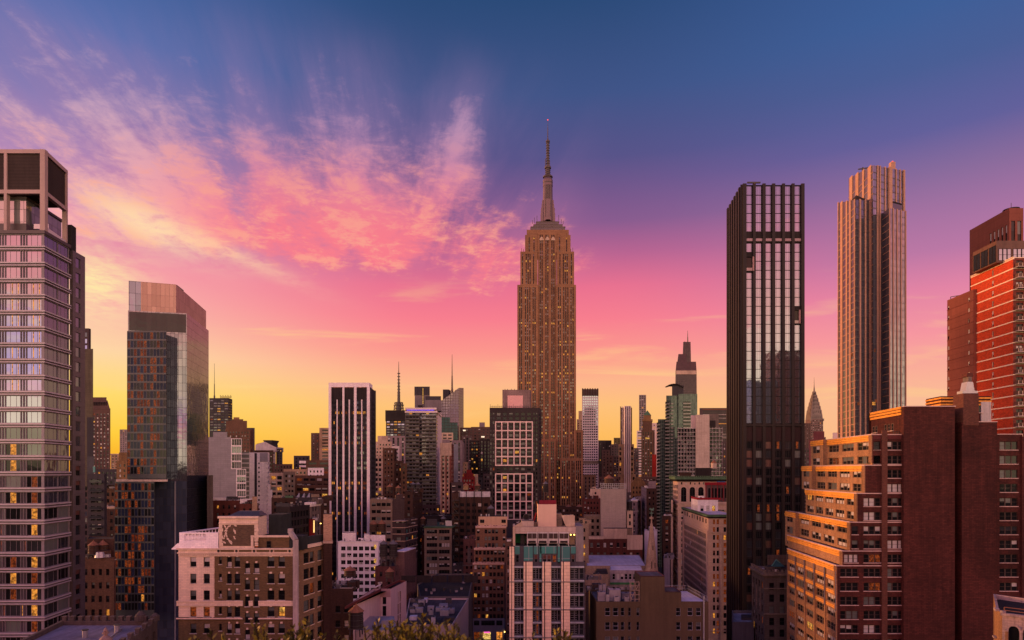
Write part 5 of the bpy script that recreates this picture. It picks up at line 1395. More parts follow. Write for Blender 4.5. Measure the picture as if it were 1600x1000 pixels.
    for q in range(n):
        a0, a1 = 2*math.pi*q/n, 2*math.pi*(q+1)/n
        for (ra, rb, yy, yb) in ((.62, .82, 0, 0), (.3, .42, .2, .2)):
            m.poly([(c[0] + ra*math.cos(a0), c[1]+yy, zc + ra*math.sin(a0)), (c[0] + rb*math.cos(a0), c[1]+yb, zc + rb*math.sin(a0)), (c[0] + rb*math.cos(a1), c[1]+yb, zc + rb*math.sin(a1)), (c[0] + ra*math.cos(a1), c[1]+yy, zc + ra*math.sin(a1))], GREYD)
        m.poly([(c[0] + .82*math.cos(a0), c[1], zc + .82*math.sin(a0)), (c[0] + .82*math.cos(a0), c[1]+.8, zc + .82*math.sin(a0)), (c[0] + .82*math.cos(a1), c[1]+.8, zc + .82*math.sin(a1)), (c[0] + .82*math.cos(a1), c[1], zc + .82*math.sin(a1))], STEEL)
    m.poly([(c[0] + .62*math.cos(2*math.pi*q/n), c[1] + .1, zc + .62*math.sin(2*math.pi*q/n)) for q in range(n)], BLACKB); m.box(c[0] - .5, c[0] + .5, c[1] + .1, c[1] + .9, PZ(824, Y+7), zc - .6, STEEL); T.part('fan', m)
    m = MB(); m.beam((PX(832, Y + 8), Y + 8, PZ(820, Y + 8)), (PX(838, Y + 8), Y + 8, PZ(801, Y + 8)), .18, wall('red_pipe_paint', (.5, .04, .04))); T.part('red_pipe', m)
centre_building()

# --- beige stucco building with tower, lower right of centre
def beige_building():
    Y = 160.0; s = Y / F; T = thing('beige_stucco_building', 'plain beige stucco building with a blank square tower in front of the stone spire', 'building', (PX(1020, Y), Y + 8, 0))
    T.indiv = 7; T.fm = wall('grey_white_sash_frame', (.36, .36, .40), rough=.5)
    BS = wall('worn_beige_stucco', (.165, .12, .07), 'plain', var=.16)
    A, B = PT(932, Y), PT(1107, Y); U = lambda x: (x - 932) * s; zt = PZ(940, Y)
    c = [(945.2, 953.4), (957.6, 966), (970, 975.6), (981.6, 985.6), (994.6, 999), (1056.4, 1063.4), (1074.4, 1082.4), (1087.6, 1095.4)]
    R = random.Random(4)
    facade(T, A, B, 0, zt, [(U(a), U(b)) for a, b in c], [(PZ(962.5 + 22.4 * k, Y), PZ(949.5 + 22.4 * k, Y)) for k in range(12)], BS, dep=.25, style='sash', lit=.04, blind=.4, pal=('grey', 'ghalf', 'dark'), rnd=R)
    pts = [A, B, (B[0] - 1.0, Y + 16), (A[0], Y + 16)]
    for e in (1, 2, 3): T.mb.poly([(*pts[e], 0), (*pts[(e+1)%4], 0), (*pts[(e+1)%4], zt), (*pts[e], zt)], BS)
    rf = wall('stained_grey_roof', (.20, .20, .24), var=.7)
    cap(T, pts, zt, BS, rf, .5, .3)
    m = MB(); x0, x1 = PX(1001, Y), PX(1038.5, Y); m.prism([(x0, Y - .06), (x1, Y - .06), (x1, Y + 8), (x0, Y + 8)], zt - 3, PZ(901, Y), BS); q = [(x0, Y - .06), (x1, Y - .06), (x1, Y + 8), (x0, Y + 8)]
    cap(T, inset(q, -.1), PZ(900, Y), wall('dull_red_coping', (.30, .10, .08)), ROOF_GREY, .12, .35, m); T.part('tower', m)
    m = MB(); x0, x1 = PX(1038.5, Y), PX(1064.5, Y); q = [(x0 + .01, Y - .04), (x1, Y - .04), (x1, Y + 7), (x0 + .01, Y + 7)]; m.prism(q, zt - 1, PZ(925.4, Y), BS, rf); cap(T, q, PZ(924.5, Y), MATS['dull_red_coping'], ROOF_GREY, .1, .25, m); T.part('upper_block', m)
    m = MB(); q = [(PX(1064.5, Y) + .02, Y + .4), (PX(1105, Y), Y + .4), (PX(1104, Y) - .8, Y + 15), (PX(1064.5, Y) + .02, Y + 15)]; m.prism(q, zt - .6, zt - .2, ROOF_PALE); T.part('pale_roof', m)
    m = MB(); z = zt - .4
    pp = [(PX(1040, Y), Y + 15.6), (pts[2][0], Y + 15.6), (B[0] - .2, Y + .3)]
    for (a, b) in ((pp[0], pp[1]), (pp[1], pp[2])):
        n = 14
        for k in range(n + 1):
            p = (a[0] + (b[0]-a[0])*k/n, a[1] + (b[1]-a[1])*k/n); m.beam((*p, z), (*p, z + 1.6), .035, GALV)
        for h in (.8, 1.6): m.beam((*a, z + h), (*b, z + h), .04, GALV)
    T.part('roof_rail', m)
    m = MB(); p = PX(1099.3, Y); m.cyl(p, Y - .2, 0, PZ(931, Y), .2, .2, GALV, 8); T.part('vent_pipe', m)
    rr = random.Random(12)
    for k, (x0, x1, yt, dy, dp) in enumerate(((934, 946, 925, 3, 1.6), (947, 952, 929, 2, 1.2), (952, 970, 921.5, 3.5, 2.2), (972, 986, 927, 6, 2), (936, 941, 914, 11, 1.4), (942, 947, 913, 11.2, 1.4), (949, 953, 917, 11, 1.2), (976, 983, 933, 1.2, 1), (960, 968, 933, .9, 1))):
        mb = MB(); y = Y + dy; z1 = PZ(yt, y); z1 = max(z1, zt + .4); mb.box(PX(x0, y), PX(x1, y), y, y + dp, zt - .5, z1, GALV if k % 3 else GREYW); mb.cyl((PX(x0, y) + PX(x1, y)) / 2, y + dp / 2, z1, z1 + .12, .35, .35, STEEL, 10); T.part('roof_unit', mb)
    m = MB(); x0, x1 = PX(986.5, Y), PX(1000, Y)
    for x in (x0, (x0 + x1) / 2, x1): m.beam((x, Y + .6, zt - .5), (x, Y + .6, PZ(910, Y)), .06, BEIGE); m.beam((x, Y + 2, zt - .5), (x, Y + 2, PZ(910, Y)), .06, BEIGE)
    for y in (937, 930, 923, 916, 910): m.beam((x0, Y + .6, PZ(y, Y)), (x1, Y + .6, PZ(y, Y)), .06, BEIGE)
    m.beam((x0, Y + .6, PZ(937, Y)), (x1, Y + .6, PZ(912, Y)), .06, BEIGE); T.part('roof_stair', m)
    m = MB(); m.box(PX(953, Y), PX(986, Y), Y + 15, Y + 15.5, zt - .5, PZ(919.5, Y + 15), GREYD); T.part('rear_parapet', m)
beige_building()
def spire():
    Y = 235.0; T = thing('church_spire', 'weathered stone church spire with a finial cross rising behind the beige stucco building', 'church', (PX(1018, Y), Y, 0))
    s = Y / F; c = PT(1018, Y); SS = wall('weathered_spire_stone', (.40, .30, .22), 'block', var=.25, sx=.7)
    def oct(r): return [(c[0] + r*math.cos(math.pi*(k+.5)/4), c[1] + r*math.sin(math.pi*(k+.5)/4)) for k in range(8)]
    T.mb.prism([(c[0]-3, c[1]-3), (c[0]+3, c[1]-3), (c[0]+3, c[1]+3), (c[0]-3, c[1]+3)], 0, PZ(902, Y), SS); T.mb.frust(oct(11 * s), PZ(905, Y), oct(1.3 * s), PZ(818, Y), SS)
    m = MB()
    for k in range(8):
        a = math.pi*(k+.5)/4; m.beam((c[0] + 10.9*s*math.cos(a), c[1] + 10.9*s*math.sin(a), PZ(904, Y)), (c[0] + 1.3*s*math.cos(a), c[1] + 1.3*s*math.sin(a), PZ(818, Y)), .12, SS)
    T.part('rib', m)
    for (dx, y0, y1) in ((-1.5, 888, 876), (3.5, 890, 878), (1, 860, 852)):
        f = MB(); rr = 11 - 9.7 * (904 - (y0 + y1) / 2) / 86; yy = c[1] - rr * s * .93 - .12
        f.prism([(c[0] + (dx-1.3)*s, yy), (c[0] + (dx+1.3)*s, yy), (c[0] + (dx+1.3)*s, yy+1), (c[0] + (dx-1.3)*s, yy+1)], PZ(y0, Y), PZ(y1, Y) , SS); f.frust([(c[0] + (dx-1.6)*s, yy-.05), (c[0] + (dx+1.6)*s, yy-.05), (c[0] + (dx+1.6)*s, yy+1), (c[0] + (dx-1.6)*s, yy+1)], PZ(y1, Y), [(c[0] + (dx-.1)*s, yy), (c[0] + (dx+.1)*s, yy), (c[0] + (dx+.1)*s, yy+1), (c[0] + (dx-.1)*s, yy+1)], PZ(y1 - 5, Y), SS)
        f.prism([(c[0] + (dx-.7)*s, yy - .02), (c[0] + (dx+.7)*s, yy - .02), (c[0] + (dx+.7)*s, yy), (c[0] + (dx-.7)*s, yy)], PZ(y0 - .8, Y), PZ(y1, Y), BLACKB); T.part('lucarne', f)
    f = MB(); gv = wall('verdigris_finial', (.16, .30, .22))
    f.cyl(*c, PZ(818, Y), PZ(806, Y), .28, .22, SS, 8); f.cyl(*c, PZ(811, Y), PZ(808, Y), .75, .75, SS, 8); f.cyl(*c, PZ(806, Y), PZ(796, Y), .14, .1, gv, 8); f.box(c[0]-.65, c[0]+.65, c[1]-.1, c[1]+.1, PZ(802.5, Y), PZ(801, Y), gv)
    f.beam((c[0]-.7, c[1], PZ(795, Y)), (c[0]+.75, c[1], PZ(797, Y)), .3, gv); f.beam((c[0]+.4, c[1], PZ(797, Y)), (c[0]+.75, c[1], PZ(793.5, Y)), .16, gv); T.part('finial', f)
spire()
# ================================================================== the rest of the city, far to near
VIOLET = wall('violet_grey_stone', (.32, .25, .27), 'block', var=.12, sx=3); MAUVE = wall('mauve_brown_facade', (.13, .09, .095), var=.2)
PINKW = wall('pale_pink_render', (.50, .38, .36), var=.12); GOLDB = wall('gold_brown_brick', (.34, .20, .095), 'brick', sx=2)
SLATE = wall('slate_facade', (.075, .07, .08), var=.2); FARB = wall('far_brown_facade', (.17, .10, .085), 'block', var=.15, sx=4); RIB = wall('pale_rib_panel', (.55, .47, .46), var=.08)
TGLZ = curtain('bluish_far_glass', (.24, .23, .28), 3, 4, .15, .6, c2=(.17, .16, .20)); GGL = curtain('pale_green_glass', (.06, .088, .08), 1.6, 3.0, .12, .35, c2=(.03, .048, .045), mcol=(.10,.125,.11))
FAR = dict(style='plain', dep=.4, lit=.06, blind=.25, pal=('grey', 'mid', 'half'))
def extra(T, name, x0, x1, yt, yb, Y, m, depth=10, rt=None, lt=None, top=None):
    b = MB(); b.prism(foot(x0, x1, Y, rt, lt, depth), PZ(yb, Y), PZ(yt, Y), m, top or ROOF); return T.part(name, b)

# ---------------- left gap
t = simple('narrow stepped brown glass tower just behind the banded tower', 122, 139, 513, 330, MAUVE, 'stepped_tower', 'tower', rt=(142, 700), bay=2.2, ww=1.6, wh=2.4, fl=3.3, top=2, blind=.5, style='plain', pal=('skydim', 'grey', 'sky'), lit=.02)
extra(t, 'lower_step', 128, 145.5, 545, 760, 326, wall('olive_gold_panel', (.19, .16, .11), 'boards'), 12); extra(t, 'lower_block', 136, 146, 652, 760, 322, SLATE, 8)
t = simple('far art deco tower with a chamfered crown and vertical window strips in the left gap', 143, 172.5, 638, 620, FARB, 'deco_tower', 'tower', bay=3.4, ww=1.5, wh=1.6, fl=3.6, sp=MAUVE, sdep=.2, depth=30, top=5, blind=.5, **{k: v for k, v in FAR.items() if k in ('style',)}, lit=.08)
m = MB(); m.frust(foot(143, 172, 620.5, depth=28), t.zt - 1, foot(144, 168, 623, depth=24), PZ(625, 620), FARB); m.prism(foot(144.5, 166.5, 624, depth=20), PZ(625, 620), PZ(620, 620), FARB); t.part('crown', m)
for k in range(9): 
    m = MB(); x = 145 + k * 2.6; m.box(PX(x, 622), PX(x + .9, 622), 621.2, 622, PZ(634, 622), PZ(628, 622), BLACKB); t.part('crown_opening', m)
simple('far lavender grey slab in the gap left of the dark glass tower', 187, 199, 671, 1300, VIOLET, 'far_slab', 'building', bay=5, ww=2.5, wh=2, fl=4, depth=30, **FAR)
simple('far low tan block with pale cornice below the lavender slab', 173, 190, 709, 900, TAN, 'far_block', 'building', bay=4, ww=2, wh=2.2, fl=4, depth=30, cornice=(STONE, 1, 2), **FAR)
simple('small stepped orange brown brick building touching the dark glass tower', 182, 200, 720, 420, GOLDB, bay=2.6, ww=1.1, wh=1.7, fl=3.4, style='plain', depth=12)
T_ = THINGS[-1]; extra(T_, 'upper_step', 186, 200, 707, 722, 423, GOLDB, 9)
simple('narrow glassy dark building with stacked balconies right of the banded tower', 137, 163, 740, 250, SLATE, bay=2.0, ww=1.5, wh=2.2, fl=3.5, rt=(167, 700), style='plain', blind=.35, lit=.02, pal=('grey', 'skydim', 'half'), indiv=9)
T_ = THINGS[-1]
for k in range(14):
    z = T_.zt - 3.6 - 3.5 * k; b = MB(); b.slab(T_.pts[0], T_.pts[1], 1.5, 6.2, 0, 1.2, z, z + .2, GREYD); b.slab(T_.pts[0], T_.pts[1], 1.5, 6.2, 1.15, 1.2, z + .2, z + 1.1, G_MID); T_.part('balcony', b)
extra(T_, 'plant_screen', 136, 147, 713, 742, 251, wall('grey_slat_screen', (.16, .16, .18), 'louvre'), 5); b = MB(); b.box(PX(146.5, 250), PX(149.5, 250), 249.5, 250, PZ(738, 250), PZ(729, 250), G_TEAL); T_.part('teal_panel', b)
simple('dark rooftop block with pale rim behind the small orange brown building', 150, 185, 733, 500, SLATE, bay=3, depth=20, style='plain', blind=.6)
simple('low brown brick house with gold windows between two dark towers', 163, 182, 763, 330, BROWN, bay=2.6, ww=1.2, wh=1.8, fl=3.4, depth=20, lit=.05)
simple('brown building with a pale string course under the small orange brown building', 156, 182, 792, 300, DKBROWN, bay=2.6, ww=1.2, wh=1.8, fl=3.5, depth=15, cornice=(STONE, .3, 1.0))
t = simple('dark brown brick building with rooftop tank house beside the banded tower', 124, 178, 871, 190, BROWN, bay=2.3, ww=1.0, wh=1.9, fl=4.0, top=3.4, depth=18, rt=(181, 700), indiv=8, blind=.2)
bulk(t, 136, 178, 842, 193, DKBROWN, 8); 
b = MB(); b.box(PX(149, 190), PX(166, 190), 190.4, 191.5, t.zt, PZ(866, 190) - .2, BLACKB); b.cyl(PX(156, 190), 190.2, t.zt, t.zt + 1.6, 1.4, 1.1, GALV, 12); t.part('roof_unit', b)
# crenellated roof at the bottom left
def crenellated():
    Yf = 128.0; z = PZ(969, Yf); A = PT(246, Yf); 
    xv = 580.; Yn = 85.0; xn = 800 + 0; 
    # right hand wall runs towards the viewer
    t_ = (xv - 800) / F; Bx = A[0] + t_ * (Yn - Yf); B = (Bx, Yn); L_ = (PX(96, Yf), Yf); Ln = (L_[0] + t_ * (Yn - Yf), Yn)
    T = thing('crenellated_building', 'low building with a crenellated parapet and pale blue grey roof at the bottom left', 'building', ((A[0]+Ln[0])/2, 108, 0)); T.indiv = 6
    ST = wall('grey_brown_parapet_stone', (.17, .135, .12), 'block', var=.25, sx=.6)
    pts = [Ln, B, A, L_]; L = axes(B, A)[2]
    facade(T, B, A, 0, z, even(L, 11, 1.4), [(z - 4.6 - 4.5*k, z - 1.8 - 4.5*k) for k in range(3)], ST, dep=.5, style='plain', lit=0, blind=.05)
    for e in (0, 2, 3): T.mb.poly([(*pts[e], 0), (*pts[(e+1)%4], 0), (*pts[(e+1)%4], z), (*pts[e], z)], ST)
    cap(T, pts, z, ST, wall('grey_roof_membrane', (.33, .31, .35), var=.3), .9, .6)
    n = 12
    for k in range(n):
        for (p, q) in ((B, A), (A, L_)):
            LL = axes(p, q)[2]
            if LL * (k + .9) / n > LL: continue
            m = MB(); m.slab(p, q, LL*k/n + .3, LL*k/n + .3 + min(1.2, LL/n*.5), -.6, .05, z + .003, z + .75, ST)
            m.slab(p, q, LL*k/n + .25, LL*k/n + .35 + min(1.2, LL/n*.5), -.65, .1, z + .75, z + .9, STONE2); T.part('merlon', m)
    m = MB(); c = (A[0] - 3.2, A[1] - .3); m.cyl(*c, z, z + 1.2, .9, .9, ST, 12); m.cyl(*c, z + 1.2, z + 1.9, .9, .2, ST, 12); T.part('corner_turret', m); m = MB(); c = (A[0] - .3, A[1] - .3); m.cyl(*c, z, z + 1.0, .8, .8, ST, 12); m.cyl(*c, z + 1.0, z + 1.5, .8, .2, ST, 12); T.part('corner_turret', m)
    for (px_, Y_) in ((133, 118), (183, 122)):
        m = MB(); m.cyl(PX(px_, Y_), Y_, z - .9, z + .5, .45, .45, GALV, 10); m.cyl(PX(px_, Y_), Y_, z + .5, z + .62, .6, .6, STEEL, 10); T.part('roof_vent', m)
    m = MB(); m.beam((PX(150, 110), 110, z - .7), (PX(190, 124), 124, z - .7), .12, GALV); T.part('roof_pipe', m)
    # urn
    Y_ = 96.0; c = PT(165, Y_); u = MB(); UB = wall('terracotta_urn', (.40, .27, .21), var=.2); zb = PZ(1004, Y_)
    u.cyl(*c, zb - 3, zb, 1.0, 1.0, UB, 14)
    for r0, r1, a, b_ in ((1.0, .95, 0, .35), (.95, .7, .35, .75), (.7, .25, .75, 1.1), (.25, .2, 1.1, 1.35), (.42, .42, 1.35, 1.55), (.2, .3, 1.55, 1.8), (.3, .05, 1.8, 2.3)): u.cyl(*c, zb + a, zb + b_, r0, r1, UB, 14)
    T.part('urn_finial', u)
crenellated()

# ---------------- between the glass tower and the striped tower
t = simple('far glass newspaper tower with screened top and thin mast', 327, 357, 622, 1000, SLATE, 'far_glass_tower', 'tower', rt=(363, 700), bay=6, ww=5.4, wh=1.8, fl=4.2, top=3, style='plain', depth=40, lit=.10, blind=.4, pal=('skydim', 'grey'))
b = MB()
for k in range(14): b.box(PX(343 + k*1.3, 1000), PX(343.5 + k*1.3, 1000), 1002, 1002.5, t.zt, PZ(617 + (k % 3), 1000), GOLDB)
t.part('roof_screen', b)
b = MB(); c = PT(335, 1010); b.cyl(*c, t.zt - 1, PZ(618, 1010), 1.4, 1.2, STEEL, 8); b.cyl(*c, PZ(618, 1010), PZ(600, 1010), .8, .6, STEEL, 8); b.cyl(*c, PZ(600, 1010), PZ(568, 1010), .4, .2, STEEL, 8); t.part('mast', b)
t = simple('brown stepped deco tower with small rooftop cupola behind the white office block', 352, 391, 671, 620, BROWN, 'deco_tower', 'tower', rt=(396, 700), bay=3, ww=1.2, wh=1.7, fl=3.6, depth=25, **{'style': 'plain', 'lit': .05})
extra(t, 'upper_step', 353, 386, 657.5, 673, 622, BROWN, 20); extra(t, 'upper_step', 362, 380, 655, 659, 624, BROWN, 14); extra(t, 'cupola', 365, 374, 652, 656, 626, GOLDB, 8)
simple('slim dark slab right behind the brown stepped deco tower', 384, 398, 668.5, 760, SLATE, 'far_slab', 'building', bay=4, depth=25, **FAR)
def angular():
    Y = 900.0; T = simple('far angular building with sloping white and dark roof planes against the yellow sky', 399, 431, 704, Y, VIOLET, 'angular_building', 'building', bay=4, ww=2.5, wh=2.6, fl=5, depth=40, **FAR)
    m = MB(); zt = T.zt; P = lambda x, y, d: (PX(x, Y), Y + d, PZ(y, Y))
    W_ = wall('pale_sloping_roof', (.40, .36, .38)); D_ = wall('dark_sloping_roof', (.06, .06, .075))
    for (a, b_, c, d, mm) in ((P(399, 695, 0), P(414, 690, 0), P(414, 704.2, 0), P(399, 704.2, 0), W_), (P(414, 690, 0), P(431, 699, 0), P(431, 704.2, 0), P(414, 704.2, 0), W_), (P(399, 694, 0), P(412, 688, 20), P(424, 694.5, 20), P(414, 690.5, 0), D_)):
        m.poly([a, d, c, b_], mm)
    m.prism([PT(413, Y + 5), PT(424, Y + 5), (PX(424, Y), Y + 25), (PX(413, Y), Y + 25)], zt - 1, PZ(693.5, Y), D_); m.frust([PT(414, Y + 4), PT(423, Y + 4), (PX(423, Y), Y + 25), (PX(414, Y), Y + 25)], PZ(693.6, Y), [PT(411, Y + 2), PT(426, Y + 2), (PX(426, Y), Y + 26), (PX(411, Y), Y + 26)], PZ(687.6, Y), D_)
    m.prism([PT(399, Y + .2), PT(431, Y + .2), (PX(431, Y), Y + 30), (PX(399, Y), Y + 30)], zt - 1.5, zt + 5, W_); T.part('sloping_roof', m)
angular()
simple('far dark box attached right of the angular building', 431.5, 441.5, 701, 905, SLATE, 'far_block', 'building', bay=4, depth=30, **FAR)
simple('brown chimney like block in front of the angular building', 398, 427, 703.5, 640, DKBROWN, bay=3, depth=20, **FAR)
simple('reddish far terrace blocks under the yellow horizon', 427, 457, 725, 700, FARB, bay=3.2, depth=30, **FAR)
simple('dark grey far block with white middle near the striped tower', 459, 484, 712, 720, SLATE, 'far_block', 'building', bay=4, depth=30, **FAR)
T_ = THINGS[-1]; extra(T_, 'white_band', 467.5, 479, 720, 724, 719, WHITE, 2); extra(T_, 'white_band', 467.5, 479, 727, 730, 719, WHITE, 2)
simple('far dark brown slab directly left of the striped tower', 486, 500, 676.5, 820, FARB, 'far_slab', 'building', bay=4.5, depth=30, **FAR)
simple('far tan slab with ribbon windows touching the striped tower', 499, 517, 668.5, 800, TAN, 'far_slab', 'building', bay=9, ww=7.5, wh=1.8, fl=4, depth=30, **FAR)
simple('brown ribbon window block with lit upper row near the striped tower', 478, 516, 719, 600, BROWN, bay=9, ww=7.6, wh=1.8, fl=4.2, depth=25, style='plain', lit=.3)
simple('tan block with dark windows standing behind the brown ribbon rows', 443, 480, 733, 560, TAN, bay=3, ww=1.6, wh=2, fl=3.8, depth=20, **FAR)
simple('small white stepped house among brown blocks left of the striped tower', 481, 506, 731, 540, WHITE, bay=3, ww=1.3, wh=1.8, fl=3.6, depth=15, style='plain', blind=.2)
simple('wide brown brick loft building with rows of lit ribbon windows', 461, 516, 743, 500, BROWN, bay=5, ww=3.8, wh=1.9, fl=4.2, depth=20, style='plain', lit=.12)
simple('brown loft building with a pale band in front of the wide loft building', 461, 514, 758, 470, wall('reddish_loft_brick', (.22, .11, .08), 'brick'), bay=5, ww=3.8, wh=1.9, fl=4.2, depth=15, style='plain', lit=.22)
simple('framed pale loft building with big openings below the yellow horizon', 421, 443, 739, 470, STONE, bay=4.4, ww=3.4, wh=2.6, fl=4, depth=20, style='plain', lit=.12)
simple('olive tan block between the framed loft and the wide brown lofts', 443, 461, 737, 460, BEIGE2, bay=2.6, ww=1.4, wh=1.8, fl=3.6, depth=20, style='plain')
# blank grey building and white block
t = simple('tall blank grey wall building with gridded window strip right of the dark glass tower', 323, 361, 683, 400, GREYW, rt=None, win=False, depth=25)
t.indiv = 99
def strip(T, x0, x1, ya, yb, Y, n, mb_name):
    m = MB(); q = foot(x0, x1, Y, depth=20); z0, z1 = PZ(yb, Y), PZ(ya, Y); L = axes(q[0], q[1])[2]
    pitch = (z1 - z0) / n
    facade(T, q[0], q[1], z0, z1, [(.5, L - .3)], [(z1 - pitch * (k + 1) + .5, z1 - pitch * k - .35) for k in range(n)], WHITE, dep=.3, style='quad', mb=m, lit=0, blind=.6, pal=('grey', 'skydim'), fm=FRAME_W)
    for e in (1, 2, 3): m.poly([(*q[e], z0), (*q[(e+1)%4], z0), (*q[(e+1)%4], z1), (*q[e], z1)], GREYW)
    m.poly([(*p, z1) for p in q], ROOF); T.part(mb_name, m)
t.indiv = 7; strip(t, 361, 377.5, 685, 733, 399.8, 4, 'window_strip')
extra(t, 'lower_wall', 345, 369, 733, 1000, 399, GREYW, 20); strip(t, 369, 384.5, 733, 777, 398.8, 4, 'window_strip'); bulk(t, 333, 355, 675, 404, GREYW, 8)
t = simple('white office block with grid of small square windows and stepped right edge', 390, 419, 707, 430, WHITE, rt=(421, 700), bay=2.3, ww=1.1, wh=1.25, fl=3.1, top=6.5, depth=20, style='plain', lit=.02, margin=5.5, indiv=3.5)
extra(t, 'slot', 397.6, 401.5, 708, 900, 429.9, SLATE, 1); extra(t, 'blank_panel', 406, 418.6, 707.4, 721.5, 429.7, GREYW, 1); extra(t, 'step', 419, 422.5, 756, 900, 429.5, WHITE, 18); extra(t, 'step', 422.5, 425.5, 765, 900, 429.3, WHITE, 18)
extra(t, 'ribbon_wing', 372.5, 390, 706, 900, 429.6, curtain('pale_green_ribbon_glazing', (.30, .32, .26), 8, 3.1, .5, .3, c2=(.22, .24, .2), mcol=(.5,.48,.44)), 18)

# ---------------- low dark roofs behind the cream building
t = simple('red brown row building with white roof sheds behind the dark glass tower', 333, 374, 782, 300, REDBR, bay=2.4, ww=1.0, wh=1.7, fl=3.6, depth=20, rt=(380, 760), indiv=5)
bulk(t, 333, 353, 778, 303, WHITE, 6); bulk(t, 354, 372, 776.5, 304, GREYD, 6)
t = simple('darker red brick building with white shed and tan chimney behind the cream building', 374, 398, 787, 296, REDBR, bay=2.4, ww=1.0, wh=1.7, fl=3.6, depth=20, rt=(404, 760), indiv=5)
bulk(t, 375, 397, 780, 300, WHITE, 6); extra(t, 'chimney', 394, 402, 776, 800, 295, TAN, 2.5)
simple('narrow tan brick flank building pressed against the dark glass tower', 323.5, 333, 743, 288, wall('dull_tan_flank', (.20, .165, .145), 'brick'), win=False, depth=20)
simple('low dark building with greenish sheds below the white office block', 424, 462, 778, 350, DKBROWN, bay=3, depth=20, style='plain', blind=.4)
T_ = THINGS[-1]; bulk(T_, 427, 440, 774, 353, BEIGE2); bulk(T_, 445, 458, 775, 354, COPPER)
t = simple('black glass office block with faint grid behind the cream building', 431, 453, 792, 270, BLACKB, rt=(484, 1000), bay=2.6, ww=2.2, wh=2.6, fl=3.6, style='plain', blind=.1, lit=.01, indiv=99, depth=20)
bulk(t, 431, 452, 787, 273, GREYD)
t = simple('white cornice building with tall arched window left of the striped tower', 478, 486, 785, 330, STONE2, rt=(501, 1000), bay=3, ww=1.4, wh=2.6, fl=4.2, cornice=(WHITE, .5, 2.2), indiv=6)
simple('flat dark roof sheds with slanted skylights below the wide brown lofts', 455, 500, 777, 380, SLATE, bay=3, depth=25, style='plain')
T_ = THINGS[-1]; bulk(T_, 486, 499, 772.5, 384, BEIGE2); 
b = MB()
for x in (462, 470, 478): b.frust(foot(x, x + 6, 383, depth=10), T_.zt - 1, foot(x + 5, x + 6, 385, depth=7), T_.zt + 2.2, GREYW)
T_.part('skylight', b)
t = simple('narrow building with red theatre sign edged in yellow neon near the striped tower', 483, 492, 811, 285, wall('crimson_sign_wall', (.28, .02, .02)), win=False, depth=6)
b = MB(); b.box(PX(490, 285), PX(491.6, 285), 284.6, 285, PZ(832, 285), PZ(813, 285), lamp_mat('yellow_neon', (1, .62, .2), 1.6, .2)); t.part('neon_strip', b)
simple('dark brown narrow block with lit lower windows left of the striped tower', 492, 515, 780, 345, DKBROWN, bay=3, depth=20, style='plain', lit=.12)

# ---------------- right of the striped tower
t = simple('far tower under a lattice mast with dark billboard crown', 603, 633, 656, 1050, SLATE, 'lattice_mast_tower', 'tower', bay=5.5, ww=4.6, wh=2, fl=4.3, depth=40, style='plain', lit=.16, blind=.5, pal=('sky', 'skydim', 'grey'))
extra(t, 'billboard_crown', 602, 633, 641, 657, 1048, BLACKB, 30)
b = MB(); c = PT(623, 1060); Z = lambda y: PZ(y, 1060)
for k in range(8):
    a = k * math.pi / 4; b.beam((c[0] + 8 * math.cos(a), c[1] + 8 * math.sin(a), Z(641)), (c[0] + 6.5 * math.cos(a), c[1] + 6.5 * math.sin(a), Z(629)), .5, STEEL)
for y, r in ((638, 8), (633, 8.4), (629, 6.6)):
    for k in range(12):
        a, a2 = k * math.pi / 6, (k + 1) * math.pi / 6; b.beam((c[0] + r*math.cos(a), c[1] + r*math.sin(a), Z(y)), (c[0] + r*math.cos(a2), c[1] + r*math.sin(a2), Z(y)), .45, STEEL)
for r0, r1, ya, yb in ((4.2, 3.6, 642, 630), (2.6, 2.2, 630, 612), (1.9, 1.5, 612, 596), (1.2, .9, 596, 582), (.7, .3, 582, 565)): b.cyl(*c, Z(ya), Z(yb), r0, r1, STEEL, 8)
for y in range(584, 630, 5): b.cyl(*c, Z(y), Z(y - 1), 2.6, 2.6, STEEL, 8)
t.part('lattice_mast', b)
simple('white terracotta deco block right of the striped tower with stepped top', 586, 612, 690, 640, STONE, bay=3.2, ww=1.4, wh=1.8, fl=3.7, depth=25, rt=None, **{'style': 'plain', 'lit': .04, 'dep': .4})
T_ = THINGS[-1]; extra(T_, 'upper_step', 590, 606, 681, 692, 645, STONE, 14)
simple('far violet stone hotel with dark vertical strips under the lattice mast tower', 603, 634, 681, 760, VIOLET, bay=5, ww=2.2, wh=2.2, fl=3.8, sp=SLATE, depth=30, style='plain', lit=.1)
simple('white stepped tower block with ribbed side in front of the violet hotel', 612, 624, 697, 600, RIB, bay=8, ww=6, wh=1.8, fl=3.7, depth=25, **{'style': 'plain', 'lit': 0})
simple('brown narrow deco tower between the white block and the balcony tower', 598, 616, 700, 560, BROWN, bay=2.7, ww=1.1, wh=1.7, fl=3.6, depth=20, rt=(620, 700), style='plain')
simple('cream terracotta loft with tall bays hugging the striped tower', 584, 598, 712, 520, STONE, bay=3.2, ww=2, wh=2.4, fl=4, depth=20, style='plain', lit=.03)
simple('dark red brown block with faint lit windows left of the balcony tower', 616, 630, 720, 480, DKBROWN, bay=2.8, ww=1.1, wh=1.7, fl=3.6, depth=20, style='plain', lit=.06)
simple('brown block pressed against the left edge of the balcony tower', 626, 636, 724, 460, BROWN, bay=2.6, ww=1.1, wh=1.7, fl=3.6, depth=20, style='plain')
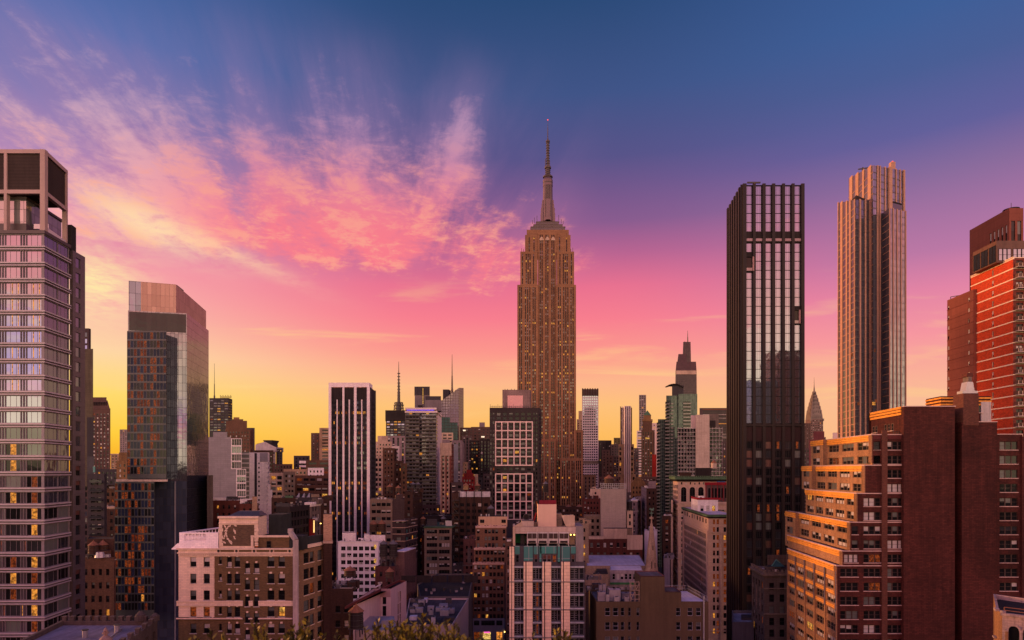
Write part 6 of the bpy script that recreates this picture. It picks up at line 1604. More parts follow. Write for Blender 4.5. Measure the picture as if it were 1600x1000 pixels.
# balcony tower
def balcony_tower():
    Y = 540.0; pts = foot(633, 682, Y, rt=(690, 790)); zt = PZ(641, Y)
    T = thing('balcony_tower', 'grey apartment tower of stacked glass balconies with a violet light strip at the top', 'tower', (PX(660, Y), Y + 12, 0)); T.indiv = 3.5; T.fm = FRAME_G
    L = axes(pts[0], pts[1])[2]; rows = rows_down(zt - 2.2, 3.05, 2.1, 8)
    BR_ = wall('olive_grey_slab', (.20, .175, .165)); 
    facade(T, pts[0], pts[1], 0, zt, even(L, 9, 2.4, .4), rows, BR_, dep=.5, style='plain', lit=.015, blind=.45, pal=('grey', 'mid', 'ghalf', 'skydim'))
    L2 = axes(pts[1], pts[2])[2]; facade(T, pts[1], pts[2], 0, zt, [(.6, L2 * .22)], rows, RIB, dep=.3, style='plain', lit=.02, blind=.5, pal=('sky', 'grey'))
    for e in (2, 3): T.mb.poly([(*pts[e], 0), (*pts[(e+1)%4], 0), (*pts[(e+1)%4], zt), (*pts[e], zt)], BR_)
    cap(T, pts, zt, RIB)
    for r in rows:
        for u0, u1 in ((.3, L*.46), (L*.54, L - .3)):
            b = MB(); b.slab(pts[0], pts[1], u0, u1, 0, 1.1, r[0] - .3, r[0] - .08, BR_); b.slab(pts[0], pts[1], u0, u1, 1.05, 1.1, r[0] - .08, r[0] + .8, glass('smoky_balcony_glass', (.09, .095, .09), spec=.5)); T.part('balcony', b)
    b = MB(); b.slab(pts[0], pts[1], 1.5, L - 2, .1, .25, PZ(641.6, Y), PZ(640.2, Y), lamp_mat('violet_strip_light', (.16, .07, 1.0), .9, .3)); T.part('light_strip', b)
    b = MB(); b.prism(foot(632.5, 683, Y - 1, rt=(691, 790)), PZ(645, Y), PZ(642.2, Y), RIB); b.prism(foot(633, 682, Y, rt=(690, 790)), PZ(640, Y), PZ(637, Y), RIB); T.part('cornice', b)
    extra(T, 'roof_tower', 648, 671, 604, 642, Y + 6, wall('mauve_grey_render', (.25, .215, .23)), 12, rt=(671.5, 790)); extra(T, 'roof_tower_band', 647.5, 671.5, 604, 617, Y + 5.5, SLATE, 13); extra(T, 'roof_block', 664, 690, 625, 642, Y + 3, MATS['mauve_grey_render'], 14); extra(T, 'roof_block_top', 665, 689, 619, 626, Y + 4, SLATE, 12)
    b = MB(); b.box(PX(660.3, Y + 5), PX(661.3, Y + 5), Y + 5, Y + 5.4, PZ(630, Y), PZ(605, Y), L_YEL); T.part('light_slot', b); b = MB(); b.box(PX(653, Y + 5), PX(660, Y + 5), Y + 5.2, Y + 5.6, PZ(637, Y), PZ(632, Y), BLACKB); T.part('opening', b)
balcony_tower()
def crystal():
    Y = 1000.0; T = thing('crystal_glass_tower', 'far faceted glass tower with slanted top and needle spire behind the balcony tower', 'tower', (PX(705, Y), Y + 20, 0))
    a, b_, c, d = (PX(686, Y), Y), (PX(717, Y), Y), (PX(722.5, Y), Y + 25), (PX(690, Y), Y + 40)
    za, zb, zc, zd = PZ(629, Y), PZ(606, Y), PZ(603, Y), PZ(622, Y)
    G_ = curtain('lavender_far_glass', (.17, .13, .155), 4, 4.2, .4, .6, c2=(.11, .085, .105), mcol=(.05,.03,.03)); G2 = curtain('mauve_facet_glass', (.09, .065, .08), 4, 4.2, .25, .6, c2=(.11,.08,.11), mcol=(.10,.07,.07))
    m = T.mb; V = lambda p, z: (*p, z)
    apex = (PX(711, Y), Y - .5, PZ(610, Y)); lowp = (PX(697, Y), Y - .5, PZ(652, Y))
    m.poly([V(a, 0), V(b_, 0), V(b_, zb), V(a, za)], G_); m.poly([V(b_, 0), V(c, 0), V(c, zc), V(b_, zb)], G2); m.poly([V(c, 0), V(d, 0), V(d, zd), V(c, zc)], G_); m.poly([V(d, 0), V(a, 0), V(a, za), V(d, zd)], G_); m.poly([V(a, za), V(b_, zb), V(c, zc), V(d, zd)], G2)
    f = MB(); f.poly([lowp, (PX(716.5, Y), Y - .5, PZ(652, Y)), (PX(716.5, Y), Y - .5, PZ(607, Y)), apex], G2); f.poly([(PX(697, Y), Y - .5, PZ(652, Y)), (PX(697, Y), Y - .5, 30), (PX(716.5, Y), Y - .5, 30), (PX(716.5, Y), Y - .5, PZ(652, Y))], G2); T.part('facet', f)
    p = (PX(705, Y), Y + 15); s = MB(); s.cyl(*p, PZ(620, Y), PZ(606, Y), 2.4, 1.7, STONE2, 8); s.cyl(*p, PZ(606, Y), PZ(585, Y), 1.5, 1.0, STONE2, 8); s.cyl(*p, PZ(585, Y), PZ(551, Y), .8, .3, STONE2, 8); T.part('spire', s)
    s = MB(); s.prism([PT(692, Y + 20), PT(701, Y + 20), (PX(701, Y), Y + 35), (PX(692, Y), Y + 35)], PZ(625, Y), PZ(606, Y), SLATE); T.part('plant_room', s)
crystal()
simple('green glass block with stepped top right of the balcony tower', 686, 703, 652, 900, curtain('sea_green_glass', (.008, .05, .042), 5, 4, .4, .1, c2=(.006,.036,.032), mcol=(.02,.028,.026)), 'green_glass_block', 'building', win=False, depth=30)
T_ = THINGS[-1]; extra(T_, 'lower_step', 703, 715, 660, 900, 899, MATS['sea_green_glass'], 30)
simple('small peach stepped block in front of the green glass block', 690, 708, 676, 800, BEIGE, bay=6, ww=4.5, wh=1.8, fl=4, depth=20, **FAR)
t = simple('red brick and cream apartment building right of the balcony tower', 688, 705, 693, 480, wall('brick_and_cream', (.30, .10, .08), 'brick', sx=2), rt=(709, 800), bay=2.7, ww=1.7, wh=1.8, fl=3.2, top=1.8, sp=STONE, sdep=.1, depth=15, style='plain', lit=.05, blind=.5, pal=('grey', 'mid'), indiv=99)
extra(t, 'cream_top', 687.6, 705.4, 692, 712, 479.6, STONE, .5); extra(t, 'roof_drum', 691, 703, 687, 694, 485, VIOLET, 8)
for x in (688.2, 694.2, 700.6): extra(t, 'cream_pier', x, x + 1.6, 693.5, 900, 479.4, STONE, .6)
simple('slim violet grey tower with pale vertical corner left of the black twin towers', 706, 722, 688, 620, VIOLET, 'far_slab', 'building', rt=(727, 760), bay=4, ww=1.6, wh=1.8, fl=3.5, sp=MAUVE, depth=20, style='plain', lit=.02)
simple('bluish grey slab below the crystal tower', 708, 716, 694, 540, wall('bluish_grey_flank', (.25, .26, .30)), win=False, depth=15)
t = simple('wide brown far office building with rooftop drum above the black twin towers', 719, 766, 668, 930, FARB, bay=6, ww=2.8, wh=2.4, fl=4.2, depth=40, **FAR)
extra(t, 'upper_step', 736, 766, 667, 669, 931, FARB, 30); extra(t, 'roof_drum', 749, 757.5, 660, 668, 940, VIOLET, 10)
for x, y, w in ((723.5, 671.5, 4), (752, 681.5, 5)):
    b = MB(); b.box(PX(x, 928), PX(x + w, 928), 928, 929, PZ(y + 2, 928), PZ(y, 928), lamp_mat('bright_cream_light', (1, .72, .5), 1.6, .3)); t.part('lit_sign', b)
simple('brown vertical ribbed far tower at the left of the black twin towers', 722, 738, 681, 800, MAUVE, 'far_slab', 'tower', bay=4, ww=2, wh=2.4, fl=4, sp=SLATE, depth=30, **FAR)
simple('black far tower dotted with gold lights', 735, 748, 688, 700, BLACKB, 'far_slab', 'tower', bay=3, ww=1.6, wh=1.6, fl=3.5, depth=25, style='plain', lit=.28, blind=0, dep=.3)
simple('black far tower of dark vertical ribs beside the one dotted with gold lights', 749, 767, 686, 690, BLACKB, 'far_slab', 'tower', bay=3.4, ww=1.6, wh=2.6, fl=3.8, sp=SLATE, depth=25, style='plain', lit=.04, blind=.05)
t = simple('crimson stepped brick building below the brown ribbed towers', 722, 742, 745, 500, wall('crimson_brick', (.32, .03, .035), 'brick'), bay=2.2, ww=1.0, wh=1.5, fl=3.2, style='plain', blind=.7, pal=('half', 'grey'), depth=15)
extra(t, 'upper_step', 724, 740, 739.5, 746, 502, MATS['crimson_brick'], 10); extra(t, 'upper_step', 729, 737, 734, 740, 504, MATS['crimson_brick'], 7)
simple('cream sliver of a building right of the crimson stepped one', 741, 747, 741, 505, STONE, win=False, depth=12)
simple('tan far hotel with curved shoulder below the violet grey tower', 715, 731, 722, 640, TAN, bay=3, ww=1.2, wh=1.6, fl=3.5, depth=20, **FAR)
simple('low mauve block with white windows left of the crimson stepped building', 703, 724, 754, 480, MAUVE, bay=3.4, ww=2.4, wh=2, fl=4, depth=20, style='plain', blind=.7, pal=('half', 'blind'))
for (x0, x1, yt, Y, l) in ((746, 754, 746, 560, 'bluish low tower with a rounded tank top right of the crimson stepped building'), (755, 766, 740, 570, 'dark low tower squeezed left of the white grid building')):
    simple(l, x0, x1, yt, Y, GREYD if Y == 560 else MAUVE, bay=3, depth=14, **FAR)
t = simple('dark brown loft building with white parapet and black fire escapes', 706, 766, 770, 400, DKBROWN, bay=3.6, ww=2.4, wh=2.0, fl=4.0, top=6.5, depth=25, style='double', blind=.25, lit=.01, indiv=5)
extra(t, 'white_parapet', 717, 766, 768, 776.5, 399.6, wall('weathered_white_panel', (.45, .43, .45), 'boards', var=.25), .8)
b = MB()
for x in (717.5, 728, 740.5, 752): b.box(PX(x, 399), PX(x + 1, 399), 398.9, 399.7, 10, PZ(768, 399), BLACKB)
t.part('vent_duct', b)
b = MB()
for k in range(9):
    z = t.zt - 5 - 4 * k; A = t.pts[0]; b.box(A[0] + .2, A[0] + 4.6, 398.4, 399.8, z, z + .15, STEEL)
    b.beam((A[0] + .5, 398.6, z), (A[0] + 4.2, 398.6, z - 3.9), .1, STEEL)
    for q in range(6): b.beam((A[0] + .3 + q*.85, 398.45, z), (A[0] + .3 + q*.85, 398.45, z + 1), .04, STEEL)
    b.beam((A[0] + .3, 398.45, z + 1), (A[0] + 4.6, 398.45, z + 1), .05, STEEL)
t.part('fire_escape', b)

# white grid building
def grid_building():
    Y = 480.0; s = Y / F; pts = foot(765, 842, Y, rt=(846, 1000)); zt = PZ(637, Y); U = lambda x: (x - 765) * s
    T = thing('white_grid_building', 'dark apartment tower with white grid frames on its front and a pink panelled penthouse', 'tower', (PX(803, Y), Y + 12, 0)); T.indiv = 3.8; T.fm = wall('dark_grid_sash', (.06, .05, .05))
    DK = wall('dark_olive_facade', (.075, .06, .058), 'boards', var=.15); PG = wall('pink_white_frame', (.66, .50, .45), var=.08)
    L = axes(pts[0], pts[1])[2]
    fl = 6.6 * s; rows = [(z - 2.0, z) for _, z in rows_down(PZ(645, Y) , fl, 2.0, 8)]
    cc = [(U(766), U(768)), (U(770), U(772.4))] + [(U(776.4 + 9.5 * k), U(782 + 9.5 * k)) for k in range(6)] + [(U(833.4), U(835.4)), (U(837.4), U(839.6))]
    facade(T, pts[0], pts[1], 0, zt, cc, rows, DK, dep=.35, style='plain', lit=.03, blind=.45, pal=('grey', 'ghalf', 'grey', 'mid'))
    L2 = axes(pts[1], pts[2])[2]; facade(T, pts[1], pts[2], 0, zt, even(L2, 3, 2, .5), rows, DK, dep=.3, style='plain', lit=.05)
    for e in (2, 3): T.mb.poly([(*pts[e], 0), (*pts[(e+1)%4], 0), (*pts[(e+1)%4], zt), (*pts[e], zt)], DK)
    cap(T, pts, zt, DK)
    for ya, yb, n in ((659.4, 727, 5), (740.5, 826, 6)):
        b = MB(); z1, z0 = PZ(ya, Y), PZ(yb, Y)
        for k in range(7): x = 773.6 + 9.55 * k; b.slab(pts[0], pts[1], U(x), U(x + 1.7), 0, .9, z0, z1, PG)
        for k in range(n + 1): z = z1 - (z1 - z0) * k / n; b.slab(pts[0], pts[1], U(773.6), U(832.6), 0, .86, z - .42, z + .42, PG)
        T.part('grid_frame', b)
    t2 = extra(T, 'penthouse', 785, 828, 609, 640, Y + 5, wall('rosy_grey_panel', (.34, .24, .22), 'boards'), 12, rt=(830, 1000)); extra(T, 'pink_panel', 793, 817, 618, 637, Y + 4.6, wall('salmon_panel', (.62, .36, .33), var=.05), .4)
    b = MB()
    for k in range(26): x = 766 + k * 3; b.beam((PX(x, Y), Y + .4, zt - .5), (PX(x, Y), Y + .4, zt + (1.6 if k % 4 else 2.6)), .12, STEEL)
    b.beam((PX(766, Y), Y + .4, zt + 1), (PX(841, Y), Y + .4, zt + 1), .1, STEEL)
    for x in (789, 793, 799, 804, 809, 824): b.beam((PX(x, Y), Y + 6, PZ(609, Y)), (PX(x, Y), Y + 6, PZ(606, Y)), .2, STEEL)
    T.part('roof_rail', b)
    extra(T, 'base', 772, 845, 812, 900, Y - 1.5, GREYD, 3)
grid_building()

# ---------------- right of the skyscraper
t = simple('slim far tower of white grid windows with a dark toothed crown', 909.5, 935, 609, 900, wall('lavender_white_grid', (.42, .36, .40), var=.05), 'white_grid_tower', 'tower', bay=2.9, ww=2.2, wh=2.1, fl=3.55, top=8.5, depth=24, style='plain', lit=.0, blind=1, pal=('sky',), dep=.2)
b = MB(); b.prism(foot(909.3, 935.2, 899.6, depth=1), PZ(618.5, 900), PZ(608, 900), MAUVE)
for k in range(7): b.prism(foot(909.4 + k * 3.9, 911.4 + k * 3.9, 899.5, depth=1.4), PZ(618.5, 900), PZ(606.8, 900), DKBROWN)
t.part('crown', b); extra(t, 'plant_band', 909.4, 935.1, 720, 724.5, 899.6, STONE2, .5)
simple('far stepped tan tower between the skyscraper and the white grid tower', 901, 911, 655, 1000, TAN, 'far_slab', 'tower', bay=4, depth=20, **FAR); extra(THINGS[-1], 'upper_step', 904, 911, 642, 657, 1003, TAN, 12)
simple('brown low tower in front of the white grid tower', 911, 931, 742, 600, BROWN, bay=3, ww=1.3, wh=2, fl=3.6, sp=MAUVE, depth=15, style='plain')
simple('far black slab on the horizon right of the white grid tower', 935, 955.5, 688, 1150, BLACKB, 'far_slab', 'tower', bay=5, depth=30, style='plain', lit=.03, blind=.05)
simple('far green edged box on the horizon left of the ribbed tower', 959, 970, 684, 1100, wall('olive_gold_slab', (.16, .14, .06)), 'far_slab', 'tower', bay=5, depth=30, **FAR)
simple('far brown slab in front of the black horizon slab', 940.5, 953, 703, 900, FARB, 'far_slab', 'tower', bay=4, depth=25, **FAR)
simple('far dark tower pressed left of the ribbed tower', 954.5, 969, 694, 860, MAUVE, 'far_slab', 'tower', bay=4, depth=25, **FAR)
simple('brown stepped deco block with setbacks below the black slab', 946, 958, 712, 760, FARB, 'deco_block', 'building', bay=3.5, depth=20, **FAR)
simple('narrow dusky stepped tower at the left foot of the ribbed tower', 958, 968, 712, 800, MAUVE, 'far_slab', 'building', bay=3.5, depth=20, **FAR)
def ribbed_tower():
    Y = 750.0; s = Y / F; T = thing('ribbed_tower', 'slim dark tower of white vertical ribs with orange stepped shoulders', 'tower', (PX(978, Y), Y + 10, 0)); T.indiv = 99
    for (x0, x1, yt, Y_, nm) in ((969, 987.5, 637, Y, 'shaft'), (966.5, 990.5, 694, Y - 3, 'shoulder'), (965, 993, 741, Y - 6, 'base')):
        b = MB(); q = foot(x0, x1, Y_, depth=20); z = PZ(yt, Y_); wl = wall('apricot_brown_stone', (.40, .26, .16), 'block', sx=3) if nm != 'shaft' else SLATE
        L = axes(q[0], q[1])[2]; k = Y_ / F
        cc = even(L, 7, 1.3) if nm == 'shaft' else [(1.0, 3.2), (L - 3.2, L - 1.0)]
        facade(T, q[0], q[1], 0, z, cc, rows_down(z - 3, 3.7 if nm == 'shaft' else 6.2, 2.0 if nm == 'shaft' else 3.6, 20), wl, dep=.4, style='plain', lit=.06, blind=.2, mb=b)
        for e in (1, 2, 3): b.poly([(*q[e], 0), (*q[(e+1)%4], 0), (*q[(e+1)%4], z), (*q[e], z)], wl)
        b.poly([(*p, z) for p in q], ROOF); T.part(nm, b)
    A, B = PT(969, Y), PT(987.5, Y)
    for x in (969, 971.6, 974.2, 976.9, 979.6, 982.3, 985): 
        b = MB(); b.slab(A, B, (x - 969) * s, (x - 967.9) * s, 0, 7 if 973 < x < 984 else .6, 20, PZ(635, Y), RIB if x > 970 and x < 984.5 else MATS['apricot_brown_stone']); T.part('rib', b)
ribbed_tower()
simple('very far pencil tower of grey glass', 998.5, 1009.5, 617, 2000, VIOLET, 'pencil_tower', 'tower', bay=7, ww=5, wh=4, fl=6, depth=25, **FAR)
simple('far pale tower with horizontal stripes left of the green pyramid tower', 995, 1004, 673, 1000, RIB, 'far_slab', 'tower', bay=9, ww=8, wh=2, fl=4.2, depth=20, **FAR)
simple('far dark infill tower between the ribbed tower and the striped pale one', 988, 998, 700, 900, MAUVE, 'far_slab', 'tower', bay=4, depth=20, **FAR)
def pyramid_tower():
    Y = 700.0; T = simple('brown deco tower with a green pyramid roof', 1002, 1020.5, 672, Y, BROWN, 'pyramid_tower', 'tower', rt=(1023, 1100), bay=2.8, ww=1.2, wh=1.8, fl=3.7, depth=18, style='plain', lit=.05, sp=DKBROWN)
    q = foot(1004, 1019, Y + 1, depth=11); b = MB(); b.prism(q, T.zt - 1, PZ(657, Y), BROWN); b.prism(inset(q, -.5), PZ(658, Y), PZ(655, Y), GOLDB); q2 = inset(q, 1.2); b.prism(q2, PZ(655, Y), PZ(648.5, Y), GOLDB); T.part('upper_step', b)
    b = MB(); c = ((q[0][0] + q[2][0]) / 2, (q[0][1] + q[2][1]) / 2); q3 = inset(q, 1.0); b.frust(q3, PZ(648.5, Y), [(c[0] + (p[0]-c[0])*.05, c[1] + (p[1]-c[1])*.05) for p in q3], PZ(640.5, Y), COPPER); T.part('pyramid_roof', b)
    b = MB(); b.box(PX(1008.5, Y), PX(1014.5, Y), Y - .4, Y - .1, PZ(686, Y), PZ(683.5, Y), L_YEL); T.part('lit_loggia', b)
pyramid_tower()
simple('far pink stone block right of the green pyramid tower', 1019, 1030, 661, 900, PINKW, 'far_slab', 'building', bay=4, depth=20, **FAR)
simple('narrow bright red sliver of wall beside the green pyramid tower', 1019, 1025.5, 710, 640, wall('bright_red_mesh', (.52, .03, .02)), 'scaffolded_building', 'building', win=False, depth=10)
def supertall():
    Y = 1300.0; T = thing('tapering_supertall', 'very tall far tapering glass skyscraper with stepped crown and spire', 'skyscraper', (PX(1072, Y), Y + 25, 0)); G_ = curtain('dusky_far_glass', (.055, .036, .05), 4, 4.5, .5, .3, c2=(.038, .026, .038), mcol=(.03,.02,.022))
    def tap(nm, x0, x1, x2, x3, yb, yt, Yy, dep):
        b = MB(); b.frust(foot(x0, x1, Yy, depth=dep), PZ(yb, Yy) if yb else 0, foot(x2, x3, Yy + 1, depth=dep - 2), PZ(yt, Yy), G_); T.part(nm, b)
    tap('base', 1053, 1090, 1055.5, 1088.5, None, 581, Y, 50); tap('shoulder', 1055.5, 1088.5, 1057, 1087.5, 580, 565, Y + 1, 44); tap('west_shoulder', 1058, 1074, 1060, 1072, 568, 553, Y + 3, 30); tap('crown', 1066, 1080, 1067.5, 1079, 580, 534, Y + 5, 30)
    b = MB(); b.box(PX(1056, Y), PX(1088, Y), Y - .6, Y + .2, PZ(585, Y), PZ(579, Y), STONE); T.part('light_band', b)
    b = MB(); c = PT(1074.5, Y + 18); b.cyl(*c, PZ(536, Y), PZ(524, Y), 1.4, 1.0, STEEL, 8); b.cyl(*c, PZ(524, Y), PZ(513.5, Y), .8, .3, STEEL, 8); c2 = PT(1070, Y + 18); b.cyl(*c2, PZ(535, Y), PZ(530, Y), .6, .4, STEEL, 6); T.part('spire', b)
supertall()
simple('far broad dark office slab with fine horizontal bands behind the concrete core building', 1093, 1140, 637.5, 1500, MAUVE, 'far_slab', 'tower', bay=60, ww=56, wh=1.8, fl=4.2, depth=50, **FAR)
def green_balconies():
    Y = 560.0; s = Y / F; T = thing('green_glass_tower', 'pale green glass apartment tower with small balconies and a curved roof canopy', 'tower', (PX(1062, Y), Y + 12, 0)); T.indiv = 99
    def blk(nm, x0, x1, yt, Yy, dep, rt=None, lt=None):
        b = MB(); b.prism(foot(x0, x1, Yy, rt, lt, dep), 0, PZ(yt, Yy), GGL, ROOF); T.part(nm, b)
    blk('main_block', 1041, 1088, 618, Y, 20); blk('west_wing', 1028, 1041.5, 655, Y + 2, 18); blk('east_block', 1060, 1089.5, 615.5, Y - 2, 16)
    extra(T, 'roof_house', 1050, 1068, 602, 619, Y + 5, SLATE, 12); 
    b = MB(); n = 8; x0, x1 = 1047, 1070
    for k in range(n):
        a, c = k / n, (k + 1) / n; f = lambda q: 598.5 + 4.5 * (2 * q - .75) ** 2 * .8
        p = [(PX(x0 + (x1-x0)*a, Y), f(a)), (PX(x0 + (x1-x0)*c, Y), f(c))]
        b.prism([(p[0][0], Y + 3), (p[1][0], Y + 3), (p[1][0], Y + 18), (p[0][0], Y + 18)], PZ((p[0][1] + p[1][1]) / 2 + 1.2, Y), PZ((p[0][1] + p[1][1]) / 2, Y), BLACKB)
    T.part('curved_canopy', b)
    z = PZ(632, Y); k = 0; BS_ = wall('balcony_slab_concrete', (.36, .32, .29))
    while z > 8:
        for x0, x1, y0 in ((1039, 1046, Y - 1.4), (1026.5, 1032, Y + .6), (1066, 1078, Y - 3.4), (1047.5, 1051.5, Y - 1.2)):
            if x0 < 1030 and z > PZ(662, Y): continue
            if x0 > 1060 and z < PZ(672, Y): continue
            b = MB(); b.box(PX(x0, Y), PX(x1, Y), y0, y0 + 1.6, z, z + .25, BS_); b.box(PX(x0, Y), PX(x1, Y), y0, y0 + .08, z + .25, z + 1.2, MATS['smoky_balcony_glass']); b.box(PX(x0, Y) + .3, PX(x1, Y) - .3, y0 + 1.35, y0 + 1.45, z + .3, z + 2.4, G_DARK); T.part('balcony', b)
        z -= 3.0; k += 1
green_balconies()
def concrete_core():
    Y = 480.0; T = thing('concrete_core_tower', 'apartment tower with a blank concrete core between two ribbon glazed wings', 'tower', (PX(1095, Y), Y + 12, 0)); T.indiv = 3.6; T.fm = FRAME_W
    for nm, x0, x1, yt, Yy in (('west_wing', 1059, 1087, 669, Y), ('east_wing', 1108, 1128, 669, Y + 1)):
        b = MB(); q = foot(x0, x1, Yy, depth=18); z = PZ(yt, Yy); L = axes(q[0], q[1])[2]
        facade(T, q[0], q[1], 0, z, even(L, int(L / 2.2), 1.9, .3), rows_down(z - .6, 2.95, 1.9, 12), MAUVE, dep=.3, style='plain', lit=.02, blind=.4, pal=('grey', 'skydim', 'mid'), mb=b)
        for e in (1, 2, 3): b.poly([(*q[e], 0), (*q[(e+1)%4], 0), (*q[(e+1)%4], z), (*q[e], z)], MAUVE)
        b.poly([(*p, z) for p in q], ROOF)
        for _, zz in rows_down(z - .1, 2.95, .3, 12): b.slab(q[0], q[1], -.2, L + .2, 0, .9, zz - .25, zz, FRAME_W)
        for k in range(int(L / 2.2) + 1): b.slab(q[0], q[1], min(L - .1, k * L / int(L / 2.2)), min(L, k * L / int(L / 2.2) + .15), .7, .85, 20, z + .8, FRAME_W)
        T.part(nm, b)
    extra(T, 'core', 1087, 1108.5, 648, 1100, Y - 1, CONC, 16); extra(T, 'upper_block', 1079.5, 1087.2, 649, 672, Y + 2, PINKW, 10); extra(T, 'upper_block', 1108, 1123, 647, 671, Y + 4, STONE2, 10); extra(T, 'opening', 1109, 1118, 657, 668, Y + 3.6, BLACKB, .5)
concrete_core()

# ---------------- the two limestone buildings by the dark tower
def arched_building():
    Y = 400.0; s = Y / F; T = thing('arched_top_building', 'limestone building with tall arched top windows under a green copper cornice', 'building', (PX(1095, Y), Y + 14, 0)); T.indiv = 5; T.fm = FRAME_D
    A, B = PT(1059.5, Y), PT(1140, Y); Lf = PT(1051.5, side(Y, 1059.5, 1051.5, 880.)); zt = PZ(751, Y); z1 = PZ(787, Y); LS = wall('rosy_limestone', (.50, .37, .29), 'block', var=.12)
    U = lambda x: (x - 1059.5) * s; L = axes(A, B)[2]
    pts = [A, B, (B[0] + Lf[0] - A[0], Lf[1]), Lf]
    facade(T, A, B, z1, zt, [(U(1064 + 6.9 * k), U(1066.2 + 6.9 * k)) for k in range(11)], [(PZ(757, Y), PZ(753.4, Y))], LS, dep=.3, style='plain', lit=0, blind=.5)
    Ll = axes(Lf, A)[2]
    facade(T, Lf, A, 0, zt, even(Ll, 9, 1.5, 1), rows_down(PZ(758, Y), 8.7 * s, 2.2, 12), LS, dep=.08, style='plain', lit=0, blind=.2)
    wide = PT(1048, Y - 1)
    c2 = [(U(1064.5), U(1067.6))] + [(U(1070 + 6.5 * k), U(1073 + 6.5 * k)) for k in range(10)]
    facade(T, A, B, 0, z1, c2, rows_down(PZ(797, Y), 8.75 * s, 2.2, 12), LS, dep=.3, style='sash', lit=.02, blind=.3)
    for e in (1, 2): T.mb.poly([(*pts[e], 0), (*pts[(e+1)%4], 0), (*pts[(e+1)%4], zt), (*pts[e], zt)], LS)
    T.mb.poly([(*p, zt) for p in pts], ROOF)
    for k in range(5):
        xa, xb = 1063.8 + 14.0 * k * .96, 1072.4 + 14.0 * k * .96; b = MB(); n = 10; r = (PX(xb, Y) - PX(xa, Y)) / 2; cx = (PX(xa, Y) + PX(xb, Y)) / 2; zc = PZ(765.2, Y); zl = PZ(784, Y)
        arc = [(cx + r * math.cos(math.pi * q / n), zc + r * math.sin(math.pi * q / n)) for q in range(n + 1)]
        b.poly([(x, Y - .03, z) for x, z in [(cx + r, zl)] + arc + [(cx - r, zl)]][::-1], G_DARK)
        b.box(cx - .1, cx + .1, Y - .12, Y - .04, zl, zc + r, FRAME_D); b.box(cx - r, cx + r, Y - .12, Y - .04, zc - .15, zc + .1, FRAME_D); b.box(cx - r, cx + r, Y - .12, Y - .04, (zc + zl)/2 - .15, (zc + zl)/2 + .15, FRAME_D)
        o = T.part('arched_window', b)
        b = MB(); 
        for q in range(n):
            for rr in (r, ):
                a, c = math.pi*q/n, math.pi*(q+1)/n; P = lambda a_, r_, y_: (cx + r_*math.cos(a_), y_, zc + r_*math.sin(a_))
                b.poly([P(a, r, Y - .5), P(c, r, Y - .5), P(c, r + .9, Y - .5), P(a, r + .9, Y - .5)], LS); b.poly([P(a, r + .9, Y - .5), P(c, r + .9, Y - .5), P(c, r + .9, Y - .01), P(a, r + .9, Y - .01)], LS); b.poly([P(c, r, Y - .5), P(a, r, Y - .5), P(a, r, Y - .01), P(c, r, Y - .01)], LS)
        for sx in (-1, 1): b.box(cx + sx * (r + .45) - .45, cx + sx * (r + .45) + .45, Y - .5, Y - .01, zl - .3, zc, LS)
        b.box(cx - r - 1, cx + r + 1, Y - .7, Y - .01, zl - 1.0, zl - .3, LS); T.part('arch_surround', b)
    b = MB(); o = inset(pts, -2.2); b.frust(inset(pts, -.3), PZ(752.5, Y), inset(pts, -2.0), PZ(749, Y), BLACKB); b.prism(o, PZ(749, Y), PZ(745.6, Y), COPPER, ROOF)
    d, n, LL = axes(o[0], o[1])
    for k in range(int(LL / 1.3)): b.slab(o[0], o[1], k * 1.3, k * 1.3 + .7, -.4, .1, PZ(745.6, Y), PZ(743.4, Y), COPPER)
    d, n, LL = axes(o[3], o[0])
    for k in range(int(LL / 1.3)): b.slab(o[3], o[0], k * 1.3, k * 1.3 + .7, -.4, .1, PZ(745.6, Y), PZ(743.4, Y), COPPER)
    T.part('copper_cornice', b)
    extra(T, 'lower_flank', 1048.5, 1051.6, 781, 1000, Y + 2, LS, 20)
    b = MB()
    for y in (787, 795, 830, 872, 893): b.slab(A, B, -.3, L, 0, .5, PZ(y + 1.6, Y), PZ(y, Y), LS); b.slab(Lf, A, 0, Ll, 0, .5, PZ(y + 1.6, Y), PZ(y, Y), LS)
    T.part('belt_course', b)
    extra(T, 'bulkhead', 1086, 1111, 731, 748, Y + 8, BLACKB, 8); extra(T, 'bulkhead', 1062, 1080, 738, 748, Y + 8, DKBROWN, 8)
arched_building()
t = simple('white painted penthouse storey with crimson scaffold behind the long limestone building', 1090, 1122, 781, 330, WHITE, 'penthouse_building', 'building', lt=(1080, 900), rt=None, bay=3, ww=1.6, wh=3, fl=4, top=3, indiv=6)
b = MB(); cr = wall('crimson_netting', (.50, .03, .05), var=.25); A, B, C_, D_ = t.pts
b.slab(A, B, -.2, 12, -.1, .1, t.zt, t.zt + 1.1, cr); b.slab(D_, A, 0, axes(D_, A)[2], -.1, .1, t.zt, t.zt + 1.1, cr); t.part('safety_netting', b)
b = MB(); Yb = 350.0; gl = wall('mauve_arcade_stone', (.22, .13, .13))
b.prism(foot(1102, 1142, Yb, depth=12), t.zt - 2, PZ(757, Yb), gl, ROOF); t.part('arcaded_storey', b)
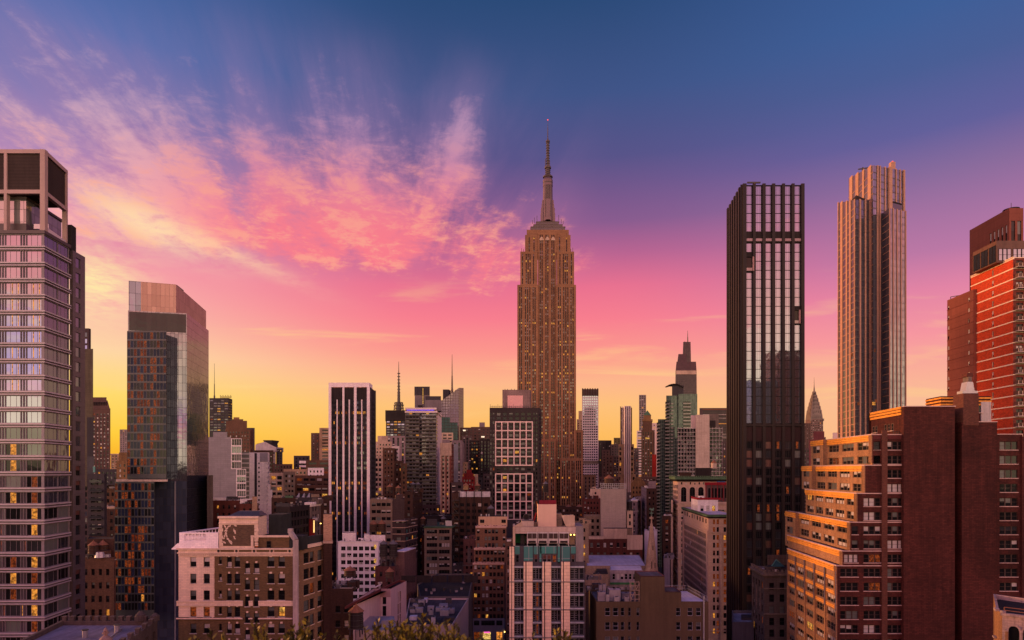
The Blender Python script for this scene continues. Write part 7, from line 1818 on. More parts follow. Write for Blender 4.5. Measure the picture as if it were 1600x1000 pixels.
for k in range(6):
    b = MB(); b.box(PX(1106.5 + 5.2 * k, Yb), PX(1109.6 + 5.2 * k, Yb), Yb - .12, Yb - .02, PZ(778, Yb), PZ(764, Yb), G_DARK); cx = (PX(1106.5 + 5.2*k, Yb) + PX(1109.6 + 5.2*k, Yb)) / 2; r = PX(1108, Yb) - PX(1106.5, Yb)
    b.poly([(cx + r * math.cos(math.pi*q/8), Yb - .07, PZ(764, Yb) + r * math.sin(math.pi*q/8)) for q in range(9)][::-1], G_DARK); t.part('arched_opening', b)
b = MB(); b.prism(foot(1101, 1142, Yb - .5, depth=.3), PZ(758, Yb), PZ(753.5, Yb), cr); b.prism(foot(1120, 1133, Yb - .4, depth=3), PZ(755, Yb), PZ(752, Yb), wall('blue_tarpaulin', (.08, .22, .45)))
for k in range(5): b.beam((PX(1102 + 9*k, Yb), Yb - 1.2, PZ(783, Yb)), (PX(1102 + 9*k, Yb), Yb - 1.2, PZ(757, Yb)), .12, cr)
t.part('scaffold', b)
def long_limestone():
    Y = 300.0; s = Y / F; T = thing('long_limestone_building', 'long limestone office building with a deep window lined west side beside the dark glass tower', 'building', (PX(1115, Y), Y + 25, 0)); T.indiv = 5
    LS = wall('sandy_limestone', (.46, .33, .26), 'block', var=.12); A, B = PT(1107, Y), PT(1150, Y); Lf = PT(1067.5, side(Y, 1107, 1067.5, 880.)); zt = PZ(804, Y); pts = [A, B, (B[0] + Lf[0] - A[0], Lf[1]), Lf]
    U = lambda x: (x - 1107) * s; Ll = axes(Lf, A)[2]; pitch = 12.2 * s
    rows = rows_down(PZ(811.5, Y), pitch, 2.3, 5)
    facade(T, A, B, 0, zt, [(U(1114), U(1117.6)), (U(1119.8), U(1123.6)), (U(1130.6), U(1135))] + [(U(1139), U(1143))], rows, LS, dep=.35, style='sash', blind=.1, rnd=random.Random(77), var=lambda i, j: random.Random(i * 31 + j).choice(['dim', 'dark', 'dim', 'dark', 'red', 'dim', 'lit']))
    hi = PZ(829, Y)
    facade(T, Lf, A, hi, zt, even(Ll, 9, 2.6, 2), [r for r in rows if r[0] > hi], LS, dep=.08, style='plain', lit=0, blind=.2, sp=wall('cream_spandrel', (.58, .48, .38)), sdep=.03)
    facade(T, Lf, A, 0, hi, even(Ll, 22, 1.6, 3.0), [r for r in rows if r[1] < hi - .3], LS, dep=.06, style='plain', lit=.012, blind=.03, sp=wall('brown_spandrel', (.30, .21, .17)), sdep=.03)
    b = MB()
    for r in rows:
        if r[1] < hi: b.slab(Lf, A, 2.6, Ll - 3.2, .0, .14, r[0] - .75, r[0] - .35, LS)
    T.part('string_course', b)
    for e in (1, 2): T.mb.poly([(*pts[e], 0), (*pts[(e+1)%4], 0), (*pts[(e+1)%4], zt), (*pts[e], zt)], LS)
    cap(T, pts, zt, LS, wall('pale_lilac_roof', (.52, .48, .52)), .6)
    b = MB(); o = inset(pts, -1.0); b.prism(o, zt - .9, zt - .3, COPPER); b.frust(inset(pts, -.1), zt - 1.8, inset(pts, -.9), zt - .9, BLACKB); cap(T, o, zt + .02, COPPER, MATS['pale_lilac_roof'], .3, .6, b); T.part('cornice', b)
    b = MB()
    for y in (831, 985): 
        b.slab(A, B, 0, 43 * s, 0, .4, PZ(y + 1.5, Y), PZ(y, Y), LS); b.slab(Lf, A, 0, Ll, 0, .4, PZ(y + 1.5, Y), PZ(y, Y), LS)
    T.part('belt_course', b)
    for k in (0, 1):
        b = MB(); b.slab(Lf, A, (.02, Ll - 3.2)[k], (2.6, Ll - .02)[k], 0, .5, 0, hi, LS); T.part('corner_pier', b)
    b = MB(); b.slab(A, B, 18.2 * s, 20.6 * s, 0, .5, 0, PZ(834, Y), STONE); T.part('pilaster', b)
long_limestone()
simple('dark low loft wedge under the green glass tower', 1036, 1048, 806, 360, DKBROWN, lt=(1034, 880), bay=3, depth=20, style='plain', blind=.1)
simple('lavender painted low flank wall at the canyon edge', 1037, 1047, 872, 340, wall('lavender_flank', (.36, .34, .40)), win=False, depth=8)

# far spired deco tower
def sunburst_tower():
    Y = 1900.0; T = thing('sunburst_spire_tower', 'far art deco tower with tiered sunburst crown and needle spire', 'skyscraper', (PX(1276.5, Y), Y + 20, 0)); T.indiv = 99
    s = Y / F; cx, cy = PX(1276.5, Y), Y + 18; LB = wall('dusky_deco_brick', (.30, .19, .17), 'block', sx=4); CR = wall('steel_crown_cladding', (.20, .13, .125), rough=.45, spec=.6)
    q = lambda w: [(cx - w*s, cy - w*s), (cx + w*s, cy - w*s), (cx + w*s, cy + w*s), (cx - w*s, cy + w*s)]
    for nm, w, yb, yt in (('base', 12.4, None, 683), ('shaft', 9.6, 684, 655)):
        p = q(w); b = MB(); z = PZ(yt, Y); z0 = 0 if yb is None else PZ(yb, Y); L = axes(p[0], p[1])[2]
        facade(T, p[0], p[1], z0, z, even(L, 7, 3), rows_down(z - 3, 7, 3.5, max(60, z0)), LB, dep=.8, style='plain', lit=.03, blind=.35, pal=('grey', 'half'), mb=b)
        for e in (1, 2, 3): b.poly([(*p[e], z0), (*p[(e+1)%4], z0), (*p[(e+1)%4], z), (*p[e], z)], LB)
        b.poly([(*x, z) for x in p], LB); T.part(nm, b)
    prof = [(9.4, 655, 647), (8.6, 647, 640), (7.4, 640, 634), (6.2, 634, 628), (4.9, 628, 622), (3.6, 622, 617), (2.4, 617, 612)]
    for w, yb, yt in prof:
        b = MB(); n = 8; z0 = PZ(yb, Y); h = PZ(yt, Y) - z0
        for (ux, uy) in ((1, 0), (0, 1)):
            for dx in (-w * s, w * s):
                pts = [(w*.92*s * math.cos(math.pi*k/n), z0 + h * 1.35 * math.sin(math.pi*k/n)) for k in range(n + 1)]
                if ux: b.poly([(cx + x, cy + dx, z) for x, z in (pts if dx > 0 else pts[::-1])], CR)
                else: b.poly([(cx + dx, cy + x, z) for x, z in (pts if dx < 0 else pts[::-1])], CR)
        b.frust(q(w), z0, q(w * .93), PZ(yt, Y), CR)
        for k in range(-2, 3):
            xx = cx + k * w * s * .33; b.poly([(xx - 1.1, cy - w*s - .3, z0 + h*.15), (xx + 1.1, cy - w*s - .3, z0 + h*.15), (xx, cy - w*s - .3, z0 + h*.95)], BLACKB)
        T.part('crown_tier', b)
    b = MB(); b.cyl(cx, cy, PZ(614, Y), PZ(603, Y), 1.9*s, .8*s, CR, 8); b.cyl(cx, cy, PZ(603, Y), PZ(588, Y), .7*s, .12*s, CR, 8); T.part('spire', b)
    for sx in (-1, 1):
        b = MB(); b.box(cx + sx*9.6*s - 2, cx + sx*9.6*s + 2, cy - 9.6*s - 2, cy - 9.6*s + 2, PZ(658, Y), PZ(654, Y), CR); T.part('corner_ornament', b)
sunburst_tower()
simple('far brown slab left of the sunburst crown tower', 1256, 1267, 661, 1500, FARB, 'far_slab', 'tower', bay=5, depth=20, **FAR)
simple('plum red block below the sunburst crown tower', 1264, 1288, 687, 520, wall('plum_render', (.22, .06, .07)), 'building_block', 'building', win=False, depth=20); extra(THINGS[-1], 'upper_step', 1271, 1288, 674, 690, 525, MATS['plum_render'], 12)
simple('small mauve block with pale windows left of the plum red block', 1255, 1266, 700, 640, MAUVE, bay=3, depth=20, **FAR)
simple('pale pink low block right of the sunburst crown tower', 1301, 1310, 676, 700, PINKW, win=False, depth=15)

# ---------------- mid ground around the centre
def chim_bands(T, ys, m=STONE):
    b = MB(); 
    for y in ys: b.prism(inset(T.pts, -.12), PZ(y + .9, T.Y), PZ(y, T.Y), m)
    T.part('band_course', b)
t = simple('tan loft with ribbon windows and pale roof line beside the striped tower', 578, 613, 780, 380, BEIGE2, bay=3.2, ww=2.6, wh=1.9, fl=4.2, depth=18, style='double', lit=.05, indiv=5, blind=.5)
t = simple('dark brick building with pale horizontal bands, stepped tower on top', 613, 633, 817, 330, wall('smoky_plum_brick', (.085, .06, .06), 'brick'), rt=(652, 1050), bay=3.6, ww=2.2, wh=1.8, fl=3.9, top=3.6, style='plain', blind=.5, pal=('grey', 'teal', 'mid'), indiv=5)
chim_bands(t, (814, 824, 834, 845, 856, 866)); extra(t, 'upper_tower', 613.5, 632, 780, 818, 336, MATS['smoky_plum_brick'], 10); extra(t, 'upper_tower', 618, 629, 773, 782, 338, MATS['smoky_plum_brick'], 6)
simple('dark reddish loft with stacked windows at the foot of the balcony tower', 632, 645, 768, 400, DKBROWN, rt=(660, 900), bay=2.8, ww=1.5, wh=1.8, fl=3.8, style='plain', lit=.03, indiv=5)
simple('reddish narrow building with arched windows left of the tan six storey loft', 650, 664, 836, 420, REDBR, bay=3, ww=1.6, wh=2.2, fl=4.2, depth=15, lit=.05, indiv=5)
t = simple('tan loft building with green cornice and wide triple windows', 663, 706, 823, 390, BEIGE2, rt=(722, 900), bay=8.4, nb=2, ww=6.8, wh=2.3, fl=4.1, top=1.8, style='quad', lit=.02, blind=.5, cornice=(COPPER, .5, 1.0), sidem=BLACKB, indiv=5)
b = MB()
for x in (663.2, 683.4, 704): b.slab(t.pts[0], t.pts[1], (x - 663) * .39, (x - 661.2) * .39, 0, .4, 5, t.zt - 1.2, BEIGE2)
t.part('pier', b); bulk(t, 667, 683, 812, 396, GREYD, 6); bulk(t, 696, 706, 814, 396, GALV, 3)
simple('low black rooftops between the tan loft and the balcony tower', 655, 708, 806, 450, BLACKB, bay=3, depth=25, style='plain', lit=.05)
t = simple('small two storey house with white windows at the foot of the brown deco tower', 706, 725, 884, 372, GREYD, bay=2.3, ww=1.3, wh=2.1, fl=3.7, depth=10, style='sash', blind=.9, pal=('blind', 'half'), indiv=5)
t = simple('narrow pinkish red building with central ornament left of the brown deco tower', 724, 742, 842, 366, wall('rosy_brick', (.26, .12, .10), 'brick'), bay=2.4, ww=1.2, wh=1.8, fl=3.8, top=4, depth=14, blind=.4, indiv=5)
b = MB(); b.slab(t.pts[0], t.pts[1], 2.4, 4.2, 0, .25, t.zt - 14, t.zt - 5, STONE2); b.slab(t.pts[0], t.pts[1], -.2, 6.8, 0, .5, t.zt - 15.5, t.zt - 14.8, STONE2); t.part('ornament', b)
# brown deco tower
def deco_mid():
    Y = 320.0; s = Y / F; T = thing('brown_deco_building', 'brown deco building with scalloped setbacks, lit shops at its foot', 'building', (PX(768, Y), Y + 8, 0)); T.indiv = 5; T.fm = FRAME_D
    BK = wall('warm_brown_brick', (.30, .165, .105), 'brick', var=.12); CT = wall('pinkish_terracotta_trim', (.50, .34, .28), var=.15)
    fl = 10.75 * s; R = random.Random(3)
    secs = [(743, 791, 822, 856), (740.5, 789.5, 856, 879), (738.5, 788, 879, 966)]
    k = 0
    for (x0, x1, ya, yb) in secs:
        A, B = PT(x0, Y - k * .5), PT(x1, Y - k * .5); L = axes(A, B)[2]; z1, z0 = PZ(ya, Y), PZ(yb, Y)
        cc = [(L * c, L * c + 1.35) for c in (.045, .155, .295, .41, .53, .645, .775, .885)]
        rows = [(PZ(r, Y), PZ(r - 6.2, Y)) for r in [833.5, 844.5, 855, 866.5, 877, 889, 900, 911, 922, 933, 943.8, 954.5, 965.3]]
        facade(T, A, B, z0, z1, cc, [r for r in rows if r[0] > z0 - .2 and r[1] < z1], BK, dep=.3, style='sash', lit=.05, blind=.45, pal=('half', 'grey', 'blind', 'ghalf'), rnd=R, skip=(lambda i, j: k == 0 and (i in (1, 6))) )
        C_, D_ = (B[0], Y + 14), (A[0], Y + 14)
        T.mb.poly([(*B, z0), (*C_, z0), (*C_, z1), (*B, z1)], BK); T.mb.poly([(*C_, z0), (*D_, z0), (*D_, z1), (*C_, z1)], BK); T.mb.poly([(*D_, z0), (*A, z0), (*A, z1), (*D_, z1)], BK); T.mb.poly([(*p, z1) for p in (A, B, C_, D_)], ROOF)
        b = MB(); n = 7
        for q in range(n):
            u = L * q / n; w = L / n
            b.slab(A, B, u, u + w, -.3, .08, z1 - .9, z1 + .12 + .3 * (q % 2), CT); b.slab(A, B, u + w * .4, u + w * .6, -.3, .25, z1 - .6, z1 + (1.1 if q == 3 and k == 0 else .5), CT)
        T.part('scalloped_parapet', b); k += 1
    b = MB(); x0, x1, Yf = 738.2, 788.2, Y - 1.6; b.prism(foot(x0, x1, Yf, depth=14), 0, PZ(966, Yf), wall('lavender_shopfront_wall', (.30, .30, .36), var=.1), ROOF); T.part('shop_base', b)
    for a, c in ((740.5, 749), (752, 773), (775.5, 785)): 
        T.wins.append(dict(p=(PX(a, Yf), Yf - .03, PZ(977, Yf)), a=0, w=(c - a) * Yf / F, h=7.5 * Yf / F, style='quad' if c - a > 12 else 'double', fm=FRAME_D, sill=None, hp=8, var='mid', **{'in': True}))
    for a, c, mm, nm in ((740.5, 749.5, L_DIM, 'shop_window'), (754, 767, lamp_mat('yellow_shop_light', (1, .62, .16), 1.3, .85, 1.4), 'shop_window'), (775.5, 785, lamp_mat('orange_shop_light', (1, .33, .05), 1.2, .7, 1.5), 'shop_window')):
        b = MB(); b.box(PX(a, Yf), PX(c, Yf), Yf - .06, Yf - .01, PZ(999, Yf), PZ(987.5, Yf), mm); b.box(PX(a, Yf), PX(c, Yf), Yf - .12, Yf - .07, PZ(993, Yf) - .06, PZ(993, Yf) + .06, FRAME_D)
        for u in (a, (a + c) / 2, c - .3): b.box(PX(u, Yf), PX(u + .4, Yf), Yf - .12, Yf - .065, PZ(999, Yf), PZ(987.5, Yf), FRAME_D)
        T.part(nm, b)
    b = MB(); b.box(PX(756, Yf), PX(765.5, Yf), Yf - .25, Yf - .13, PZ(989, Yf), PZ(987, Yf), lamp_mat('magenta_neon', (1, .12, .5), 1.4, .4)); T.part('neon_sign', b)
    for x in (738, 788.5):
        b = MB(); b.cyl(PX(x, Yf), Yf - .4, PZ(988, Yf), PZ(986, Yf), .22, .22, MATS['bright_orange_lamp'], 8); T.part('wall_lamp', b)
    b = MB(); q = foot(747.5, 792.5, Y + 4, depth=8); b.prism(q, PZ(824, Y), PZ(808, Y), wall('sandy_penthouse_render', (.50, .34, .22), var=.1), ROOF); T.part('penthouse', b)
    for x in (750, 783.5): T.wins.append(dict(p=(PX(x, Y + 4), Y + 3.9, PZ(817, Y + 4)), a=0, w=2.2, h=1.7, style='double', fm=FRAME_D, sill=None, hp=6, var='dark', **{'in': True}))
    b = MB()
    for x in (752, 760, 764, 789): b.cyl(PX(x, Y + 6), Y + 6, PZ(808, Y), PZ(804.5, Y), .35, .35, GALV, 8)
    T.part('roof_vent', b)
deco_mid()
simple('narrow brown slice of a building with scalloped top left of the stone pier building', 790, 799, 846, 300, wall('dim_brown_brick', (.20, .12, .09), 'brick'), bay=2, ww=1, wh=1.6, fl=3.6, depth=12, style='plain')
# white building left of centre
t = simple('white painted loft building with orange lit stair windows', 528, 591, 846, 320, wall('cool_white_paint', (.66, .64, .68), var=.12), rt=(597, 1000), nb=6, ww=2.2, wh=2.0, fl=3.45, top=2.5, style='double', lit=0, blind=.35, pal=('grey', 'ghalf', 'lowblind'), indiv=5, depth=15, margin=1.2, bay=3)
b = MB(); b.slab(t.pts[0], t.pts[1], -.2, 20.2, 0, .5, t.zt - .1, t.zt + .15, MATS['cool_white_paint']); b.slab(t.pts[0], t.pts[1], -.1, 20.1, 0, .35, PZ(871.5, 320), PZ(870.5, 320), MATS['cool_white_paint']); t.part('cornice', b)
bulk(t, 535, 556, 832.5, 324, WHITE, 6); bulk(t, 569, 577, 835, 324, WHITE, 4); extra(t, 'parapet_wall', 577, 602, 836, 846, 326, WHITE, .6)
for y in (851, 873, 884, 895.5):
    b = MB(); x0, x1 = PX(584.5, 320), PX(588, 320); b.box(x0, x1, 319.88, 319.95, PZ(y + 6, 320), PZ(y, 320), L_YEL); t.part('window', b)['label'] = 'orange lit stair window'
# pale pink angled building
def pink_angled():
    W_ = wall('pale_pink_stucco', (.54, .42, .40), var=.12); Y = 190.0; z = PZ(920, Y)
    a = PT(552, 171); b_ = PT(584, Y); c = PT(611, Y); d = PT(635, side(Y, 611, 635, 969)); e = (a[0] + 6, d[1] + 2)
    T = thing('pink_stucco_building', 'pale pink stucco building with an angled bay and flat dark roof, below the white loft', 'building', (PX(590, Y), Y, 0)); T.indiv = 7
    pts = [a, b_, c, d, e]; fl = 18.4 * Y / F
    L1 = axes(a, b_)[2]; L2 = axes(b_, c)[2]; L3 = axes(c, d)[2]
    rows = [(z - 4.6 - fl*k, z - 1.6 - fl*k) for k in range(4)]
    kw = dict(dep=.35, style='sash', lit=0, blind=.1, sill=None)
    facade(T, a, b_, 0, z, [(L1*.35, L1*.35 + 1.1), (L1*.5, L1*.5 + 1.1), (L1*.78, L1*.78 + 1.2), (L1*.9, L1*.9 + 1.2)], rows, W_, **kw)
    facade(T, b_, c, 0, z, [(.9, 2.0), (2.6, 3.7)], rows, W_, **kw); facade(T, c, d, 0, z, [(L3*.42, L3*.52), (L3*.55, L3*.66)], [(r[0] - 1, r[1] - .6) for r in rows], W_, **kw)
    for k in (3, 4): T.mb.poly([(*pts[k], 0), (*pts[(k+1)%5], 0), (*pts[(k+1)%5], z), (*pts[k], z)], W_)
    cap(T, pts, z, wall('dull_red_tile_coping', (.26, .07, .06)), ROOF, .7, .3)
    m = MB(); 
    for k in range(5): m.box(pts[4][0] + 1 + k * 5, pts[4][0] + 5.5 + k * 5, d[1] + 1, d[1] + 1.4, z - .7, z + 1.5, BLACKB)
    T.part('rear_parapet', m)
    m = MB(); p = PT(593, Y + 4); m.cyl(*p, z - .7, z + .9, .3, .3, GALV, 8); m.cyl(*p, z + .9, z + 1.2, .5, .5, GALV, 8); m.beam((p[0] - 1, p[1] - 2, z), (p[0] + .4, p[1], z + .6), .14, WHITE); T.part('roof_vent', m)
    m = MB(); m.slab(b_, c, .02, 5, .0, .05, PZ(933, Y), z - .05, wall('rosier_stucco_patch', (.44, .28, .26), var=.1)); T.part('stucco_patch', m)
pink_angled()
t = simple('dark brick building with tan bulkhead at the right foot of the chimney stack', 517, 552, 920, 186, DKBROWN, bay=3.2, ww=1.4, wh=1.9, fl=4.2, top=5, depth=14, indiv=8, blind=.3, sill=STONE2)
bulk(t, 531, 552, 918, 187, wall('tan_stair_render', (.40, .33, .28)), 5); b = MB(); b.box(PX(537, 187), PX(551, 187), 186.7, 186.95, PZ(932, 187), PZ(921, 187), wall('pale_teal_render', (.33, .36, .34))); t.part('render_panel', b)
rr = random.Random(8)
for k in range(9):
    b = MB(); x = 519 + rr.uniform(0, 28); dy = rr.uniform(2, 11); y = 186 + dy; w = rr.uniform(.7, 1.8); b.box(PX(x, y), PX(x, y) + w, y, y + w * .8, t.zt - 1, t.zt + rr.uniform(-.3, .9), rr.choice([GALV, GREYW, STEEL])); t.part('roof_unit', b)
t = simple('dim red brown tenement with tanks on stilts behind the pale pink building', 586, 617, 885, 262, wall('oxblood_brick', (.13, .05, .05), 'brick'), rt=(651, 1010), bay=3, ww=1.1, wh=2, fl=4.1, style='plain', blind=.15, indiv=6, sidem=wall('dim_mauve_brick', (.19, .115, .11), 'brick'))
extra(t, 'side_block', 616.5, 632, 863, 930, 266, MATS['dim_mauve_brick'], 14, rt=(650, 1010)); b = MB(); b.prism(foot(617, 633, 267, rt=(650, 1010)), PZ(863, 266) + .02, PZ(863, 266) + .3, ROOF_PALE); t.part('pale_roof', b)
# flat roofs in front of the tan loft
def flat_roofs():
    Y = 270.0; z = PZ(932, Y); T = thing('flat_roof_building', 'low building with a broad dark felt roof and small vents below the tan loft', 'building', (PX(690, Y), Y + 25, 0))
    W_ = wall('grey_parapet_concrete', (.20, .18, .17), var=.2); pts = [PT(656, Y), PT(733, Y), (PX(740, 330), 330), (PX(684, 330), 330), (PX(652, 300), 300)]
    for k in range(5): T.mb.poly([(*pts[k], 0), (*pts[(k+1)%5], 0), (*pts[(k+1)%5], z), (*pts[k], z)], W_)
    cap(T, pts, z, W_, wall('charcoal_felt', (.045, .04, .04), var=.4), .7, .4); R = random.Random(5)
    for k in range(13):
        x, y = R.uniform(665, 728), R.uniform(276, 322); b = MB(); r = R.uniform(.4, .8); b.cyl(PX(x, y), y, z - .7, z + R.uniform(0, .6), r, r, GREYW if k % 3 else GREYD, 10); b.cyl(PX(x, y), y, z + .6, z + .8, r * 1.3, r * .6, GREYD, 10); T.part('roof_vent', b)
    Y2 = 222.0; z2 = PZ(976, Y2); T2 = thing('plant_roof_building', 'lower building crowded with pale roof sheds and ducts under the broad dark roof', 'building', (PX(680, Y2), Y2 + 20, 0)); p2 = [PT(632, Y2), PT(707, Y2), (PX(732, 268), 268), (PX(640, 268), 268)]
    PW = wall('cream_flank_wall', (.45, .36, .33), var=.15)
    for k in range(4): T2.mb.poly([(*p2[k], 0), (*p2[(k+1)%4], 0), (*p2[(k+1)%4], z2), (*p2[k], z2)], PW)
    cap(T2, p2, z2, PW, wall('grey_felt', (.12, .105, .108), var=.5), .6, .3)
    for k in range(26):
        x, y = R.uniform(638, 700), R.uniform(225, 262); b = MB(); w, d, h = R.uniform(1.2, 4.2), R.uniform(1, 3.5), R.uniform(.6, 2.2); x0 = PX(x, y); mm = R.choice([GALV, ROOF_PALE, GREYW, GREYD, ROOF_GREY]); b.box(x0, x0 + w, y, y + d, z2 - .6, z2 + h * .8, mm)
        if R.random() < .5: b.cyl(x0 + w/2, y + d/2, z2 + h*.8, z2 + h*.8 + .4, .4, .4, STEEL, 10)
        T2.part('roof_unit', b)
    Y3 = 172.0; z3 = PZ(985, Y3); T3 = thing('metal_roof_shed', 'small building with bluish metal sheet roof above the shrubs', 'building', (PX(590, Y3), Y3 + 5, 0)); p3 = [PT(556, Y3), PT(618, Y3), (PX(616, 182), 182), (PX(566, 182), 182)]
    for k in range(4): T3.mb.poly([(*p3[k], 0), (*p3[(k+1)%4], 0), (*p3[(k+1)%4], z3), (*p3[k], z3)], PW)
    b = MB(); b.poly([(*p3[0], z3), (*p3[1], z3), (*p3[2], z3 + 1.5), (*p3[3], z3 + 1.5)], GALV); b.poly([(*p3[1], z3), (*p3[2], z3), (*p3[2], z3 + 1.5)], PW); b.poly([(*p3[2], z3), (*p3[3], z3), (*p3[3], z3 + 1.5), (*p3[2], z3 + 1.5)], PW); b.poly([(*p3[3], z3), (*p3[0], z3), (*p3[3], z3 + 1.5)], PW); T3.part('sheet_roof', b)
    b = MB(); b.box(PX(596, 175), PX(611, 175), 175, 178, z3, PZ(970, 175), GALV); T3.part('roof_unit', b)
flat_roofs()

# ---------------- right of the stone pier building
t = simple('red brown brick building with beige rendered corners behind the stone spire', 917, 1004, 842, 330, REDBR, bay=8, ww=1.4, wh=2.3, fl=5.0, top=2.0, nb=8, depth=14, indiv=6, blind=.4, sill=STONE)
extra(t, 'beige_wall', 943, 980, 826, 848, 330.4, BEIGE, 6); extra(t, 'beige_wall', 980, 1004.3, 836, 859, 329.7, BEIGE, .6); extra(t, 'bulkhead', 980, 988, 826, 842, 333, BEIGE2, 5); extra(t, 'pale_coping', 917, 943, 838, 842.5, 329.8, BEIGE, 1)
t = simple('long low building with a pale lilac sheet roof left of the stone spire', 916, 1010, 884, 290, BEIGE2, bay=4, win=False, depth=38, mr=wall('pale_lilac_sheet', (.50, .46, .52), var=.2), par=.25)
t = simple('mauve house with sash windows and a green gutter left of the stone spire', 953, 1004, 891, 268, wall('mauve_grey_stucco', (.34, .29, .31)), bay=3, ww=1.2, wh=2.4, fl=5.5, top=1.5, nb=7, depth=14, style='sash', blind=.6, fm=FRAME_W, mr=MATS['pale_lilac_sheet'], par=.2, indiv=7)
b = MB(); b.slab(t.pts[0], t.pts[1], 0, 13.7, 0, .5, PZ(913, 268), PZ(910, 268), wall('green_gutter_paint', (.08, .32, .12))); t.part('gutter', b)
b = MB(); b.frust(foot(929, 950, 265, depth=8), PZ(897, 265), foot(932, 948, 267, depth=5), PZ(892.5, 265), BLACKB); b.prism(foot(930, 950, 265, depth=8), PZ(921, 265), PZ(897.2, 265), BEIGE2); t.part('dormer', b)
t = simple('dark brown brick sliver right of the stone pier building', 915, 934, 925, 205, wall('umber_brick', (.10, .065, .055), 'brick'), bay=4, ww=1.1, wh=1.8, fl=4.2, depth=12, indiv=8, top=8)
t = simple('olive low block with one white window right of the stone pier building', 915, 940, 906, 235, BEIGE2, bay=4, ww=1.2, wh=1.8, fl=5, depth=12, indiv=6, blind=.9, pal=('blind',), top=1.3)
t = simple('big blank concrete flank building with railed roof', 938.5, 978, 764, 400, wall('greige_blank_wall', (.40, .335, .29), 'boards', var=.12, sx=.5), rt=(979.5, 1050), win=False, depth=16)
b = MB()
for k in range(14): x = 939 + k * 3; b.beam((PX(x, 400), 400.3, t.zt), (PX(x, 400), 400.3, PZ(755.5, 400)), .12, GALV)
for y in (755.5, 758.5, 761.5): b.beam((PX(939, 400), 400.3, PZ(y, 400)), (PX(978, 400), 400.3, PZ(y, 400)), .1, GALV)
t.part('roof_rail', b)
simple('tan annex with three dark openings joined to the blank concrete flank building', 979.5, 989, 798, 402, BEIGE, bay=3, nb=1, ww=1.2, wh=2.6, fl=4.4, depth=14, indiv=5, blind=0)
simple('small red brown brick house with many windows in front of the skyscraper base', 910, 938, 779, 450, REDBR, bay=2.2, ww=1.0, wh=1.6, fl=3.6, depth=14, style='plain', blind=.5, lit=.04)
simple('cream rooftop house above the small red brown brick house', 922, 939, 764, 462, BEIGE, bay=5, ww=1.4, wh=1.8, fl=4, depth=12, style='plain', blind=0)
simple('greyish shed roof block with dark windows left of the blank concrete flank', 912, 940, 806, 420, BEIGE2, bay=3.4, ww=1.7, wh=2.2, fl=4.2, depth=14, style='plain', blind=0, mr=ROOF_PALE)
t = simple('gold brown brick building with hipped gable top right of the blank concrete flank', 986, 1009, 756, 520, GOLDB, bay=2.6, ww=1.2, wh=1.8, fl=3.8, depth=14, style='plain', blind=.1)
b = MB(); q = foot(986, 1009, 520.1, depth=14); b.frust(q, t.zt, [(q[0][0] + 4, q[0][1] + .3), (q[1][0] - 4, q[1][1] + .3), (q[2][0] - 4, q[2][1] - .3), (q[3][0] + 4, q[3][1] - .3)], PZ(745.5, 520), GOLDB); t.part('gable', b)
simple('violet white low block with pale cornice right of the annex', 986, 996, 781, 440, VIOLET, rt=(1001, 1060), bay=2.6, ww=1.1, wh=1.8, fl=3.7, style='plain', cornice=(WHITE, .4, 1.2))
t = simple('dark brown building with a lit brick front and grey flank at the avenue', 1010, 1026, 763, 430, DKBROWN, lt=(1002, 940), bay=2.6, ww=1.1, wh=1.8, fl=3.7, style='plain', lit=.04, sidem=VIOLET)
bulk(t, 1013, 1025, 752, 433, VIOLET, 8)
simple('small lilac shed by the avenue behind the stone spire', 1007, 1027, 829, 360, wall('lilac_shed_wall', (.42, .40, .48)), win=False, depth=8)
t = simple('dark stone corner building with balustraded cornice left of the setback brick building', 1194, 1234, 896, 205, wall('dark_grey_brown_stone', (.135, .11, .10), 'block', var=.2), lt=(1174.5, 900), bay=3.2, ww=1.6, wh=2.4, fl=3.75, top=3, lit=.05, blind=.2, indiv=8, cornice=(STONE2, .7, 1.4))
for (p, q, n) in ((t.pts[3], t.pts[0], 7), (t.pts[0], t.pts[1], 6)):
    LL = axes(p, q)[2]
    for k in range(n):
        b = MB(); b.slab(p, q, LL*k/n, LL*k/n + .5, -.3, .3, t.zt + .06, t.zt + 1.0, STONE2); b.slab(p, q, LL*k/n - .1, LL*k/n + .6, -.35, .35, t.zt + 1.0, t.zt + 1.15, STONE2); t.part('parapet_post', b)
    b = MB(); b.slab(p, q, .2, LL - .1, -.1, .1, t.zt + .06, t.zt + .6, STONE2); t.part('parapet', b)
b = MB()
for u in (.12, .42, .72):
    p, q = t.pts[3], t.pts[0]; LL = axes(p, q)[2]; b.slab(p, q, LL*u, LL*u + .4, 0, .3, t.zt - 13, t.zt - 5, STONE2)
b.slab(t.pts[0], t.pts[1], -.2, 8.4, 0, .35, t.zt - 13.2, t.zt - 12.7, STONE2); b.slab(t.pts[0], t.pts[1], -.2, 8.4, 0, .35, t.zt - 5, t.zt - 4.6, STONE2); t.part('belt_course', b)
bulk(t, 1196, 1232, 888, 209, BLACKB, 7); bulk(t, 1199, 1230, 867.5, 216, wall('weathered_sign_board', (.13, .09, .08), 'boards'), 1)
b = MB(); b.beam((PX(1203, 211), 211, PZ(888, 211)), (PX(1215, 211), 212, PZ(875, 211)), .12, G_TEAL); b.beam((PX(1215, 211), 212, PZ(875, 211)), (PX(1228, 211), 213, PZ(886, 211)), .12, G_TEAL); b.poly([(PX(1205, 211), 211, PZ(886, 211)), (PX(1226, 211), 211, PZ(885, 211)), (PX(1216, 213), 214, PZ(876, 211))], wall('teal_canvas', (.05, .16, .16))); t.part('canopy', b)
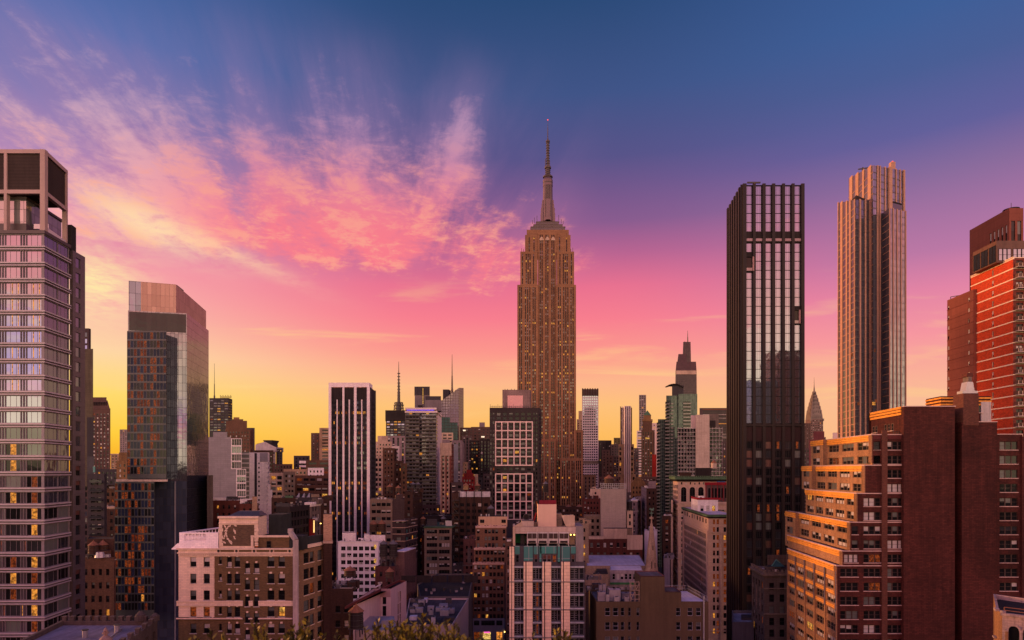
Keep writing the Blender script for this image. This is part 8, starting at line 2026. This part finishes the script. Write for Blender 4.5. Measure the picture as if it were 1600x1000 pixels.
t = simple('small grey rooftop at the foot of the dark glass tower', 1144, 1178, 972, 215, wall('grey_render_low', (.15, .145, .16)), bay=4, win=False, depth=18, mr=wall('blue_grey_low_roof', (.28, .29, .34), var=.3))
extra(t, 'plant_room', 1158, 1176, 966, 985, 222, GREYD, 6)
# arcaded stone building at the right bottom corner
def arcade_corner():
    T = thing('arcaded_stone_building', 'weathered stone arcade with brick corner pier at the bottom right corner', 'building', (84, 112, 0)); z = PZ(959, 112.)
    ST = wall('weathered_pale_stone', (.46, .36, .32), 'block', var=.35, sx=.7); OB = wall('lit_ochre_brick', (.42, .24, .12), 'brick', var=.15)
    a = PT(1566, 112.); b_ = (a[0] + 14, 98.0); L = axes(a, b_)[2]; lf = PT(1556.5, 116.)
    d, n, _ = axes(a, b_)
    pts = [lf, a, b_, (b_[0] + 6, b_[1] + 20), (lf[0] + 10, lf[1] + 14)]
    for k, mm in enumerate((OB, ST, ST, ST, OB)): T.mb.poly([(*pts[k], 0), (*pts[(k+1)%5], 0), (*pts[(k+1)%5], z), (*pts[k], z)], mm)
    cap(T, pts, z, ST, ROOF, .9, .4)
    for k in range(7):
        m = MB(); u0 = .9 + k * 2.0; w = 1.45; r = w / 2; zc = z - 2.6; nn = 10; P = lambda u, zz, o: (a[0] + d[0]*u + n[0]*o, a[1] + d[1]*u + n[1]*o, zz)
        arc = [(u0 + r + r * math.cos(math.pi*q/nn), zc + r * math.sin(math.pi*q/nn)) for q in range(nn + 1)]
        m.poly([P(u, zz, .02) for u, zz in [(u0 + w, zc - 3)] + arc + [(u0, zc - 3)]][::-1], G_DARK); T.part('arched_opening', m)
        m = MB()
        for q in range(nn):
            A0, A1 = math.pi*q/nn, math.pi*(q+1)/nn; C = lambda A_, rr, o: P(u0 + r + rr*math.cos(A_), zc + rr*math.sin(A_), o)
            m.poly([C(A0, r, .25), C(A1, r, .25), C(A1, r + .28, .25), C(A0, r + .28, .25)][::-1], ST); m.poly([C(A0, r, .25), C(A1, r, .25), C(A1, r, .0), C(A0, r, 0)], ST)
        m.slab(a, b_, u0 - .45, u0 - .05, 0, .3, z - 6, zc, OB if k == 0 else ST); m.slab(a, b_, u0 - .5, u0, 0, .4, zc - .3, zc, ST); T.part('arch', m)
    m = MB(); m.slab(a, b_, -.2, L, -.3, .35, z - .25, z + .2, ST); m.slab(lf, a, -.2, 1.2, -.3, .35, z - .25, z + .2, ST); m.slab(lf, a, -.4, .9, 0, .5, z - 5.2, z - 4.9, ST); T.part('cornice', m)
    m = MB(); p = (a[0] + .6, a[1] + .3)
    for (q, w) in ((p, 0), ((a[0] + d[0]*6, a[1] + d[1]*6 + 1), 0), ((a[0] + d[0]*12, a[1] + d[1]*12 + 1), 0)): m.beam((*q, z), (*q, z + 1.1), .06, CONE)
    for h in (.55, 1.1): m.beam((p[0], p[1], z + h), (a[0] + d[0]*12, a[1] + d[1]*12 + 1, z + h), .05, CONE)
    m.box(a[0] - .1, a[0] + .5, a[1] - .2, a[1] + .4, z + .1, z + .55, ST); T.part('roof_rail', m)
arcade_corner()

# ---------------- filler blocks so that the city carries on behind and between
for k, (x0, x1, yt, Y, mm, lab) in enumerate((
    (560, 600, 775, 480, DKBROWN, 'dark low block behind the tan ribbon window loft'), (640, 700, 790, 520, MAUVE, 'dusky low block at the foot of the balcony tower'),
    (842, 880, 800, 560, DKBROWN, 'dark low block below the arcaded wing of the skyscraper'), (866, 912, 792, 540, DKBROWN, 'brown low block with a cluttered roof under the skyscraper'),
    (958, 1000, 770, 560, MAUVE, 'dusky low block at the foot of the ribbed tower'), (1000, 1030, 745, 620, FARB, 'dusky brown block at the foot of the green pyramid tower'),
    (935, 968, 745, 640, FARB, 'brown low far block left of the ribbed tower'), (300, 345, 790, 420, DKBROWN, 'dim low block behind the blank grey building'), (1128, 1142, 690, 620, MAUVE, 'dim tall block squeezed left of the dark glass tower'),
    (845, 880, 812, 330, DKBROWN, 'dark loft with fire escapes behind the peach bulkhead'), (895, 920, 818, 300, BEIGE2, 'dim grey beige block right of the stone pier building'), (800, 842, 818, 400, SLATE, 'dark low block at the foot of the white grid building'))):
    simple(lab, x0, x1, yt, Y, mm, bay=3, ww=1.3, wh=1.8, fl=3.8, depth=16, style='plain', blind=.3, lit=.05)
# a scatter of roofs further out towards the horizon
R = random.Random(99)
GRP = 'distant rooftops along the horizon'
for k in range(70):
    Y = R.uniform(1150, 3200); px = R.uniform(120, 1480); w = R.uniform(14, 40); h = R.uniform(22, 78) if R.random() < .8 else R.uniform(60, 105)
    mm = R.choice([FARB, MAUVE, VIOLET, TAN, SLATE, PINKW]); yt = HZ - F * (h - CAMZ) / Y
    t = simple('distant low city block near the horizon', px, px + w * F / Y, yt, Y, mm, 'distant_block', 'building', bay=5, ww=2.2, wh=2.2, fl=4.6, depth=R.uniform(15, 40), **FAR); t.o['group'] = GRP

# ================================================================== rooftop water tanks
def water_tank(px, yb, yt, Y, wpx, body, cone, label, legs=None, ycone=None):
    s = Y / F; r = wpx * s / 2; c = PT(px, Y + r + .3); z0 = PZ(yb, Y); z2 = PZ(yt, Y); hc = min((z2 - z0) * .38, r * .9); z1 = z2 - hc
    T = thing('water_tank', label, 'water tank', (c[0], c[1], z0), 'rooftop water tanks')
    lz = z0
    b = MB(); lh = (z1 - z0) * (legs or .12); zb = z0 + lh
    b.cyl(*c, zb, z1, r * .97, r * .92, body, 18)
    for q in range(3): zz = zb + (z1 - zb) * (.15 + .33 * q); b.cyl(*c, zz, zz + .09, r * .985, r * .985, STEEL, 18)
    T.part('barrel', b)
    b = MB(); b.cyl(*c, z1, z2, r * 1.08, r * .06, cone, 18); b.cyl(*c, z2 - .05, z2 + .25, .12, .12, cone, 6); T.part('cone_roof', b)
    for sx in (-1, 1):
        for sy in (-1, 1):
            b = MB(); b.beam((c[0] + sx * r * .68, c[1] + sy * r * .68, z0 - 1.0), (c[0] + sx * r * .62, c[1] + sy * r * .62, zb), .14, STEEL); T.part('leg', b)
    b = MB(); b.box(c[0] - r * .9, c[0] + r * .9, c[1] - r * .9, c[1] + r * .9, zb - .2, zb - .003, STEEL)
    if lh > 1.2:
        for sx in (-1, 1): b.beam((c[0] + sx * r * .66, c[1] - r * .68, z0), (c[0] - sx * r * .62, c[1] - r * .64, zb - .2), .09, STEEL)
    T.part('platform', b)
    b = MB(); 
    for k in range(8): b.beam((c[0] + r * .8, c[1] - r * .72, zb + (z1 - zb) * k / 8), (c[0] + r * .95, c[1] - r * .55, zb + (z1 - zb) * k / 8), .05, STEEL)
    T.part('ladder', b)
WT_ = water_tank
WT_(146, 868, 846, 189, 15, RUST, CONE, 'left one of two brown low coned tanks beside the banded tower')
WT_(161, 868, 845, 191, 16, RUST, CONE, 'right one of two brown low coned tanks beside the banded tower')
WT_(583.5, 832, 813.5, 330, 13, RUST, CONE, 'orange coned tank on the white painted loft, the left of its pair', .1)
WT_(596.5, 832, 813, 331, 13, RUST, CONE, 'orange coned tank on the white painted loft, the right of its pair', .1)
WT_(599.5, 884, 845, 262, 12.5, TANKD, CONEG, 'grey coned tank on stilts above the red brown tenement, the left of its pair', .42)
WT_(614.5, 884, 844.5, 263, 13.5, TANKD, CONEG, 'grey coned tank on stilts above the red brown tenement, the right of its pair', .42)
WT_(547, 902, 886.5, 200, 19, RUST, CONE, 'broad orange coned tank on the dark brick building below the white painted loft', .1)
WT_(609, 905, 888, 236, 13.5, RUST, CONE, 'small orange coned tank between the white loft and the pale pink building', .2)
WT_(556.5, 990, 947.5, 150, 23.5, TANKD, CONE, 'largest dark tank with orange cone in front of the pale pink building', .2)
WT_(623, 783, 770.5, 341, 12, RUST, CONE, 'orange coned tank on top of the dark banded brick building', .1)
WT_(609, 768, 756.5, 395, 10, RUST, CONE, 'small orange coned tank above the tan ribbon window loft')
WT_(622.5, 769, 758.5, 392, 9, RUST, CONE, 'tiny orange coned tank right of the small one above the tan ribbon loft')
WT_(645.5, 762, 753.5, 410, 9, TANKD, CONEG, 'dark tank at the foot of the balcony tower, the left of its pair')
WT_(653.5, 762, 753.5, 410, 7.5, TANKD, CONEG, 'grey tank at the foot of the balcony tower, the right of its pair')
WT_(661, 822, 807, 400, 8.5, RUST, CONE, 'orange coned tank behind the tan loft with green cornice', .2)
WT_(711, 808, 798, 405, 9, TANKD, CONEG, 'dark low tank behind the tan loft with green cornice')
WT_(728, 766, 754.5, 404, 9.5, wall('pale_ochre_tank_wood', (.42, .27, .13), 'boards', sx=.25), CONE, 'pale ochre tank on the white parapet of the dark brown loft')
WT_(746, 766, 754.5, 405, 9.5, RUST, CONE, 'brown tank on the white parapet of the dark brown loft')
WT_(767, 808, 789.5, 328, 11.5, TANKD, CONEG, 'black tank on the roof of the brown deco building', .15)
WT_(852.5, 777, 752, 420, 9.5, TANKD, CONEG, 'dark tank on a steel stand right of the white grid building', .4)
WT_(951.5, 757, 742, 410, 15.5, RUST, CONE, 'broad orange coned tank on the blank concrete flank building', .05)
WT_(983.5, 798, 780, 404, 8.5, TANKD, CONEG, 'black tank on the annex of the blank concrete flank building', .1)
WT_(1115.5, 733, 719, 412, 9.5, wall('pale_tank_wood', (.50, .40, .33), 'boards', sx=.25), CONE, 'pale tank on the roof of the arched limestone building', .1)
WT_(693, 826, 806.5, 402, 9, TANKD, CONEG, 'black tank on the right end of the tan loft with green cornice', .2)
WT_(888, 803, 788, 540, 10, RUST, CONE, 'brown tank on the cluttered low roof under the skyscraper')
WT_(905, 805, 788, 540, 13, DKBROWN, CONE, 'wide brown tank right of the other one under the skyscraper')

# ================================================================== street lamps and shrubs
for k, (px, yb, yt, Y, lab) in enumerate(((727, 1000, 977, 318, 'street lamp with orange light left of the lit shops'), (739.5, 982, 960, 330, 'street lamp with orange light at the left corner of the brown deco building'), (1012, 905, 868, 430, 'street lamp with orange light behind the stone spire'), (498, 850, 818, 300, 'street lamp with orange light left of the chimney stack'))):
    T = thing('street_lamp', lab, 'street lamp', (PX(px, Y), Y, max(0, PZ(yb, Y))), 'street lamps')
    z0, z1 = max(0, PZ(yb, Y)), PZ(yt, Y); z0 = max(0, z1 - 8); c = PT(px, Y); b = MB(); b.cyl(*c, 0, z1, .12, .08, STEEL, 8); b.beam((*c, z1), (c[0] + .9, c[1], z1 + .2), .06, STEEL); T.part('pole', b)
    b = MB(); b.cyl(c[0] + .9, c[1], z1 - .15, z1 + .2, .32, .26, MATS['bright_orange_lamp'], 10); T.part('lamp_head', b)

LEAF = wall('yellow_green_leaf', (.42, .36, .03), rough=.6, var=.45, spec=.3, bump=0); LEAFD = wall('olive_leaf', (.17, .17, .025), rough=.6, var=.45, spec=.3, bump=0); STEMM = wall('brown_stem', (.08, .05, .03))
TERR = wall('terrace_paving', (.2, .19, .18), 'block'); b = MB(); b.box(-14, 10, -12, 7.6, 79.0, 81.9, TERR); tag(b.build('roof_terrace'), kind='structure')
REAR = wall('rear_city_brick', (.16, .10, .08), 'brick'); RT = curtain('red_loft_facade', (.02, .02, .025), 3.4, 3.6, .55, .2, mcol=(.50, .17, .08)); BT = curtain('blue_glass_facade', (.30, .36, .48), 3, 3.6, .15, .5, c2=(.20, .25, .36), mcol=(.4, .45, .5))
for k, (x0, x1, y0, y1, h, mm, lab) in enumerate(((-15, 11, -45, 8.2, 78.9, REAR, 'brick apartment block carrying the roof terrace'), (-75, -16, -85, -40, 94, REAR, 'unseen added brick block left behind the roof terrace'), (-160, -78, -70, -14, 88, REAR, 'unseen added wide brick block far left behind the terrace'), (-270, -164, -70, -10, 84, REAR, 'unseen added broad brick block farthest left behind the terrace'),  # unseen brick blocks added behind the camera, heights set to cut low rear sky
    (12, 70, -90, -45, 96, REAR, 'unseen added brick block right behind the roof terrace'), (72, 150, -60, -16, 90, REAR, 'unseen added wide brick block far right behind the terrace'), (154, 205, -70, -20, 102, REAR, 'unseen added tall brick block beside the blue glass tower'), (207, 227, -90, -62, 163, BT, 'blue glass tower seen only as a reflection'), (229, 262, -95, -60, 188, RT, 'tall red loft tower seen only as a reflection'))):
    b = MB(); b.box(x0, x1, y0, y1, 0, h, mm, ROOF); T = thing('out_of_view_block', lab, 'building', ((x0 + x1) / 2, (y0 + y1) / 2, 0)); T.part('wall', b)
    b = MB(); b.box(x0 + 4, x0 + 9, y0 + 6, y0 + 12, h, h + (3 if k else 1.2), REAR, ROOF); T.part('bulkhead', b)
tp = thing('planter', 'long dark planter trough on the roof terrace holding the shrubs', 'planter', (-1.2, 6.0, 81.9)); b = MB()
b.box(-6, 4.4, 5.5, 5.62, 81.905, 82.6, GREYD); b.box(-6, 4.4, 6.48, 6.6, 81.905, 82.6, GREYD); b.box(-6, -5.88, 5.62, 6.48, 81.905, 82.6, GREYD); b.box(4.28, 4.4, 5.62, 6.48, 81.905, 82.6, GREYD); tp.part('trough', b)
b = MB(); b.box(-5.88, 4.28, 5.62, 6.48, 82.0, 82.5, wall('planter_soil', (.05, .035, .025))); tp.part('soil', b)
def shrub(px, ytop, spread, n, seed, label):
    R = random.Random(seed); Y = 6.05; X = PX(px, Y); T = thing('shrub', label, 'shrub', (X, Y, 82.45), 'shrubs along the roof terrace'); ztop = PZ(ytop, Y)
    st, lf = MB(), MB()
    for k in range(max(5, int(n * .75))):
        a = R.uniform(0, 6.283); ln = ztop - 82.45; h = ln * (R.uniform(.62, 1.0) if k else 1.0); lean = R.uniform(.0, 1) * spread; p0 = Vector((X + R.uniform(-.05, .05), Y + R.uniform(-.05, .05), 82.45))
        dx, dy = math.cos(a) * lean, math.sin(a) * min(lean, .28); p1 = p0 + Vector((dx * .45, dy * .45, h * .6)); p2 = p0 + Vector((dx, dy, h))
        st.beam(p0, p1, .009, STEMM); st.beam(p1, p2, .005, STEMM)
        N = 46; n_ = n
        for q in range(N):
            t_ = .3 + .7 * q / N
            p = p0.lerp(p1, t_ / .6) if t_ < .6 else p1.lerp(p2, (t_ - .6) / .4)
            w = .12 * (1.15 - t_) + .035
            sa = (q % 2) * 3.14 + a + R.gauss(0, .5); d = Vector((math.cos(sa), math.sin(sa), R.uniform(.7, 1.5))).normalized(); L_ = w * R.uniform(.8, 1.3)
            e = d.cross(Vector((R.gauss(0, 1), R.gauss(0, 1), R.gauss(0, 1)))).normalized() * R.uniform(.010, .019)
            m_ = p + d * L_ * .5
            lf.poly([p, m_ + e, p + d * L_, m_ - e], LEAF if R.random() < .6 else LEAFD)
    T.part('stem', st); T.part('leaves', lf)
for k, (px, yt, sp, n, lab) in enumerate(((300, 996, .16, 10, 'small yellow green shrub tip at the far left of the terrace'), (333, 984, .14, 12, 'yellow green shrub below the left half of the cream building'), (420, 974, .15, 22, 'upright yellow green shrub below the middle of the cream building'), (455, 970, .18, 30, 'tall feathery shrub below the right end of the cream building'), (484, 981, .2, 26, 'bushy shrub below the duct of the cream building'),
        (540, 990, .16, 14, 'low shrub in front of the largest dark tank'), (598, 974, .22, 40, 'dense olive shrub in front of the metal roof shed'), (632, 970, .26, 46, 'broad olive shrub at the centre of the terrace row'), (668, 968, .26, 46, 'arching shrub with long fronds left of the pale flank wall'), (703, 974, .22, 40, 'dense olive shrub under the cream flank wall'), (760, 994, .16, 8, 'tiny shrub tip before the lit shops'), (851, 990, .10, 9, 'small shrub tip before the left of the stone piers'), (872, 984, .05, 7, 'single upright frond before the middle stone pier'), (888, 987, .14, 10, 'small leafy shrub before the right of the stone piers'))):
    shrub(px, yt, sp, n, 200 + k, lab)

for t in THINGS: t.finish()
